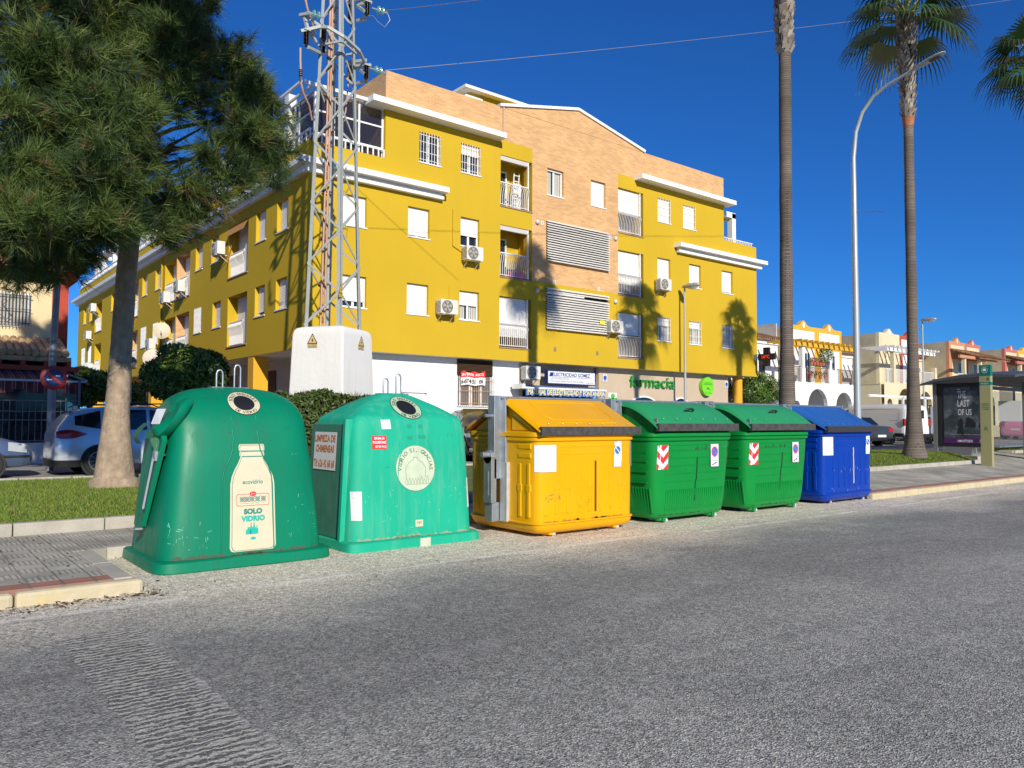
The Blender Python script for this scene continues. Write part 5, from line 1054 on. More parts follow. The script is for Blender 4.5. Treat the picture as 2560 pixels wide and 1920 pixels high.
PINE_CLUSTERS=[(1.45,15,8.06,1.0),(2.22,16,8.87,1.0),(2.85,15.5,8.72,1.0),(3.77,16,9.38,0.9),(4.66,16.5,10.05,0.8),(1.32,14.5,7.04,0.9),(1.8,14,7.13,0.9),(2.5,14.5,7.45,0.85),(3.44,16,8.57,0.9),(3.89,15,8.48,0.75),(4.66,16.5,9.72,0.6),(1.35,14,6.12,0.9),(2.01,15,6.72,0.9),(2.31,13.6,6.49,0.7),(3.11,15,7.22,0.7),(4.23,15.5,9.1,0.6),(1.4,13.8,5.34,0.8),(1.98,15.5,6.17,0.8),(2.3,14.5,6.3,0.7),(2.68,14,6.25,0.7),(2.52,14,5.75,0.7),(3.47,16,7.1,0.55),(4.11,15,8.25,0.45),(4.91,15.2,8.71,0.6),(5.29,15.4,8.58,0.6),(5.23,15.2,8.01,0.6),(5.77,15.8,8.44,0.5),(5.92,15.5,8.12,0.5),(6.13,15.6,7.87,0.5),(5.65,15.2,7.3,0.55),(5.18,15,7.06,0.6),(4.93,15.2,7.45,0.5),(5.49,15.4,6.75,0.5),(5.04,15.2,6.29,0.55),(5.97,15.8,7.13,0.4),(4.66,15.2,5.9,0.5),(4.46,15.5,5.54,0.45),(4.13,15.6,5.27,0.45),(4.65,15.2,6.52,0.45),(4.08,15.2,5.87,0.5),(3.86,15.4,5.49,0.45),(4.19,15.8,5.01,0.3),(3.58,15.2,5.11,0.4),(3.1,14.2,5.52,0.5),(2.93,14.2,5.21,0.55),(3.31,14.6,6.01,0.45),(3.84,15,7.79,0.5),(4.06,15,7.55,0.45),(3.83,15.2,7.33,0.4),(4.52,15.4,8.2,0.4),(2.29,14,5.38,0.65),(2.0,13.8,4.95,0.6),(1.64,14,5.06,0.7),(1.28,13.4,4.56,0.6),(1.64,13,4.36,0.55),(1.49,13.4,4.42,0.5),(2.07,14.2,4.41,0.5),(2.47,13.9,4.61,0.5),(2.94,14.2,4.61,0.4),(1.51,14.5,4.12,0.6),(2.15,15.5,4.3,0.6),(2.51,15.5,4.49,0.5),(1.84,15.8,4.03,0.5),(2.3,15,4.86,0.6),(1.39,15,4.45,0.7),(3.88,18.5,10.27,0.8),(2.98,18.5,8.58,0.9),(2.38,18,6.44,0.8),(3.36,17.8,6.25,0.6),(4.27,17.8,7.29,0.45),(5.45,17.5,10.74,0.5),(4.15,18.54,11.05,0.85),(6.22,17.78,12.37,1.04),(4.18,14.88,11.58,0.88),(4.64,18.0,11.07,1.08),(4.8,15.33,14.15,0.86),(3.34,18.48,13.36,1.06),(5.61,15.29,10.98,1.0),(2.16,16.73,11.38,0.83),(5.16,16.29,14.41,0.89),(5.78,15.65,13.12,1.05),(2.17,16.7,12.42,0.93),(5.25,18.81,11.94,0.81),(5.06,17.12,13.36,0.96),(1.39,17.28,12.11,0.86),(2.18,17.91,11.49,0.88),(3.34,17.64,13.89,0.97),(4.86,16.21,11.04,0.87),(4.1,15.76,13.31,0.9),(4.36,17.54,12.62,1.01),(5.11,15.95,14.8,1.09),(6.66,17.11,11.87,1.03),(2.92,17.48,14.75,1.05),(3.52,18.5,11.44,0.84),(3.33,17.42,14.83,0.8),(6.39,17.49,11.35,0.91),(3.25,19.71,11.03,0.93),(4.27,17.81,10.86,0.85),(3.57,15.93,11.26,0.95),(4.0,17.44,14.99,0.96),(4.38,14.29,12.4,0.94),(4.04,17.63,12.41,0.93),(4.01,18.41,14.51,0.95),(5.29,17.06,11.72,0.86),(4.09,17.53,14.43,0.82),(6.07,15.79,13.09,0.92),(5.51,15.71,13.48,1.02),(2.64,16.85,11.01,1.06),(4.76,16.24,14.67,1.0),(4.59,14.98,13.43,0.96),(3.41,15.94,13.62,1.08),(6.9,15.98,10.93,1.09),(2.58,14.27,10.8,0.84),(4.73,16.65,13.54,0.85),(2.74,15.37,13.1,1.08),(0.65,15.03,11.81,1.0),(-1.17,16.59,9.79,1.0),(3.16,11.82,11.69,1.0),(0.71,12.05,10.0,1.0),(2.07,12.83,11.73,1.0),(2.78,12.47,10.82,1.0),(0.59,16.01,10.99,1.0),(0.22,12.41,11.02,1.0),(-0.2,15.4,11.42,1.0),(1.51,13.8,11.59,1.0),(3.02,13.35,10.86,1.0),(-0.39,13.26,10.28,1.0),(-0.36,14.67,11.92,1.0),(0.35,15.67,11.05,1.0),(3.64,12.55,10.58,1.0),(3.59,11.93,9.67,1.0)]
random.seed(21)
PINE_CLUSTERS=[(c[0]-max(0,(c[0]-5.2)*.22),)+c[1:] for c in PINE_CLUSTERS if not (c[2]>10.2 and (c[0]>4.3 or c[2]>12.6))]
PINE_CLUSTERS+=[(5.6,15.3,6.4,.45),(5.9,15.4,6.8,.45),(6.1,15.5,7.2,.42),(2.5,13.4,4.65,.5),(2.7,13.6,5.3,.6),(2.4,13.3,6.0,.6),(2.8,14.0,6.6,.6),(2.25,13.2,5.1,.5),(3.0,14.2,5.0,.5),(2.6,13.1,5.6,.5),(3.1,14.6,5.9,.6)]
PINE_CLUSTERS+=[(random.uniform(-3.4,.9),random.uniform(14.2,18.8),random.uniform(5.4,9.5),random.uniform(.8,1.05)) for _ in range(34)]
t=thing('pine_tree',(3.55,17.0,.22),'tall umbrella pine with heavy dark crown and flared pale trunk base on the lawn','pine tree')
pine(t,None,[((3.55,17.0,.15),.49),((3.55,17.0,.36),.45),((3.55,17.02,.41),.37),((3.55,17.02,.8),.325),((3.55,17.02,1.3),.265),((3.57,17.03,1.8),.225),((3.6,17.05,2.6),.205),((3.68,17.08,4.5),.19),((3.85,17.1,7),.18),((4.1,17.1,9.5),.17),((4.3,17.0,12),.11),((4.4,17,14.5),.04)],PINE_CLUSTERS,dens=1.)
[c for c in t.children if c.name.startswith('trunk')][0].data.materials[0]=mat('pale_fibrous_trunk',(.34,.26,.18),.95,var=.25,vs=6,bump=1.0,bs=14,dirt=.7,dcol=(.20,.15,.105),ds=5,streak=True)
# ---- palms
def blade_fan(o,d,up_,R,n,droop):
    """one fan leaf: n pointed segments around direction d"""
    s=d.cross(up_).normalized(); V=[]
    for k in range(n):
        a=math.radians(-105+210*(k+.5)/n); dd=(d*math.cos(a)+s*math.sin(a)).normalized(); L_=R*(.72+.28*math.cos(a*.75))*random.uniform(.9,1.05); side=dd.cross(up_).normalized()
        w0=R*.045; w1=R*.034
        p0=o; p1=o+dd*L_*.5-up_*0+Vector((0,0,-droop*.12*L_)); p2=o+dd*L_*.82+Vector((0,0,-droop*.42*L_)); p3=o+dd*L_*1.0+Vector((0,0,-droop*.95*L_))
        V+=[p0-side*.01,p0+side*.01,p1+side*w1,p1-side*w1,  p1-side*w1,p1+side*w1,p2+side*w1*.62,p2-side*w1*.62,  p2-side*w1*.62,p2+side*w1*.62,p3+side*.004,p3-side*.004]
    return V
PALMF=mats_('palm_frond',[(.045,.10,.018),(.065,.135,.025),(.03,.07,.015),(.16,.17,.05)],.4,.5)
PBARK=brick('ringed_palm_bark',(.19,.155,.125),(.14,.115,.093),(.075,.062,.052),.5,.045,.008,.95,bump=.9,var=.35)
BOOT=mats_('leaf_base',[(.34,.30,.25),(.26,.22,.18),(.42,.37,.31),(.20,.15,.11)],.9,.2)
def palm(loc,H,skirt,r,label,seed,group='tall fan palms along the street',leaves=34,lean=(0,0),red=True,R=1.35):
    random.seed(seed); t=thing('palm_tree',loc,label,'palm tree',group); x,y,z=loc
    P=lambda h:(x+lean[0]*(h/H),y+lean[1]*(h/H),z+h)
    path=[(P(-.05),r*2.3),(P(.12),r*2.2),(P(.22),r*1.95),(P(.6),r*1.6),(P(1.3),r*1.3),(P(2.3),r*1.12)]; h=3.
    while h<H-.3: path.append((P(h),r*random.uniform(.96,1.03)*(1-.12*h/H))); h+=.5
    path.append((P(H),r*.8)); b=MB(); b.tube([p for p,_ in path],[q for _,q in path],18); b.build('trunk',PBARK,t,smooth=60)
    V=[];mi=[]; hz=H-skirt
    while hz<H:
        n=9; rr=r*(1.05+.5*math.sin(min(1,(hz-(H-skirt))/skirt)*math.pi*.5))
        for k in range(n):
            a=2*math.pi*(k+random.random()*.6)/n+hz*3; c=Vector(P(hz)); o=Vector((math.cos(a),math.sin(a),0)); s=Vector((-o.y,o.x,0)); w_=random.uniform(.05,.085); L_=random.uniform(.12,.22); out=random.uniform(.04,.09)
            p0=c+o*rr*.88-s*w_; p1=c+o*rr*.88+s*w_; tw=random.uniform(-.06,.06); p2=c+o*(rr+out)+s*(w_*.55+tw)+Vector((0,0,L_)); p3=c+o*(rr+out)-s*(w_*.55-tw)+Vector((0,0,L_)); p2+=Vector((0,0,random.uniform(-.04,.04)))
            V+=[p0,p1,p2,p3]; mi.append(random.choice([0,0,1,1,2,3])); bk=o*-.04; V+=[p3,p2,p2+bk-Vector((0,0,.05)),p3+bk-Vector((0,0,.05))]; mi.append(1)
        hz+=.085
    soup('leaf_bases',[tuple(v) for v in V],4,BOOT,t,mi=mi)
    if red: b=MB(); b.tube([P(H-skirt-.25),P(H-skirt+.05)],[r*.95,r*1.12],16); b.build('bare_ring',mat('raw_orange_bark',(.36,.13,.05),.8,var=.3,vs=9),t,smooth=60)
    V=[];mi=[]; pet=MB(); top=Vector(P(H))
    for i in range(leaves):
        u=i/leaves; el=math.radians(86-98*u+random.uniform(-8,8)); az=i*2.39996+random.uniform(-.2,.2); d=Vector((math.cos(az)*math.cos(el),math.sin(az)*math.cos(el),math.sin(el)))
        L_=random.uniform(.8,1.25)*R*.8; o0=top+Vector((0,0,.25-.6*u)); mid=o0+d*L_*.6+Vector((0,0,.12)); o=o0+d*L_+Vector((0,0,-.10*L_)); pet.tube([o0,mid,o],[.035,.022,.015],5)
        dd=(o-mid).normalized(); sd=dd.cross(Vector((0,0,1))); sd=sd.normalized() if sd.length>.01 else Vector((1,0,0)); u_=sd.cross(dd).normalized()
        q=blade_fan(o,dd,u_,R*random.uniform(.85,1.1),24,random.uniform(.35,.8)); V+=q; m=random.choice([0,0,1,1,2]) if u<.85 else random.choice([2,2,3]); mi+=[m]*(len(q)//4)
    pet.build('leaf_stalks',mat('palm_stalk',(.14,.16,.05),.5),t,smooth=60); soup('crown',[tuple(v) for v in V],4,PALMF,t,mi=mi); return t
palm((16.7,10.45,.4),14.6,4.5,.155,'fan palm whose grey trunk with pale shaggy top rises behind the second green container',3,lean=(.14,0),R=1.05,leaves=26,red=False)
palm((23.9,10.75,.55),13.35,3.2,.155,'fan palm with flared base and orange ringed trunk, on the lawn left of bus shelter',5,lean=(-.15,-.08),R=1.15,leaves=25)
palm((31.3,9.75,.28),14.0,3.2,.16,'fan palm at the far right edge, only its leaves in view',8,R=1.1,leaves=22)
palm((2.1,71.0,.25),9.2,1.5,.25,'distant palm in the gap between red cornered house and yellow building',14,R=1.6)
# ---- broadleaf crowns
LEAFM=mats_('orange_leaf',[(.06,.125,.017),(.09,.17,.022),(.13,.20,.028),(.035,.075,.012)],.35,.5)
def leafy(root,center,rad,n,size,ms=None,name='crown',shape='ball',flat=.75,fill=.35):
    k=n; v=RN.normal(size=(k,3)); v/=np.linalg.norm(v,axis=1)[:,None]; rr=1-fill*RN.random(k)**1.5
    lob=1+.13*np.sin(v[:,0]*5+v[:,2]*4)+.10*np.sin(v[:,1]*7+v[:,0]*3)
    if shape=='ball': P=np.array(center)+v*np.array(rad)*(rr*lob)[:,None]
    else:
        q=RN.uniform(-1,1,(k,3)); f=RN.integers(0,3,k); s=np.sign(q[np.arange(k),f]); q[np.arange(k),f]=s*(1-.25*RN.random(k)**2); P=np.array(center)+q*np.array(rad); v=q/np.linalg.norm(q,axis=1)[:,None]
        P[:,2]+=.08*np.sin(P[:,0]*4)+.06*np.sin(P[:,0]*11+P[:,1]*5)
    a=v+RN.normal(size=(k,3))*.8; a/=np.linalg.norm(a,axis=1)[:,None]; s=np.cross(a,RN.normal(size=(k,3))); s/=np.linalg.norm(s,axis=1)[:,None]; l=np.cross(a,s); l[:,2]-=.25; z=size*RN.uniform(.6,1.3,k)[:,None]
    V=np.stack([P-l*z,P+s*z*.42,P+l*z,P-s*z*.42],1); return soup(name,V,4,ms or LEAFM,root,mi=RN.choice([0,0,1,1,2,3],k))
def orange(x,y,h,r,label,n=9000,hz=None,tw=.09):
    t=thing('orange_tree',(x,y,.25),label,'orange tree','clipped orange trees in the street'); b=MB(); b.tube([(x,y,.2),(x+.02,y,h-r*.9),(x,y,h-r*.3)],[tw,tw*.8,tw*.4],8)
    for k in range(6): a=k*1.05; b.tube([(x,y,h-r*.9),(x+r*.5*math.cos(a),y+r*.5*math.sin(a),h-r*.2)],[tw*.5,.02],5)
    b.build('trunk',mat('smooth_grey_bark',(.13,.10,.08),.9),t,smooth=60)
    leafy(t,(x,y,h),(r,r,r*.72),n,.075); 
    b=MB()
    for k in range(26):
        v=Vector(RN.normal(size=3)).normalized(); c=(x+v.x*r*.98,y+v.y*r*.98,h+v.z*r*.7); b.lathe(c,[(0,-.04),(.03,-.025),(.04,0),(.03,.025),(0,.04)],8)
    b.build('oranges',mat('orange_fruit',(.75,.28,.01),.5),t,smooth=60)
orange(*(6.48, 22.5, 2.80, 1.08),'dense clipped orange tree in front of the side wall, above the left bottle bank',16000)
orange(*(5.41, 30, 2.68, 0.85),'small orange tree left of the pine trunk beside the striped awning',9000)
orange(*(7.03, 32, 2.49, 0.66),'small orange tree right of the pine trunk behind the globe lamp',6000)
orange(*(39.6, 26.9, 3.4, 1.44),'round green orange tree beyond the round column at right end of the pharmacy',9000)
# ---- hedges
HM=mats_('hedge_leaf',[(.045,.075,.015),(.07,.11,.02),(.10,.13,.03),(.03,.05,.012)],.5,.35)
def hedge(x0,x1,y0,y1,h,label,n):
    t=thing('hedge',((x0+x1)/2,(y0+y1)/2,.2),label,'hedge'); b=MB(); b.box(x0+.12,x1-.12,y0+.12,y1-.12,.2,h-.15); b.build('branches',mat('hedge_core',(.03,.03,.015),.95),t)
    leafy(t,((x0+x1)/2,(y0+y1)/2,(h+.2)/2),((x1-x0)/2,(y1-y0)/2,(h-.2)/2),n,.055,HM,'leaves','box')
    V=[]
    for i in range(int((x1-x0)*26)):
        x=random.uniform(x0,x1); y=random.uniform(y0,y1)
        if random.random()<.7:
            for k in range(7): a=random.uniform(0,6.28); l=random.uniform(.08,.22); c=Vector((x,y,h-.05)); d=Vector((math.cos(a)*.5,math.sin(a)*.5,1)).normalized(); s=d.orthogonal().normalized()*.012; V+=[c-s,c+s,c+d*l+s*.2,c+d*l-s*.2]
    soup('shoots',[tuple(v) for v in V],4,HM,t,mi=RN.choice([1,1,2,0],len(V)//4)); return t
hedge(7.05,9.35,17.35,18.3,2.15,'clipped hedge in front of the white pylon block, between the two bottle banks',20000)
hedge(17.4,18.5,17.0,17.9,2.05,'piece of clipped hedge seen above the gap between yellow and green containers',6000)
# ================================================================ PYLON AND STREET FURNITURE
# white concrete block with lattice pylon
A0=math.radians(32.5); PC=(9.64,20.08)
def TP(x,y,z): c,s=math.cos(A0),math.sin(A0); return (PC[0]+x*c-y*s,PC[1]+x*s+y*c,z)
t=thing('electricity_pylon',(PC[0],PC[1],.2),'grey lattice electricity pylon on a tapered white plinth in front of the yellow building corner','pylon')
b=MB(TP); R=[]
for z,h,e in ((.2,.90,40),(2.3,.84,40),(3.85,.795,34),(3.98,.775,24),(4.05,.73,18),(4.09,.62,14),(4.12,.3,10)): R.append([(x,y,zz) for x,y,zz in sring(0,0,h,h,z,e)])
b.rings(R); b.build('plinth',mat('lime_washed_plinth',(.74,.73,.71),.85,var=.03,vs=1.2,bump=.35,bs=9,dirt=.28,dcol=(.55,.48,.38),ds=1.6,streak=True),t,smooth=50)
def hw(z): return .564+(.345-.564)*(z-4.1)/(12.8-4.1)
ZT=17.5; legs=MB(TP)
for sx in (-1,1):
    for sy in (-1,1):
        for z0,z1 in ((4.0,8.6),(8.6,13.2),(13.2,ZT)):
            a,c=hw(z0),hw(z1); w_=.115 if z0<8 else .10; th=.014
            for q in (0,1):
                p0=[(sx*a,sy*a,z0),(sx*a-sx*w_*(1-q),sy*a-sy*w_*q,z0),(sx*c-sx*w_*(1-q),sy*c-sy*w_*q,z1),(sx*c,sy*c,z1)]
                n=(0,-sy*th,0) if q==0 else (-sx*th,0,0); v=p0+[(p[0]+n[0],p[1]+n[1],p[2]) for p in p0]; legs.add(v,[(0,1,2,3),(4,7,6,5),(0,4,5,1),(1,5,6,2),(2,6,7,3),(3,7,4,0)])
legs.build('legs',PAINTG,t)
br=MB(TP); z=4.15; k=0
while z<ZT-.9:
    z2=z+.86; a,c=hw(z),hw(z2)
    for f in range(4):
        s=1 if (k+f//2)%2 else -1
        if f==0: p,q=(-a*s,-a,z),(c*s,-c,z2)
        if f==1: p,q=(a*s,a,z),(-c*s,c,z2)
        if f==2: p,q=(-a,a*s,z),(-c,-c*s,z2)
        if f==3: p,q=(a,-a*s,z),(c,c*s,z2)
        br.bar(p,q,.055,.02,ref=(0,1,0) if f<2 else (1,0,0)); 
    z=z2; k+=1
for z in (12.05,14.4): 
    a=hw(z)+.01
    for p,q in (((-a,-a,z),(a,-a,z)),((a,-a,z),(a,a,z)),((a,a,z),(-a,a,z)),((-a,a,z),(-a,-a,z))): br.bar(p,q,.05,.05)
br.build('bracing',PAINTG,t)
# copper coloured cable ducts inside
b=MB(TP)
for x,y in ((-.36,.18),(-.30,.10),(-.10,.36),(-.02,.40)): b.tube([(x,y,4.0),(x*.8,y*.8,8),(x*.62,y*.62,13),(x*.6,y*.6,17)],.032,8)
b.build('cable_duct',mat('terracotta_cable',(.50,.29,.20),.6,var=.1,vs=3),t,smooth=50)
b=MB(TP)
for z in (4.6,5.3,6.6,7.9,9.2,10.5,11.8): 
    s=1-.045*(z-4); b.bar((-.42*s,.26*s,z),(-.22*s,.02,z),.05,.05); b.bar((-.18*s,.40*s,z),(.04,.38*s,z),.05,.05)
b.build('clamps',mat('brown_clamp',(.10,.05,.035),.7),t)
# ring shaped steelwork, insulators
YY=19.6
def arm_(pts,w_=.075): 
    b=MB(); 
    for p,q in zip(pts,pts[1:]): b.bar(p,q,w_,w_)
    return b
b=MB()
for pts in ([(8.552,19.9,12.615),(8.9,19.5,12.222),(8.982,19.3,12.168),(9.358,19.1,11.944),(9.961,19.4,11.863),(10.439,19.9,11.796)],[(8.552,19.9,12.615),(8.587,19.7,12.111),(8.842,19.5,12.203)],[(8.645,19.7,12.108),(8.868,19.8,11.904)],[(8.341,19.6,11.97),(8.842,19.5,12.214)],[(8.48,20.0,12.621),(8.604,19.6,12.553)],
            [(8.552,19.6,11.596),(9.244,20.2,11.841)],[(10.307,20.2,13.148),(10.366,19.7,13.046)],[(10.335,20.2,11.306),(10.38,19.7,11.194)],[(10.264,20.2,11.794),(10.434,19.6,11.663)],[(10.328,20.2,11.754),(10.261,19.6,11.358)],[(10.3,20.2,13.622),(10.433,19.6,13.496)],[(10.301,20.2,13.587),(10.234,19.6,13.16)],[(10.12,20.5,11.943),(10.398,19.8,11.865)],[(10.104,20.5,13.802),(10.372,19.8,13.666)]):
    for p,q in zip(pts,pts[1:]): b.bar(p,q,.075,.075)
b.build('crossarm',PAINTG,t)
def insul(top,h,r,n=11):
    x,y,z=top; pr=[(r*.4,0)]
    for i in range(n): pr+= [(r,-h*(i+.15)/n),(r*.62,-h*(i+.6)/n)]
    pr+=[(r*.4,-h),(r*.5,-h-.04)]; b=MB(); b.lathe(top,pr,16); o=b.build('insulator',mat('brown_porcelain',(.022,.010,.008),.15,spec=.8),t,smooth=30); b=MB(); b.box(x-.09,x+.09,y-.09,y+.09,z,z+.04); b.build('cap',PAINTG,o)
for p,h in (((8.499,19.6,12.021),.38),((9.096,19.8,12.382),.36),((10.308,19.6,11.58),.38),((10.2,20.4,11.811),.42),((10.307,19.6,13.429),.38),((10.184,20.4,13.643),.42),((9.298,20.3,12.16),.25)): insul(p,h,.075)
b=MB(); x,y,z=(8.36,19.6,10.881); b.lathe((x,y,z),[(.02,.05),(.055,.03),(.02,.0),(.055,-.02),(.02,-.05),(.055,-.07),(.02,-.10),(.055,-.12),(.03,-.15),(.03,-.3)],12); b.build('cable_sheath',BLACK,t,smooth=30)
b=MB(); b.tube([(8.338,19.6,11.509),(8.343,19.6,11.182),(8.36,19.6,10.881),(8.365,19.6,10.587),(8.481,19.7,10.357),(8.734,19.9,10.157),(8.923,20.1,9.841)],.03,8); b.tube([(8.522,19.8,13.089),(8.597,19.8,12.779),(8.725,19.9,12.64),(8.975,20.1,12.292)],.03,8); b.tube([(10.164,20.4,11.658),(10.124,20.4,10.937),(10.059,20.4,10.213),(9.452,20.2,9.544)],.022,8); b.build('cable',mat('terracotta_cable',(.50,.29,.20),.6),t,smooth=50)
GI=mat('green_glass_disc',(.25,.55,.45),.05,alpha=.55,spec=.9)
for i,(p,d) in enumerate((((10.557,19.4,11.465),1),((10.61,19.4,13.215),1),((8.709,19.5,12.503),1))):
    b=MB(); x,y,z=p
    for k in (-.06,.07): b.lathe((x+k,y,z),[(.02,-.04),(.10,-.02),(.115,.015),(.02,.03)],18,axis='x')
    o=b.build('glass_insulator',GI,t,smooth=50); b=MB(); b.bar((x-.26,y,z),(x+.25,y,z+.01),.03); b.build('fitting',GALV,o)
# warning triangles
WY=mat('warning_yellow',(.75,.52,.02),.5); FY2=mat('faded_warning',(.62,.48,.22),.6)
def tri(mp,m,s,nm='warning_sign'):
    b=MB(); b.add([mp(0,.62*s,0),mp(-.5*s,-.25*s,0),mp(.5*s,-.25*s,0)],[(0,1,2)]); b.add([mp(-.5*s,-.28*s,0),mp(.5*s,-.28*s,0),mp(.5*s,-.62*s,0),mp(-.5*s,-.62*s,0)],[(0,1,2,3)]); o=b.build(nm,m,t,norm=False)
    b=MB(); 
    for p,q in (((0,.62),(-.5,-.25)),((-.5,-.25),(.5,-.25)),((.5,-.25),(0,.62))): outline(b,[(p[0]*s,p[1]*s),(q[0]*s,q[1]*s)],lambda u,v:mp(u,v,.006),.02*s/.3)
    b.add([mp(u*s,v*s,.006) for u,v in ((.06,.28),(-.12,.02),(-.01,.02),(-.06,-.2),(.12,.08),(.01,.08))],[tuple(range(6))]); text(b,'ALTA TENSION',-.42*s,.42*s,-.42*s,-.34*s,lambda u,v:mp(u,v,.006)); text(b,'PELIGRO DE MUERTE',-.45*s,.45*s,-.56*s,-.48*s,lambda u,v:mp(u,v,.006)); b.build('print',BLACK,o,norm=False)
tri(lambda u,v,o:TP(-.815-o-.028,.17-u,3.72+v) if False else TP(-.822-o,.12-u,3.68+v),FY2,.30); tri(lambda u,v,o:TP(.12+u,-.822-o,3.68+v),FY2,.30)
tri(lambda u,v,o:TP(-hw(5)-.03+u*.6-.0,-hw(5)-.03-o-u*.8*.0,5.05+v),WY,.30)
# overhead wires
WIRE=mat('aluminium_wire',(.28,.28,.30),.5,m=.5)
def wire(a,bq,label,sag=.25,r=.009):
    a=Vector(a);bq=Vector(bq); pts=[a.lerp(bq,i/24)-Vector((0,0,sag*4*(i/24)*(1-i/24))) for i in range(25)]; o=MB(); o.tube(pts,r,6); w_=o.build('overhead_wire',WIRE,None,smooth=80,base=tuple(a)); tag(w_,label,'power line','overhead wires from the pylon')
wire((10.788,19.4,11.532),(45.899,9.0,22.485),'lower overhead wire running from the pylon across the sky past the palms',.3)
wire((10.816,19.4,13.296),(14.027,14.0,12.884),'upper overhead wire leaving the pylon and passing out of the top',.05)
b=MB(); b.tube([(10.816,19.4,13.296),(10.937,19.4,13.054),(10.771,19.4,12.789),(10.55,19.4,12.869),(10.396,19.4,12.992),(10.232,19.4,12.96)],.012,6); b.tube([(10.853,19.4,11.504),(10.794,19.4,11.079),(10.575,19.4,11.134),(10.437,19.5,11.246)],.008,6); b.build('jumper_cable',WIRE,t,smooth=60)
# ---- tall curved street light
t=thing('street_light',(19.1,9.97,.28),'tall grey street light with curved arm and flat head, behind the blue container','street light')
b=MB(); b.tube([(19.1,9.97,.2),(19.1,9.97,2),(19.1,9.97,5),(19.1,9.97,7.6),(19.1,9.97,8.3),(19.1,9.90,8.95),(19.1,9.72,9.42),(19.1,9.42,9.74),(19.1,9.05,9.91),(19.1,8.42,10.07)],[.095,.087,.074,.062,.058,.054,.05,.046,.04,.033],14)
b.build('pole',mat('light_pole_grey',(.44,.48,.48),.4,m=.35,var=.05,vs=3),t,smooth=60)
b=MB(); rs=[]
for u,w_,h_ in ((0,.07,.03),(.12,.12,.04),(.4,.16,.045),(.7,.16,.04),(.88,.11,.03),(.93,.04,.012)): rs.append([(19.1+w_*.85*math.cos(a),8.45-u*.8,10.07+u*.17+h_*math.sin(a)*(1 if math.sin(a)>0 else .5)) for a in [2*math.pi*k/18 for k in range(18)]])
b.rings(rs); hd=b.build('head',mat('light_head_grey',(.38,.42,.44),.4),t,smooth=50); b=MB(); b.add([(19.02,8.06,10.125),(19.18,8.06,10.125),(19.17,7.82,10.165),(19.03,7.82,10.165)],[(0,1,2,3)]); b.build('led_panel',mat('led_glass_brown',(.12,.10,.07),.2),hd,norm=False); b=MB(); b.tube([(19.1,9.9,6.9),(19.1,9.16,6.75)],.012,6); b.build('cross_rod',GALV,t)
# ---- globe lamp
t=thing('globe_lamp',(6.52,29.3,.25),'low street lamp with grey topped globe, right of the pine trunk','street lamp'); b=MB(); b.tube([(6.52,29.3,.25),(6.52,29.3,3.3)],[.06,.045],12); b.build('pole',mat('lamp_pole_grey',(.40,.42,.42),.5),t,smooth=50)
b=MB(); b.lathe((6.52,29.3,3.5),[(.19*math.cos(a),.2*math.sin(a)) for a in [math.radians(x) for x in range(-80,5,8)]],24); b.build('globe',mat('amber_globe',(.55,.45,.2),.15,alpha=.75),t,smooth=60); b=MB(); b.lathe((6.52,29.3,3.51),[(.20,0),(.20,.03),(.17,.12),(.1,.19),(.01,.21)],24); b.build('hood',mat('dark_grey_hood',(.12,.13,.14),.4),t,smooth=50)
# ---- sign pole at the left
t=thing('lamp_post',(3.24,22.65,.25),'grey round post rising into the pine, behind the white car','post'); b=MB(); b.tube([(3.24,22.65,.2),(3.22,22.65,3),(3.35,22.65,7.5)],[.10,.085,.06],14); b.build('pole',mat('blue_grey_post',(.20,.23,.27),.5,m=.3,var=.1,vs=4),t,smooth=50)
t=thing('no_parking_sign',(3.24,22.5,2.3),'round red and blue no parking sign with two small white arrows','road sign'); b=MB(); b.lathe((3.24,22.50,2.58),[(.29,0),(.30,.005),(.30,.02)],36,axis='y'); b.build('disc',mat('sign_red_old',(.38,.02,.02),.45),t,smooth=30)
mp=lambda o:(lambda u,v:(3.24+u,22.496-o,2.58+v)); b=MB(); b.add([mp(.002)(*p) for p in circ(0,0,.215,36)],[tuple(range(36))]); b.build('blue_field',mat('dark_sign_blue',(.01,.03,.13),.45),t,norm=False)
b=MB(); b.add([mp(.004)(*p) for p in ((-.18,.135),(-.135,.18),(.18,-.135),(.135,-.18))],[(0,1,2,3)]); b.build('red_bar',mat('sign_red_old',(.38,.02,.02),.45),t,norm=False)
b=MB()
for cx_,cz_,s in ((.10,.05,1),(-.10,-.05,-1)): b.add([mp(.005)(cx_+s*x,cz_+y) for x,y in ((-.06,-.014),(.015,-.014),(.015,-.03),(.06,0),(.015,.03),(.015,.014),(-.06,.014))],[tuple(range(7))])
b.build('arrows',SW,t,norm=False)
# ---- bus shelter
t=thing('bus_shelter',(34,12.3,.12),'dark grey bus shelter with curved roof and lit poster panel','bus shelter'); X=31.0; DG=mat('shelter_dark_grey',(.045,.048,.05),.4,m=.3)
b=MB(); rs=[]
for x,dz in ((30.6,-.05),(31.0,0),(33,.18),(36,.26),(40,.22),(43,.1)):
    sec=[]; 
    for y,z in ((13.6,2.98),(13.0,3.16),(12.2,3.28),(11.2,3.30),(10.3,3.22),(10.3,3.14),(11.2,3.20),(12.2,3.18),(13.0,3.06),(13.6,2.92)): sec.append((x,y+.0,z+dz*.9+.05))
    rs.append(sec)
b.rings(rs); b.build('roof',mat('shelter_roof',(.085,.09,.095),.5,m=.2),t,smooth=30)
b=MB()
for x,y in ((31.05,13.15),(41.5,13.15),(35.7,13.15),(35.7,11.7)): b.box(x-.07,x+.07,y-.07,y+.07,.1,3.2)
b.box(31,41.6,13.1,13.2,2.95,3.1)
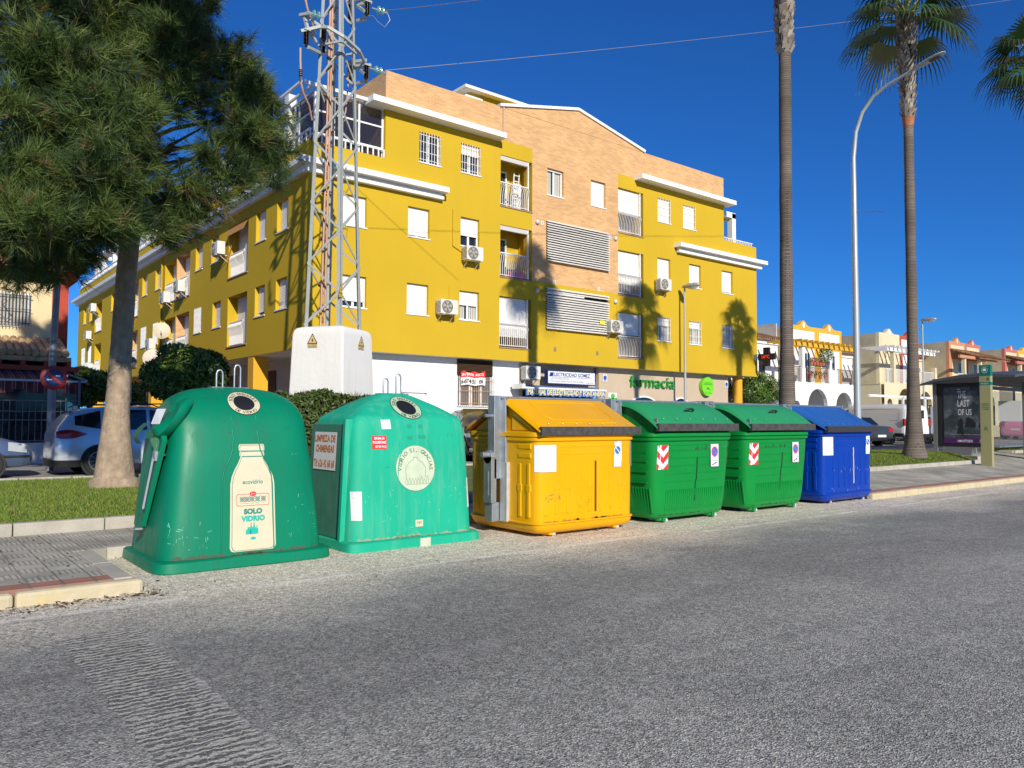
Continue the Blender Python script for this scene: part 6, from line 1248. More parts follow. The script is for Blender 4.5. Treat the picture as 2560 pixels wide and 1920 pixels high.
b.build('posts',mat('shelter_post_grey',(.20,.205,.20),.5,m=.4),t); b=MB(); b.box(35.6,41.4,12.6,13.0,.55,.60); b.box(33.5,33.6,12.7,12.9,.1,.55); b.box(38.5,38.6,12.7,12.9,.1,.55); b.build('bench',GALV,t)
b=MB(); b.box(X+.01,X+.14,11.52,13.16,.66,3.02); pb=b.build('poster_case',BLACK,t,bevel=.01)
Y0,Y1,Z0,Z1=(12.84,11.419,0.788,2.868)
mq=lambda o:(lambda u,v:(X-o,Y0+(Y1-Y0)*u,Z0+(Z1-Z0)*v))
pm=mat('stormy_poster',(.035,.045,.052),.25,var=.6,vs=2.4,dirt=.9,dcol=(.20,.24,.25),ds=2.2); b=MB(); b.add([mq(.006)(*p) for p in ((0,.1),(1,.1),(1,1),(0,1))],[(0,1,2,3)]); po=b.build('poster',pm,pb,norm=False)
b=MB(); b.add([mq(.006)(*p) for p in ((0,0),(1,0),(1,.1),(0,.1))],[(0,1,2,3)]); b.build('purple_band',mat('poster_purple',(.07,.012,.09),.3),pb,norm=False)
b=MB(); T_=mq(.010); text(b,'THE',.35,.55,.80,.93,T_,.015); text(b,'LAST',.345,.635,.65,.77,T_,.015); text(b,'OF US',.35,.68,.50,.61,T_,.015); text(b,'HBO',.33,.47,.025,.065,T_,.05); text(b,'max',.48,.70,.022,.07,T_,.01); b.box(0,0,0,0,0,0); b.add([T_(*p) for p in ((.34,.955),(.42,.955),(.42,.968),(.34,.968))],[(0,1,2,3)])
text(b,'SERIE ORIGINAL   ESTRENO 16 DE ENERO',.15,.9,.155,.165,T_); text(b,'vodafone',.83,.93,.02,.03,T_); ring(b,.88,.055,.012,.022,T_,20); b.build('lettering',mat('poster_white',(.55,.57,.58),.4),po,norm=False)
b=MB()
for pts in (((.3,.14),(.36,.30),(.33,.36),(.42,.46),(.47,.40),(.46,.25),(.5,.14)),((.52,.3),(.55,.44),(.6,.47),(.72,.42),(.78,.36),(.76,.28)),((.83,.3),(.9,.42),(1,.44),(1,.22))): b.poly([mq(.0085)(*p) for p in pts])
b.build('dark_shapes',mat('poster_black',(.012,.014,.016),.4),po,norm=False)
b=MB(); b.quad((X-.004,11.50,.30),(X-.004,13.1,.3),(X-.004,13.1,.62),(X-.004,11.5,.62)); b.v=[];b.f=[];b.mi=[]; b.add([(X,12.0,.12),(X,12.75,.12),(X,12.85,.66),(X,11.85,.66),(X+.13,12.0,.12),(X+.13,12.75,.12),(X+.13,12.85,.66),(X+.13,11.85,.66)],[(0,1,2,3),(4,7,6,5),(0,4,5,1),(1,5,6,2),(2,6,7,3),(3,7,4,0)]); b.build('panel_foot',mat('shelter_post_grey',(.2,.2,.2),.5),t)
b=MB(); b.box(35.6,35.66,11.78,12.62,1.62,2.45); b.build('map_board',SW,t); t.scale=(.93,.93,.93); t.location=(34*.93,12.3*.93,1.55-1.43*.93)
b=MB(); b.box(35.63,35.64,11.78,13.1,.3,1.6); b.v=[];b.f=[];b.mi=[]; b.box(31.2,41.4,13.18,13.19,.35,2.9); b.build('glass_back',mat('smoked_glass',(.06,.07,.07),.05,alpha=.25,spec=.7),t)
# ---- bus stop totem
t=thing('bus_stop_totem',(28.0,10.3,.12),'slim beige and green bus stop pillar lettered B M 132 in front of the shelter','bus stop sign'); TB=mat('totem_beige',(.33,.31,.14),.5); TG=mat('totem_green',(.0,.16,.11),.45)
x0,x1,y0,y1=27.94,28.11,10.12,10.45; b=MB(); b.box(x0,x1,y0,y1,.12,2.88); b.build('column',TB,t,bevel=.006); b=MB(); b.box(x0-.004,x1+.004,y0-.004,y1+.004,3.08,3.44); b.box(x0-.004,x1+.004,y0-.004,y1+.004,2.78,2.88); b.box(x0,x1,y0,y1,2.90,2.91); hd=b.build('green_head',TG,t); b=MB(); b.box(x0-.001,x1+.001,y0-.001,y1+.001,2.881,3.078); b.build('beige_band',TB,t)
mq=lambda o:(lambda u,v:(x0-o,y1-u,v)); b=MB(); text(b,'B',.23,.30,2.93,3.03,mq(.006),.03); text(b,'CONSORCIO',.04,.17,2.955,2.975,mq(.006)); 
for i,s in enumerate(('PARADA','SAN JUAN DE','AZNALFARACHE','(LA CANTERA)')): text(b,s,.06,.28,2.15-i*.06,2.185-i*.06,mq(.004),.02)
outline(b,[(.115,1.30),(.165,1.43),(.215,1.30)],mq(.004),.014); outline(b,[(.135,1.34),(.195,1.34)],mq(.004),.01); text(b,'Junta de Andalucia',.05,.29,1.24,1.255,mq(.004)); b.build('lettering',TG,t,norm=False)
b=MB(); text(b,'M.132 A',.05,.28,2.805,2.85,mq(.008),.02); ring(b,.165,3.27,.085,.095,mq(.008),30); b.add([mq(.008)(*p) for p in ((.12,3.235),(.21,3.235),(.215,3.29),(.20,3.32),(.13,3.32),(.115,3.29))],[tuple(range(6))]); text(b,'Area de Sevilla',.05,.28,3.39,3.405,mq(.008)); b.build('white_print',SW,hd,norm=False); t.scale=(.935,.935,.935); t.location=(28.0*.935,10.3*.935,1.55-1.43*.935)

# pharmacy cross projecting from the right end of the front
t=thing('pharmacy_cross_sign',(37.6,24.8,4.6),'black cross shaped display with red figures projecting from the right corner','sign')
cy_,cz_=(37.6,24.711,5.117)[1:]; s=.17
cr=[(-s,-3*s),(s,-3*s),(s,-s),(3*s,-s),(3*s,s),(s,s),(s,3*s),(-s,3*s),(-s,s),(-3*s,s),(-3*s,-s),(-s,-s)]
mpx=lambda u,v,d:(37.6+d,cy_-u,cz_+v)
b=MB(); b.prism(cr,-.09,.09,mpx); b.prism([(u*.93,v*.93) for u,v in cr],-.11,-.09,mpx); b.build('casing',BLACK,t)
b=MB(); text(b,'16ºC',-.24,.24,-.09,.09,lambda u,v:mpx(u,v,-.113),.02); RLED=mat('red_led',(.9,.02,.01),.5); nb=RLED.node_tree.nodes['Principled BSDF']; nb.inputs['Emission Color'].default_value=(1,.03,.01,1); nb.inputs['Emission Strength'].default_value=.7; b.build('digits',RLED,t,norm=False)
b=MB(); b.bar((37.6,25.42,cz_),(37.6,cy_+.5,cz_),.06); b.box(37.5,37.7,25.38,25.496,cz_-.16,cz_+.16); b.build('bracket',GALV,t)
# ================================================================ HOUSES
TILES=brick('terracotta_tiles',(.32,.17,.085),(.24,.125,.06),(.10,.055,.03),.22,.34,.02,.9,vertical=False,off=0.,bump=1.,var=.3)
CR=mat('cream_render',(.66,.58,.38),.85,var=.05,vs=1,bump=.3,bs=15,dirt=.2,dcol=(.42,.36,.24),ds=1.2,streak=True); CR2=mat('weathered_cream_render',(.46,.40,.27),.9,var=.12,vs=1.5,bump=.4,bs=12,dirt=.4,dcol=(.3,.27,.2),ds=1.1)
HW=mat('house_white',(.78,.78,.77),.8,var=.04,vs=1,bump=.3,bs=15,dirt=.12,dcol=(.45,.42,.38),ds=1.5,streak=True); RD=mat('brick_red_paint',(.38,.085,.055),.8,var=.08,vs=2,dirt=.3,dcol=(.25,.08,.05),ds=2); HY=mat('ochre_paint',(.68,.38,.03),.8,var=.08,vs=2,dirt=.45,dcol=(.40,.25,.07),ds=1.6); SAL=mat('salmon_paint',(.55,.25,.13),.8,var=.08,vs=2,dirt=.3,dcol=(.35,.2,.12),ds=2); PK=mat('pink_red_paint',(.50,.15,.12),.8,var=.08,vs=2)
def parapet(b,T,x0,x1,z0,z1,peak,d0,d1):
    m=(x0+x1)/2; w_=(x1-x0); pts=[(x0,z0),(x1,z0),(x1,z1)]
    for i in range(13):
        u=1-i/12*2; 
        h=peak*math.exp(-(u*1.9)**2*1.3) if abs(u)<1 else 0; pts.append((m+u*.8,z1+h))
    pts.append((x0,z1)); b.prism(pts,d0,d1,lambda u,v,d:T(u,d,v))
def tiled(b,T,x0,x1,y0,y1,z0,z1):
    b.add([T(x0,y0,z0),T(x1,y0,z0),T(x1,y1,z1),T(x0,y1,z1),T(x0,y0,z0-.12),T(x1,y0,z0-.12),T(x1,y1,z1-.12),T(x0,y1,z1-.12)],[(0,1,2,3),(4,7,6,5),(0,4,5,1),(1,5,6,2),(2,6,7,3),(3,7,4,0)])
    n=int((x1-x0)/.22)
    for i in range(n+1):
        x=x0+(x1-x0)*i/n; b.tube([T(x,y0-.05,z0+.03),T(x,y1,z1+.03)],.075,7)
def house(X0,dz,label,A,B,wallA,wallB,lower,wing,per,roofed=False,first=False):
    t=thing('terraced_house',(X0,27,.25),label,'house','terraced houses across the car park'); BASE[t.name]=(X0,27,.25)
    T=lambda u,d,v:(X0+u,27+d,v+(dz if v>1 else 0)); W=3.08
    # upper front walls with colour frame and parapet
    for k,(c,wl) in enumerate(((A,wallA),(B,wallB))):
        x0=k*W; b=MB(); parapet(b,T,x0+(.004 if k else 0),x0+W,3.9,7.62,.36,.0,.25); o=b.build('front_wall',c,t)
        b=MB(); b.box(*[0]*6) if False else None
        b=MB(T); b.box(x0+.28,x0+W-.32,-.02,-.002,6.68,7.32); b.box(x0+.45,x0+W-.35,-.02,-.002,3.92,6.2); m_=(x0+x0+W)/2
        b.build('wall_panel',wl,o); b=MB(); b.prism(circ(m_,7.68,.13,20,ry=.19),-.02,-.003,lambda u,v,d:T(u,d,v)); b.build('medallion',HW if not roofed else CR,o)
        b=MB(T); b.box(x0+1.5,x0+2.15,-.05,-.021,4.0,6.0); f=b.build('balcony_door',PVC,t); b=MB(T); b.box(x0+1.58,x0+1.79,-.056,-.051,4.1,5.9); b.box(x0+1.86,x0+2.07,-.056,-.051,4.1,5.9); b.build('pane',GLASS,f)
    b=MB(T); b.box(.004,2*W,.25,9,3.9,7.35); b.box(0,.003+.0,.26,9.0,3.9,7.55); b.build('side_wall',wing,t)
    # ground floor arcade and terrace
    y0=-1.75; us=[-1.6,-1.45,-.75,-.0,.6,1.05,2.3,2.75,3.7,4.9,5.3,6.2]; b=MB(T); arches=[(-2.2,.36),(.1,1.12),(3.15,.98)]
        # build arcade as vertical strips to stay convex
    b=MB(T); xs=[-1.7]
    def ytop(u):
        for c,r in arches:
            if abs(u-c)<r: return 2.45+math.sqrt(max(0,1-((u-c)/r)**2))*r*.98
        return 0
    x=-1.7; seg=[]
    edges=sorted(set([-2.95,5.1]+[c+r*math.cos(math.pi*i/12) for c,r in arches for i in range(13)]))
    for a,c in zip(edges,edges[1:]):
        za,zc=ytop(a+1e-4),ytop(c-1e-4)
        if ytop((a+c)/2)==0: za=zc=0
        b.add([(a,y0,za),(c,y0,zc),(c,y0,3.9),(a,y0,3.9),(a,y0+.25,za),(c,y0+.25,zc),(c,y0+.25,3.9),(a,y0+.25,3.9)],[(0,1,2,3),(4,7,6,5),(0,4,5,1)])
    b.box(-2.95,5.1,y0+.26,-.004,3.6,3.72); b.box(-2.95,-2.7,y0+.26,0,0,3.6); b.box(-2.9,6.2,.0,.2,0,3.6); b.box(4.85,5.1,y0+.26,0,0,3.6); b.build('arcade',lower,t,norm=False)
    b=MB(T); b.box(1.0,2.0,-.03,-.002,0,2.4); b.box(4.2,5.1,-.03,-.002,0,2.4); b.build('front_door',mat('brown_door',(.12,.08,.06),.6),t)
    # pillars, pergola
    b=MB(T); 
    for x,z1 in ((-1.4,6.05),(1.62,6.05),(4.9,5.2)): b.box(x-.18,x+.18,y0-.004,y0+.3,3.85,4.75); b.box(x-.13,x+.13,y0,y0+.26,4.75,z1)
    b.box(1.62+.2,1.62+.8,y0-.002,y0+.18,3.9,4.75) if not roofed else None; b.build('terrace_pillars',lower,t)
    b=MB(T); b.box(-2.6,4.6,y0-.1,y0+.05,6.02,6.25) 
    if not roofed:
        for i in range(12): x=-2.5+i*.6; b.box(x,x+.11,y0-.55,0,6.25,6.37)
    b.build('pergola',per,t)
    if roofed: b=MB(); tiled(b,T,.2,6.3,y0-.4,0,6.2,6.95); b.build('porch_roof',TILES,t)
    # balcony rail
    b=MB(T)
    for a,c in ((-2.7,-1.65),(-1.2,1.42),(2.45,4.7)):
        for i in range(int((c-a)/.12)+1): x=a+i*.12; b.box(x-.012,x+.012,y0+.05,y0+.075,3.95,4.8)
        b.box(a,c,y0+.04,y0+.085,4.8,4.84)
    b.build('railing',mat('brown_iron',(.14,.08,.05),.6) if first else RAILW,t)
    # recessed wing with tiled roof
    b=MB(T); b.box(2*W+.02,11.35,2.0,9,0,6.55); b.box(2*W+.02,11.35,1.9,2.0-.002,6.2,6.56); b.build('wing',wallB if first else CR,t); b=MB(); tiled(b,T,2*W,11.4,1.6,5.2,6.6,7.75); b.build('wing_roof',TILES,t)
    b=MB(T); b.box(8.2,9.1,1.95,1.998,4.4,5.6); f=b.build('window',PVC,t); b=MB(T); b.box(8.26,9.04,1.94,1.949,4.46,5.54); b.build('pane',GLASS,f)
    return t
h1=house(43.6,.0,'white terraced house with two ochre gables and pot plants on its balcony',HY,HY,HW,HW,HW,CR2,HY,first=True)
house(54.9,.35,'cream and brick red terraced house behind the white van',CR,RD,CR,HW,CR,CR2,HW)
house(66.4,.5,'salmon and red gabled terraced house with tiled porch above the bus shelter',SAL,PK,CR,CR,CR,CR2,SAL,roofed=True)
house(77.9,.6,'pink and ochre gabled terraced house at the right edge beyond the shelter',PK,HY,CR,CR,CR,CR2,PK,roofed=True)
# neighbour at left, mostly hidden by the yellow building
t=thing('terraced_house',(40,29,.25),'white house wing with brown tiled roof between the yellow building and the thick palm','house','terraced houses across the car park')
b=MB(); b.box(38.6,43.48,27.8,37,0,6.5); b.box(38.6,43.48,27.7,27.798,6.35,6.62); wl=b.build('wall',HW,t); b=MB(); tiled(b,lambda u,d,v:(u,27.8+d,v),38.4,43.4,-.3,3.4,6.7,7.7); b.build('roof',TILES,t); b=MB(); b.box(41.3,42.1,27.76,27.798,4.3,5.5); f=b.build('window',PVC,t); b=MB(); b.box(41.37,42.03,27.74,27.758,4.37,5.43); b.build('pane',GLASS,f)
b=MB(); b.box(43.5,43.58,27.9,33,3.9,7.75); b.build('party_wall',mat('peeling_white_wall',(.55,.54,.52),.9,var=.2,vs=1,dirt=.8,dcol=(.28,.24,.2),ds=.9),t)
dup(AC,(43.0,27.79,3.6),'cream air conditioner low on the white house, half hidden by the thick palm')
dup(AC,(60.0,26.97,5.1),'white air conditioner on the cream house left of the palm by the shelter')
# pot plants on the ochre gabled house
PT=mat('terracotta_pot',(.45,.13,.06),.8)
for i in range(9):
    x=42.9+i*.33 if i<5 else 42.8+(i-5)*.55; z=4.95 if i<5 else 4.15; x+=.0
    t=thing('flower_pot',(x,25.2,z),['leftmost flowering pot on the balcony rail of the ochre gabled house','second flowering pot from the left on that ochre house balcony rail','middle flowering pot on the balcony rail of the ochre gabled house','second flowering pot from the right on the ochre house balcony rail','rightmost flowering pot on the balcony rail of the ochre gabled house','leftmost low pot at the foot of the ochre house balcony','second low pot from the left at the ochre house balcony foot','third low pot from the left at the ochre house balcony foot','rightmost low pot at the foot of the ochre house balcony'][i],'flower pot','flower pots on the balcony rail' if i<5 else 'flower pots on the balcony floor')
    b=MB(); b.lathe((x,25.18,z),[(.07,0),(.10,.2),(.11,.2)],10); b.build('pot',PT,t); fm_=mats_('potted_leaf',[(.04,.11,.02),(.07,.15,.03)]) ; V=leafy(t,(x,25.18,z+.32),(.16,.14,.16),90,.05,fm_+[mat('red_petal',(.65,.02,.03),.6),mat('pink_petal',(.7,.12,.3),.6)],'plant')
t=thing('potted_shrub',(45.0,25.45,4.9),'small tree in a grey tub on the terrace wall of the ochre gabled house','plant'); b=MB(); b.lathe((45.0,25.45,4.9),[(.2,0),(.26,.35)],12); b.build('tub',mat('grey_tub',(.1,.1,.11),.7),t); leafy(t,(45.0,25.45,5.7),(.4,.4,.6),500,.07,None,'leaves')
# antenna on the salmon house
t=thing('roof_antenna',(65.5,29,8.3),'thin television aerial above the roofs left of the salmon gable','antenna'); b=MB(); b.tube([(65.5,29,7.5),(65.5,29,9.6)],.03,6); b.bar((64.2,29,9.2),(66,29,9.3),.04)
for i in range(6): b.bar((64.3+i*.2,29,9.0-.0*i),(64.3+i*.2,29,9.5),.02)
b.bar((65.6,28.6,9.5),(65.9,29.4,8.9),.03); b.build('aerial',GALV,t)
# far warehouse roof
t=thing('warehouse',(95,40,.25),'large grey shed roof behind the terraced houses at the right edge','warehouse'); b=MB(); b.box(80,130,38,60,.2,9.3); b.build('wall',CR2,t); b=MB(); b.add([(79,37.5,9.3),(131,37.5,9.3),(131,49,11.2),(79,49,11.2)],[(0,1,2,3)]); b.add([(79,60.5,9.3),(131,60.5,9.3),(131,49,11.2),(79,49,11.2)],[(0,1,2,3)]); b.build('roof',mat('fibre_cement_roof',(.17,.16,.145),.9,var=.2,vs=2),t,norm=False)
# low garden wall and white pergola posts in front of the cream house
t=thing('garden_pergola',(55,24.6,.25),'white tubular frame in front of the cream terraced house','pergola'); b=MB()
for x in (52.0,55.2,58.6): b.box(x-.06,x+.06,24,24.12,.25,3.25)
b.box(47.5,58.7,24,24.12,3.15,3.3); b.box(54,54.1,24.1,26,3.1,3.25); b.build('frame',PVC,t)
t=thing('garden_wall',(60,24.4,.25),'low weathered garden wall in front of the terraced houses','wall'); b=MB(); b.box(40.5,90,24.7,24.9,.25,1.35); b.build('wall',CR2,t)
# ---- left house
t=thing('corner_house',(1,30,.25),'cream house with brick red corner and small tiled roof at the left edge','house')
CL=mat('pale_cream_wall',(.72,.58,.34),.85,var=.04,vs=1,bump=.2,bs=15); RB=mat('deep_red_paint',(.42,.055,.025),.75,var=.06,vs=2)
b=MB(); b.box(-12,4.2,30,42,.2,6.2); b.build('wall',CL,t); b=MB(); b.box(4.2,4.68,29.97,30.5,.2,6.2); b.box(4.2,4.66,30.5,42,.2,6.2); b.build('corner_pilaster',RB,t)
b=MB(); b.box(-12,4.9,29.7,42,6.2,6.42); b.box(-12,5.0,29.6,42.2,6.42,6.52); b.build('eaves',RB,t); b=MB(); tiled(b,lambda u,d,v:(u,d,v),-12,5.05,29.4,33,6.55,7.7); b.build('roof',TILES,t)
b=MB(); b.box(2.2,3.58,29.95,29.998,4.55,5.65); f=b.build('window',PVC,t); b=MB(); b.box(2.27,3.51,29.93,29.949,4.62,5.58); b.build('shutter',mat('grey_slatted_shutter',(.45,.43,.38),.7),f); b=MB()
for i in range(15): x=2.2+i*.095; b.box(x-.01,x+.01,29.8,29.82,4.55,5.68)
for z in (4.65,5.1,5.55): b.box(2.2,3.6,29.79,29.81,z,z+.02)
outline(b,[(2.6,4.75),(2.75,4.9),(2.9,4.75),(3.05,4.9),(2.9,5.1),(2.75,5.3),(2.9,5.45)],lambda u,v:(u,29.79,v),.02); b.build('grille',mat('dark_iron',(.05,.05,.06),.5),f)
TL2=mat('pale_clay_tile',(.50,.33,.18),.9,var=.25,vs=6,dirt=.3,dcol=(.25,.16,.1),ds=5); b=MB(); x=-12
while x<4.5: b.tube([(x,28.2,3.60),(x,29.9,4.15)],.11,8); x+=.21
b.box(-12,4.55,28.3,29.95,3.35,3.5); b.build('porch_tiles',TL2,t); b=MB(); b.box(-12,4.75,28.15,29.95,3.05,3.2)
for i in range(14): x=4.4-i*.62; b.box(x,x+.12,28.1,29.9,3.2,3.36)
b.build('porch_beams',RB,t); b=MB(); b.box(-12,4.5,29.9,29.99,.2,3.3); b.build('shop_front',mat('dim_shop_wall',(.10,.085,.07),.7,var=.5,vs=1.5),t)
t=thing('striped_awning',(2,27.5,2.5),'dark red striped awning of the terrace at the left edge','awning'); ST=striped('awning_red_stripes',[(0,(.09,.012,.02)),(.30,(.30,.20,.18)),(.36,(.16,.015,.02)),(.62,(.32,.22,.2)),(.68,(.05,.012,.018))],0,.27)
b=MB(); b.quad((-12,26.6,2.68),(4.35,26.6,2.68),(4.2,28.3,3.05),(-12,28.3,3.05)); b.quad((4.35,26.6,2.68),(4.75,26.7,2.66),(4.75,28.3,2.7),(4.2,28.3,3.05)); b.sheet(lambda i,j:(-12+16.6*i,26.58+.02*math.sin(i*120),2.66-.34*j-.03*abs(math.sin(i*95))*j),160,2); b.build('cloth',ST,t,norm=False); b=MB(); b.box(-12,4.7,26.55,26.6,2.64,2.70); b.bar((4.2,28.2,3.05),(4.7,26.6,2.7),.05); b.build('frame_bar',GALV,t)
t=thing('terrace_fence',(2,26.5,.25),'grey railing with glass and low white wall under the striped awning','fence'); b=MB(); b.box(-12,4.6,26.45,26.65,.2,.85); b.build('low_wall',mat('white_tiled_wall',(.6,.6,.58),.6),t); b=MB()
for i in range(70):
    x=4.5-i*.16
    b.box(x-.01,x+.01,26.5,26.52,.85,2.06)
for z in (.9,1.5,1.75,2.06): b.box(-12,4.55,26.49,26.53,z,z+.03)
for x in (4.5,2.4,.3,-1.8): b.box(x-.03,x+.03,26.48,26.54,.85,2.7)
b.build('railing',mat('dull_grey_rail',(.15,.16,.17),.6),t); b=MB(); b.box(-12,4.5,26.58,26.59,.9,2.4); b.build('glass_screen',mat('screen_glass',(.02,.03,.035),.1,alpha=.6),t)
t=thing('wall_lantern',(4.15,28.1,2.75),'cream box lantern at the corner of the red porch','lantern'); b=MB(); b.box(3.9,4.25,28.0,28.3,2.8,2.98); b.build('box',CREAM,t); b=MB(); b.bar((4.1,28.15,2.98),(4.1,28.15,3.05),.05); b.build('bracket',GALV,t)
leafy(thing('terrace_shrub',(2.6,26.9,.9),'pale leafy shrub behind the terrace railing','shrub'),(2.9,27.2,1.3),(.7,.4,.55),700,.06,mats_('grey_leaf',[(.10,.13,.08),(.14,.17,.12)]),'leaves')
# ================================================================ CARS
CG=mat('car_glass',(.012,.015,.02),.03,spec=.9); TY=mat('tyre',(.018,.018,.018),.8); RIM=mat('alloy_rim',(.30,.30,.31),.35,m=.7); PL=mat('plate_white',(.7,.7,.66),.5); TLM=mat('tail_lamp_red',(.45,.008,.01),.15,coat=.5); HLM=mat('head_lamp_clear',(.42,.45,.48),.08,coat=.6)
def paint(n,c,m=.3): return mat(n,c,.28,m=m,coat=.6)
def car(loc,rz,label,body,st,W=1.78,wheels=(.85,3.45),wr=.32,name='parked_car',plate=True,rails=False):
    """st: list of (x, zbottom, zbelt, zroof, half_belt, half_roof); x runs from rear to front; origin rear centre on the ground"""
    t=thing(name,loc,label,'van' if name=='parked_van' else 'car','cars parked behind the lawn'); BASE[t.name]=(0,0,0); t.rotation_euler=(0,0,rz)
    def sec(x,zb,zl,zr,hb,hr):
        zr=max(zr,zl+.015); R=[(hb*.80,zb),(hb*.95,zb+.04),(hb*1.0,zb+.16),(hb*1.01,zb+(zl-zb)*.45),(hb*.985,zb+(zl-zb)*.75),(hb*.95,zl),(hr+(hb*.95-hr)*.15,zl+(zr-zl)*.82),(hr*.93,zl+(zr-zl)*.95),(hr*.6,zr),(0,zr+.012)]
        return [(x,-y,z) for y,z in R]+[(x,y,z) for y,z in R[::-1][1:]]
    def res(st):
        o=[]
        for i in range(len(st)-1):
            p=[st[max(0,i-1)],st[i],st[i+1],st[min(len(st)-1,i+2)]]
            for j in range(4):
                q=j/4; o.append(tuple(p[1][k]+(p[2][k]-p[1][k])*q for k in range(6)))
        return o+[st[-1]]
    S_=res(st); rings=[sec(*s) for s in S_]; n=len(rings[0]); b=MB(); b.rings(rings); fs=[];win=MB()
    keep=[];L_=len(st)-1
    # wheel arches: drop the lower side faces around wheels
    for fi,f in enumerate(b.f):
        c=[sum(b.v[i][k] for i in f)/len(f) for k in range(3)]
        keep.append(True)
    body_o=b.build('body',body,t,smooth=45); 
    md=body_o.modifiers.new('round','SUBSURF'); md.levels=1; md.render_levels=1
    def side(x,z,off,sgn):
        for a,c in zip(S_,S_[1:]):
            if a[0]<=x<=c[0]: q=(x-a[0])/max(1e-6,c[0]-a[0]); s=[a[k]+(c[k]-a[k])*q for k in range(6)]; break
        else: s=S_[-1]
        r=sec(*s)[:n//2+1]; 
        for p,q in zip(r,r[1:]):
            if p[2]<=z<=q[2]: u=(z-p[2])/max(1e-6,q[2]-p[2]); return (x,sgn*(-(p[1]+(q[1]-p[1])*u)+off),z)
        return (x,sgn*(-r[5][1]+off),z)
    return t,side,S_,sec
def glassp(t,side,polys,m=CG,nm='side_window',off=.006,fill=10,sides=(1,-1)):
    for sg in sides:
        for (x0,x1,zb0,zb1,zt0,zt1) in polys:
            b=MB(); b.sheet(lambda i,j:side(x0+(x1-x0)*i,(zb0+(zb1-zb0)*i)*(1-j)+(zt0+(zt1-zt0)*i)*j,off,sg),fill,4); b.build(nm,m,t,norm=False,smooth=60)
def wheel(t,x,y,r,sg,m=RIM):
    b=MB(); b.lathe((x,sg*y,r),[(r*1.17,-sg*.0),(r*1.17,-sg*.03)],28,axis='y'); wa=b.build('wheel_arch',BLACK,t)
    b=MB(); b.lathe((x,sg*y,r),[(r*.72,sg*.022),(r*.95,sg*.025),(r,sg*.0),(r,-sg*.17)],28,axis='y'); w_=b.build('wheel',TY,t,smooth=40)
    b=MB()
    for k in range(10): a=2*math.pi*k/10; b.bar((x+.05*math.cos(a),sg*(y+.020),r+.05*math.sin(a)),(x+r*.66*math.cos(a),sg*(y+.026),r+r*.66*math.sin(a)),.022,.014)
    ring(b,x,r,r*.63,r*.70,lambda u,v:(u,sg*(y+.028),v),28); b.lathe((x,sg*y,r),[(.05,sg*.02),(.045,sg*.034)],14,axis='y'); b.build('rim',m,w_,norm=False)
    b=MB(); b.add([(x+r*.63*math.cos(q),sg*(y+.0235),r+r*.63*math.sin(q)) for q in [k*math.pi/14 for k in range(28)]],[tuple(range(28))]); b.build('brake_disc',mat('dark_hub',(.03,.03,.032),.5),w_,norm=False)
def rearpatch(t,pts,x,m,nm,parent=None): b=MB(); b.prism(pts,x,x+.02,lambda u,v,d:(d,u,v)); return b.build(nm,m,parent or t,bevel=.004)
MPV=[(0,.38,.62,.66,.62,.55),(.03,.30,.95,.98,.80,.62),(.10,.26,1.00,1.12,.86,.66),(.30,.24,1.02,1.40,.89,.64),(.55,.22,1.03,1.53,.90,.66),(1.2,.2,1.02,1.60,.905,.68),(2.0,.2,1.00,1.62,.905,.68),(2.7,.2,.98,1.55,.90,.66),(3.3,.2,.97,1.22,.89,.70),(3.65,.2,.95,.99,.87,.72),(4.1,.22,.80,.84,.82,.66),(4.3,.26,.66,.70,.74,.6),(4.38,.34,.55,.58,.6,.5)]
t,sd,S_,sec=car((2.95,21.05,.25),0,'silvery white people carrier parked behind the pine trunk in shade',paint('pale_silver_blue_paint',(.60,.66,.74)),MPV)
glassp(t,sd,[(.42,.95,1.16,1.07,1.36,1.50),(1.05,1.95,1.06,1.05,1.51,1.53),(2.03,2.75,1.05,1.04,1.53,1.46),(2.8,3.3,1.04,1.02,1.42,1.14)]); 
for x in (.92,3.42):
    for sg in (1,-1): wheel(t,x,.905,.33,sg)
b=MB(); b.add([(.115,-.66,1.06),(.115,.66,1.06),(.40,.58,1.475),(.40,-.58,1.475)],[(0,1,2,3)]); b.add([(2.75,-.6,1.56),(2.75,.6,1.56),(3.45,.7,1.10),(3.45,-.7,1.10)],[(0,1,2,3)]); b.build('windscreen',CG,t,norm=False)
for sg in (1,-1): b=MB(); b.sheet(lambda i,j:sd(.05+.62*i,.93+.02*i-(.09*math.sin(math.pi*(.25+.75*i)))+(.20*math.sin(math.pi*(.25+.75*i))+.004)*j,.016,sg),12,4); b.build('tail_light',TLM,t,norm=False,smooth=60)
rearpatch(t,[(-.26,.62),(.26,.62),(.26,.76),(-.26,.76)],-.0,PL,'number_plate'); b=MB(); b.box(.0,.75,-.9,-.86,.24,.40); b.v=[];b.f=[];b.mi=[]; b.rings([sring(.35,0,.36,.86,.20,5,36),sring(.35,0,.375,.895,.36,5,36)]); b.build('rear_apron',BLACK,t,smooth=40)
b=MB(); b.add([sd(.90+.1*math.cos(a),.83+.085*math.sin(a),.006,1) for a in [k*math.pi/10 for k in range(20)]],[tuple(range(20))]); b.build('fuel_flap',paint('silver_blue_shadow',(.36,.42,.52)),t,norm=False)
b=MB(); b.tube([(.5,-.62,1.57),(.62,-.62,1.63),(2.4,-.62,1.68),(2.6,-.62,1.60)],.015,6); b.tube([(.5,.62,1.57),(.62,.62,1.63),(2.4,.62,1.68),(2.6,.62,1.60)],.015,6); b.box(1.9,1.98,-.75,.75,1.68,1.72); b.build('roof_rails',BLACK,t)
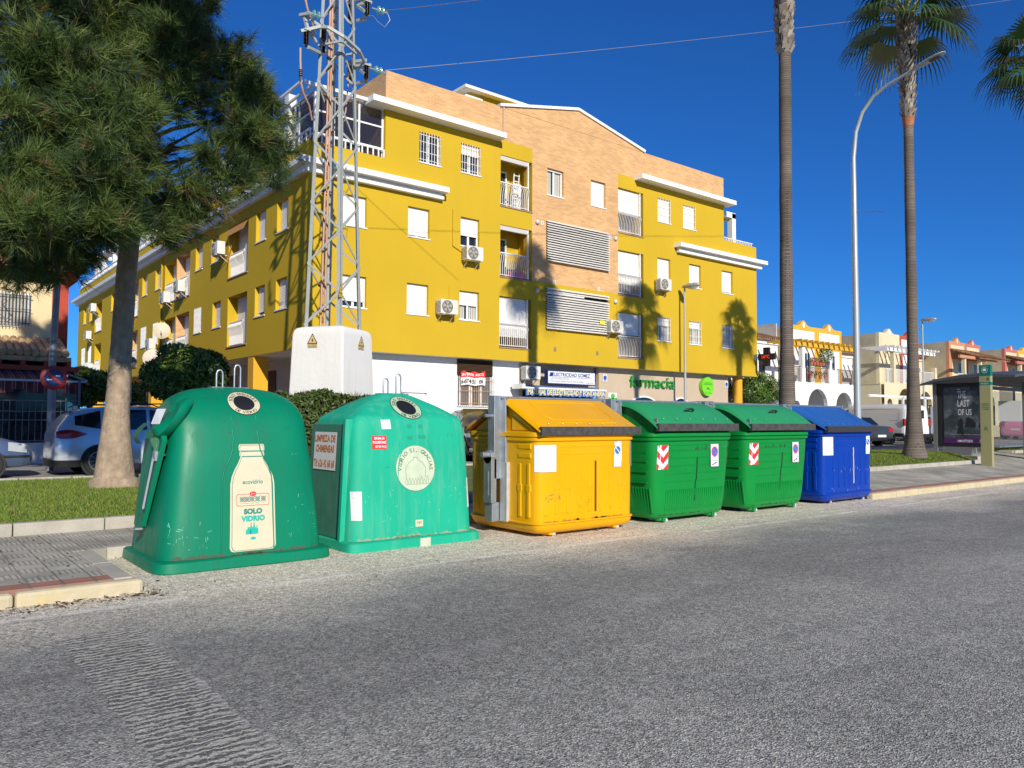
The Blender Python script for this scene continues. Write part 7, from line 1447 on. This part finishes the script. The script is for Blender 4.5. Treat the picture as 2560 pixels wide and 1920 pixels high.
# old blue saloon at the left edge, its nose towards the people carrier
SAL1=[(0,.4,.6,.64,.6,.5),(.05,.28,.88,.92,.78,.6),(.7,.2,.93,.97,.84,.6),(1.1,.18,.95,1.30,.85,.6),(1.6,.18,.95,1.41,.86,.62),(2.4,.18,.94,1.41,.86,.62),(3.0,.18,.92,1.14,.86,.68),(3.35,.18,.90,.93,.85,.7),(3.9,.2,.84,.87,.82,.66),(4.25,.22,.72,.76,.78,.6),(4.42,.28,.60,.63,.68,.55),(4.48,.36,.52,.54,.55,.45)]
def saloon(loc,rz,label,pm,**k):
    t,sd,S_,sec=car(loc,rz,label,pm,SAL1,**k); glassp(t,sd,[(1.05,1.75,1.02,1.0,1.22,1.33),(1.83,2.5,1.0,.99,1.34,1.32),(2.55,2.95,.99,.98,1.29,1.10)])
    for x in (.95,3.6):
        for sg in (1,-1): wheel(t,x,.87,.30,sg)
    b=MB(); b.add([(.72,-.62,1.0),(.72,.62,1.0),(1.12,.54,1.33),(1.12,-.54,1.33)],[(0,1,2,3)]); b.add([(2.45,-.56,1.40),(2.45,.56,1.40),(3.1,.66,1.03),(3.1,-.66,1.03)],[(0,1,2,3)]); b.build('windscreen',CG,t,norm=False)
    for sg in (1,-1): 
        b=MB(); b.sheet(lambda i,j:sd(3.98+.36*i,.60+.19*j-.05*i,.012,sg),8,3); b.build('headlight',HLM,t,norm=False,smooth=60); b=MB(); b.sheet(lambda i,j:sd(.07+.25*i,.68+.15*j,.010,sg),5,2); b.build('tail_light',TLM,t,norm=False,smooth=60); b=MB(); b.box(-.012,.02,min(sg*.42,sg*.76),max(sg*.42,sg*.76),.66,.82); b.build('tail_light',TLM,t,bevel=.01)
        b=MB(); b.sheet(lambda i,j:sd(3.82+.6*i,.45+.05*j,.012,sg),8,2); b.build('bumper_strip',BLACK,t,norm=False)
    rearpatch(t,[(-.26,.42),(.26,.42),(.26,.53),(-.26,.53)],-.02,PL,'number_plate'); b=MB(); b.box(-.01,.02,-.8,.8,.26,.38); b.build('rear_apron',BLACK,t); return t
saloon((-1.9,20.95,.25),0,'blue grey saloon at the left edge, only its bonnet and headlight in view',paint('slate_blue_paint',(.10,.15,.26),.4))
# right hand car park
saloon((35.7,17.5,.45),math.radians(75),'dark grey saloon parked nose in, left of the white van',paint('dark_grey_paint',(.06,.075,.085),.4))
VAN=[(0,.42,1.0,1.04,.80,.72),(.02,.32,1.10,1.9,.88,.76),(.15,.28,1.12,1.97,.92,.80),(1.5,.26,1.12,2.02,.93,.82),(3.3,.26,1.10,2.0,.93,.80),(3.7,.26,1.08,1.85,.92,.76),(4.25,.26,1.05,1.32,.9,.74),(4.5,.27,1.0,1.06,.86,.7),(4.9,.3,.85,.89,.76,.6),(4.98,.36,.66,.7,.62,.5)]
WV=paint('van_white',(.72,.73,.74),.0)
t,sd,S_,sec=car((39.15,17.45,.45),math.radians(77),'white delivery van parked nose in behind the palm by the shelter',WV,VAN,name='parked_van')
for x in (.95,4.05):
    for sg in (1,-1): wheel(t,x,.93,.34,sg)
glassp(t,sd,[(3.35,3.95,1.2,1.18,1.75,1.62)],sides=(1,-1)); b=MB()
pn=[(.35,1.2),(3.05,1.2),(3.1,1.3),(3.1,1.68),(3.0,1.76),(.45,1.76),(.35,1.66)]
for sg in (1,-1): outline(b,pn+[pn[0]],lambda u,v:sd(u,v,.006,sg),.02)
b.build('panel_crease',mat('panel_gap_grey',(.3,.31,.33),.5),t,norm=False)
for sg in (1,-1): b=MB(); b.box(-.02,.08,min(sg*.80,sg*.93),max(sg*.80,sg*.93),.95,1.28); b.build('tail_light',TLM,t,bevel=.01); b=MB(); b.sheet(lambda i,j:sd(.05+.5*i if True else 0,.30+.28*j*(1-i*.0),.008,sg),6,2); b.build('dark_sill',BLACK,t,norm=False)
b=MB(); b.box(-.10,-.0,-.88,.88,.35,.55); b.build('rear_bumper',BLACK,t,bevel=.02); b=MB(); b.box(-.95,-.03,-.97,-.92,.55,1.9); b.build('open_rear_door',WV,t,bevel=.02); rearpatch(t,[(-.5,1.3),(-.05,1.3),(-.05,1.7),(-.5,1.7)],-.005,CG,'rear_window')
HAT=[(0,.4,.66,.70,.62,.5),(.03,.28,.92,.95,.80,.62),(.12,.22,.98,1.15,.85,.62),(.35,.2,1.0,1.42,.86,.60),(.9,.2,.98,1.50,.865,.64),(1.8,.2,.96,1.50,.865,.64),(2.5,.2,.94,1.26,.865,.68),(2.95,.2,.92,.96,.86,.7),(3.5,.22,.82,.86,.82,.62),(3.75,.26,.68,.72,.74,.58),(3.85,.34,.55,.58,.6,.48)]
def hatch(loc,rz,label,pm,rear=True):
    t,sd,S_,sec=car(loc,rz,label,pm,HAT); glassp(t,sd,[(.35,.85,1.12,1.05,1.34,1.42),(.93,1.65,1.04,1.02,1.43,1.43),(1.72,2.5,1.02,1.0,1.42,1.22)])
    for x in (.72,3.12):
        for sg in (1,-1): wheel(t,x,.87,.30,sg)
    b=MB(); b.add([(.125,-.62,1.05),(.125,.62,1.05),(.40,.54,1.41),(.40,-.54,1.41)],[(0,1,2,3)]); b.add([(1.92,-.58,1.50),(1.92,.58,1.50),(2.75,.68,1.06),(2.75,-.68,1.06)],[(0,1,2,3)]); b.build('windscreen',CG,t,norm=False)
    for sg in (1,-1): 
        b=MB(); b.add([(-.0,sg*.86,.80),(-.03,sg*.60,.86),(.02,sg*.62,1.02),(.16,sg*.80,1.18),(.24,sg*.875,1.12),(.12,sg*.885,.86)],[tuple(range(6))]); b.build('tail_light',TLM,t,norm=False); b=MB(); b.sheet(lambda i,j:sd(3.35+.36*i,.62+.18*j-.05*i,.012,sg),6,3); b.build('headlight',HLM,t,norm=False,smooth=60)
        b=MB(); b.box(2.35,2.5,min(sg*.88,sg*1.02),max(sg*.88,sg*1.02),.98,1.1); b.build('door_mirror',pm,t,bevel=.02)
    b=MB(); b.add([(3.76,-.35,.45),(3.87,0,.45),(3.76,.35,.45),(3.76,.35,.56),(3.87,0,.56),(3.76,-.35,.56)],[(0,1,4,5),(1,2,3,4)]); b.build('grille',BLACK,t,norm=False); rearpatch(t,[(-.26,.62),(.26,.62),(.26,.73),(-.26,.73)],-.01,PL,'number_plate')
    b=MB(); b.box(2.0,2.02,-.872,-.868,.35,.98); b.v=[];b.f=[];b.mi=[]
    for sg in (1,-1): outline(b,[(.9,.3),(.88,1.0)],lambda u,v:sd(u,v,.005,sg),.012); outline(b,[(1.85,.3),(1.85,1.0)],lambda u,v:sd(u,v,.005,sg),.012)
    b.build('door_gap',BLACK,t,norm=False); return t
hatch((42.3,17.2,.45),math.radians(76),'silver hatchback with red tail light parked between the white van and the shelter panel',paint('bright_silver_paint',(.5,.52,.55)))
hatch((58.0,19.6,.45),math.radians(4),'pink hatchback parked at the right edge behind the bus shelter',paint('pink_paint',(.66,.22,.36),.0))
hatch((63.5,21.6,.45),math.radians(10),'black car behind the pink hatchback at the right edge',paint('black_paint',(.015,.015,.018),.2))
hatch((46.5,20.5,.45),math.radians(60),'dark car roof seen between the silver hatchback and the poster panel',paint('black_paint',(.015,.015,.018),.2))
hatch((16.2,22.9,.45),math.radians(-112),'dark grey car with round headlight between the mint bottle bank and the yellow container',paint('graphite_paint',(.055,.06,.075),.4))
hatch((31.8,22.5,.25),math.radians(-100),'dark car behind the gap between the yellow and the green containers',paint('graphite_paint',(.055,.06,.075),.4)) if False else None
bpy.context.view_layer.update()
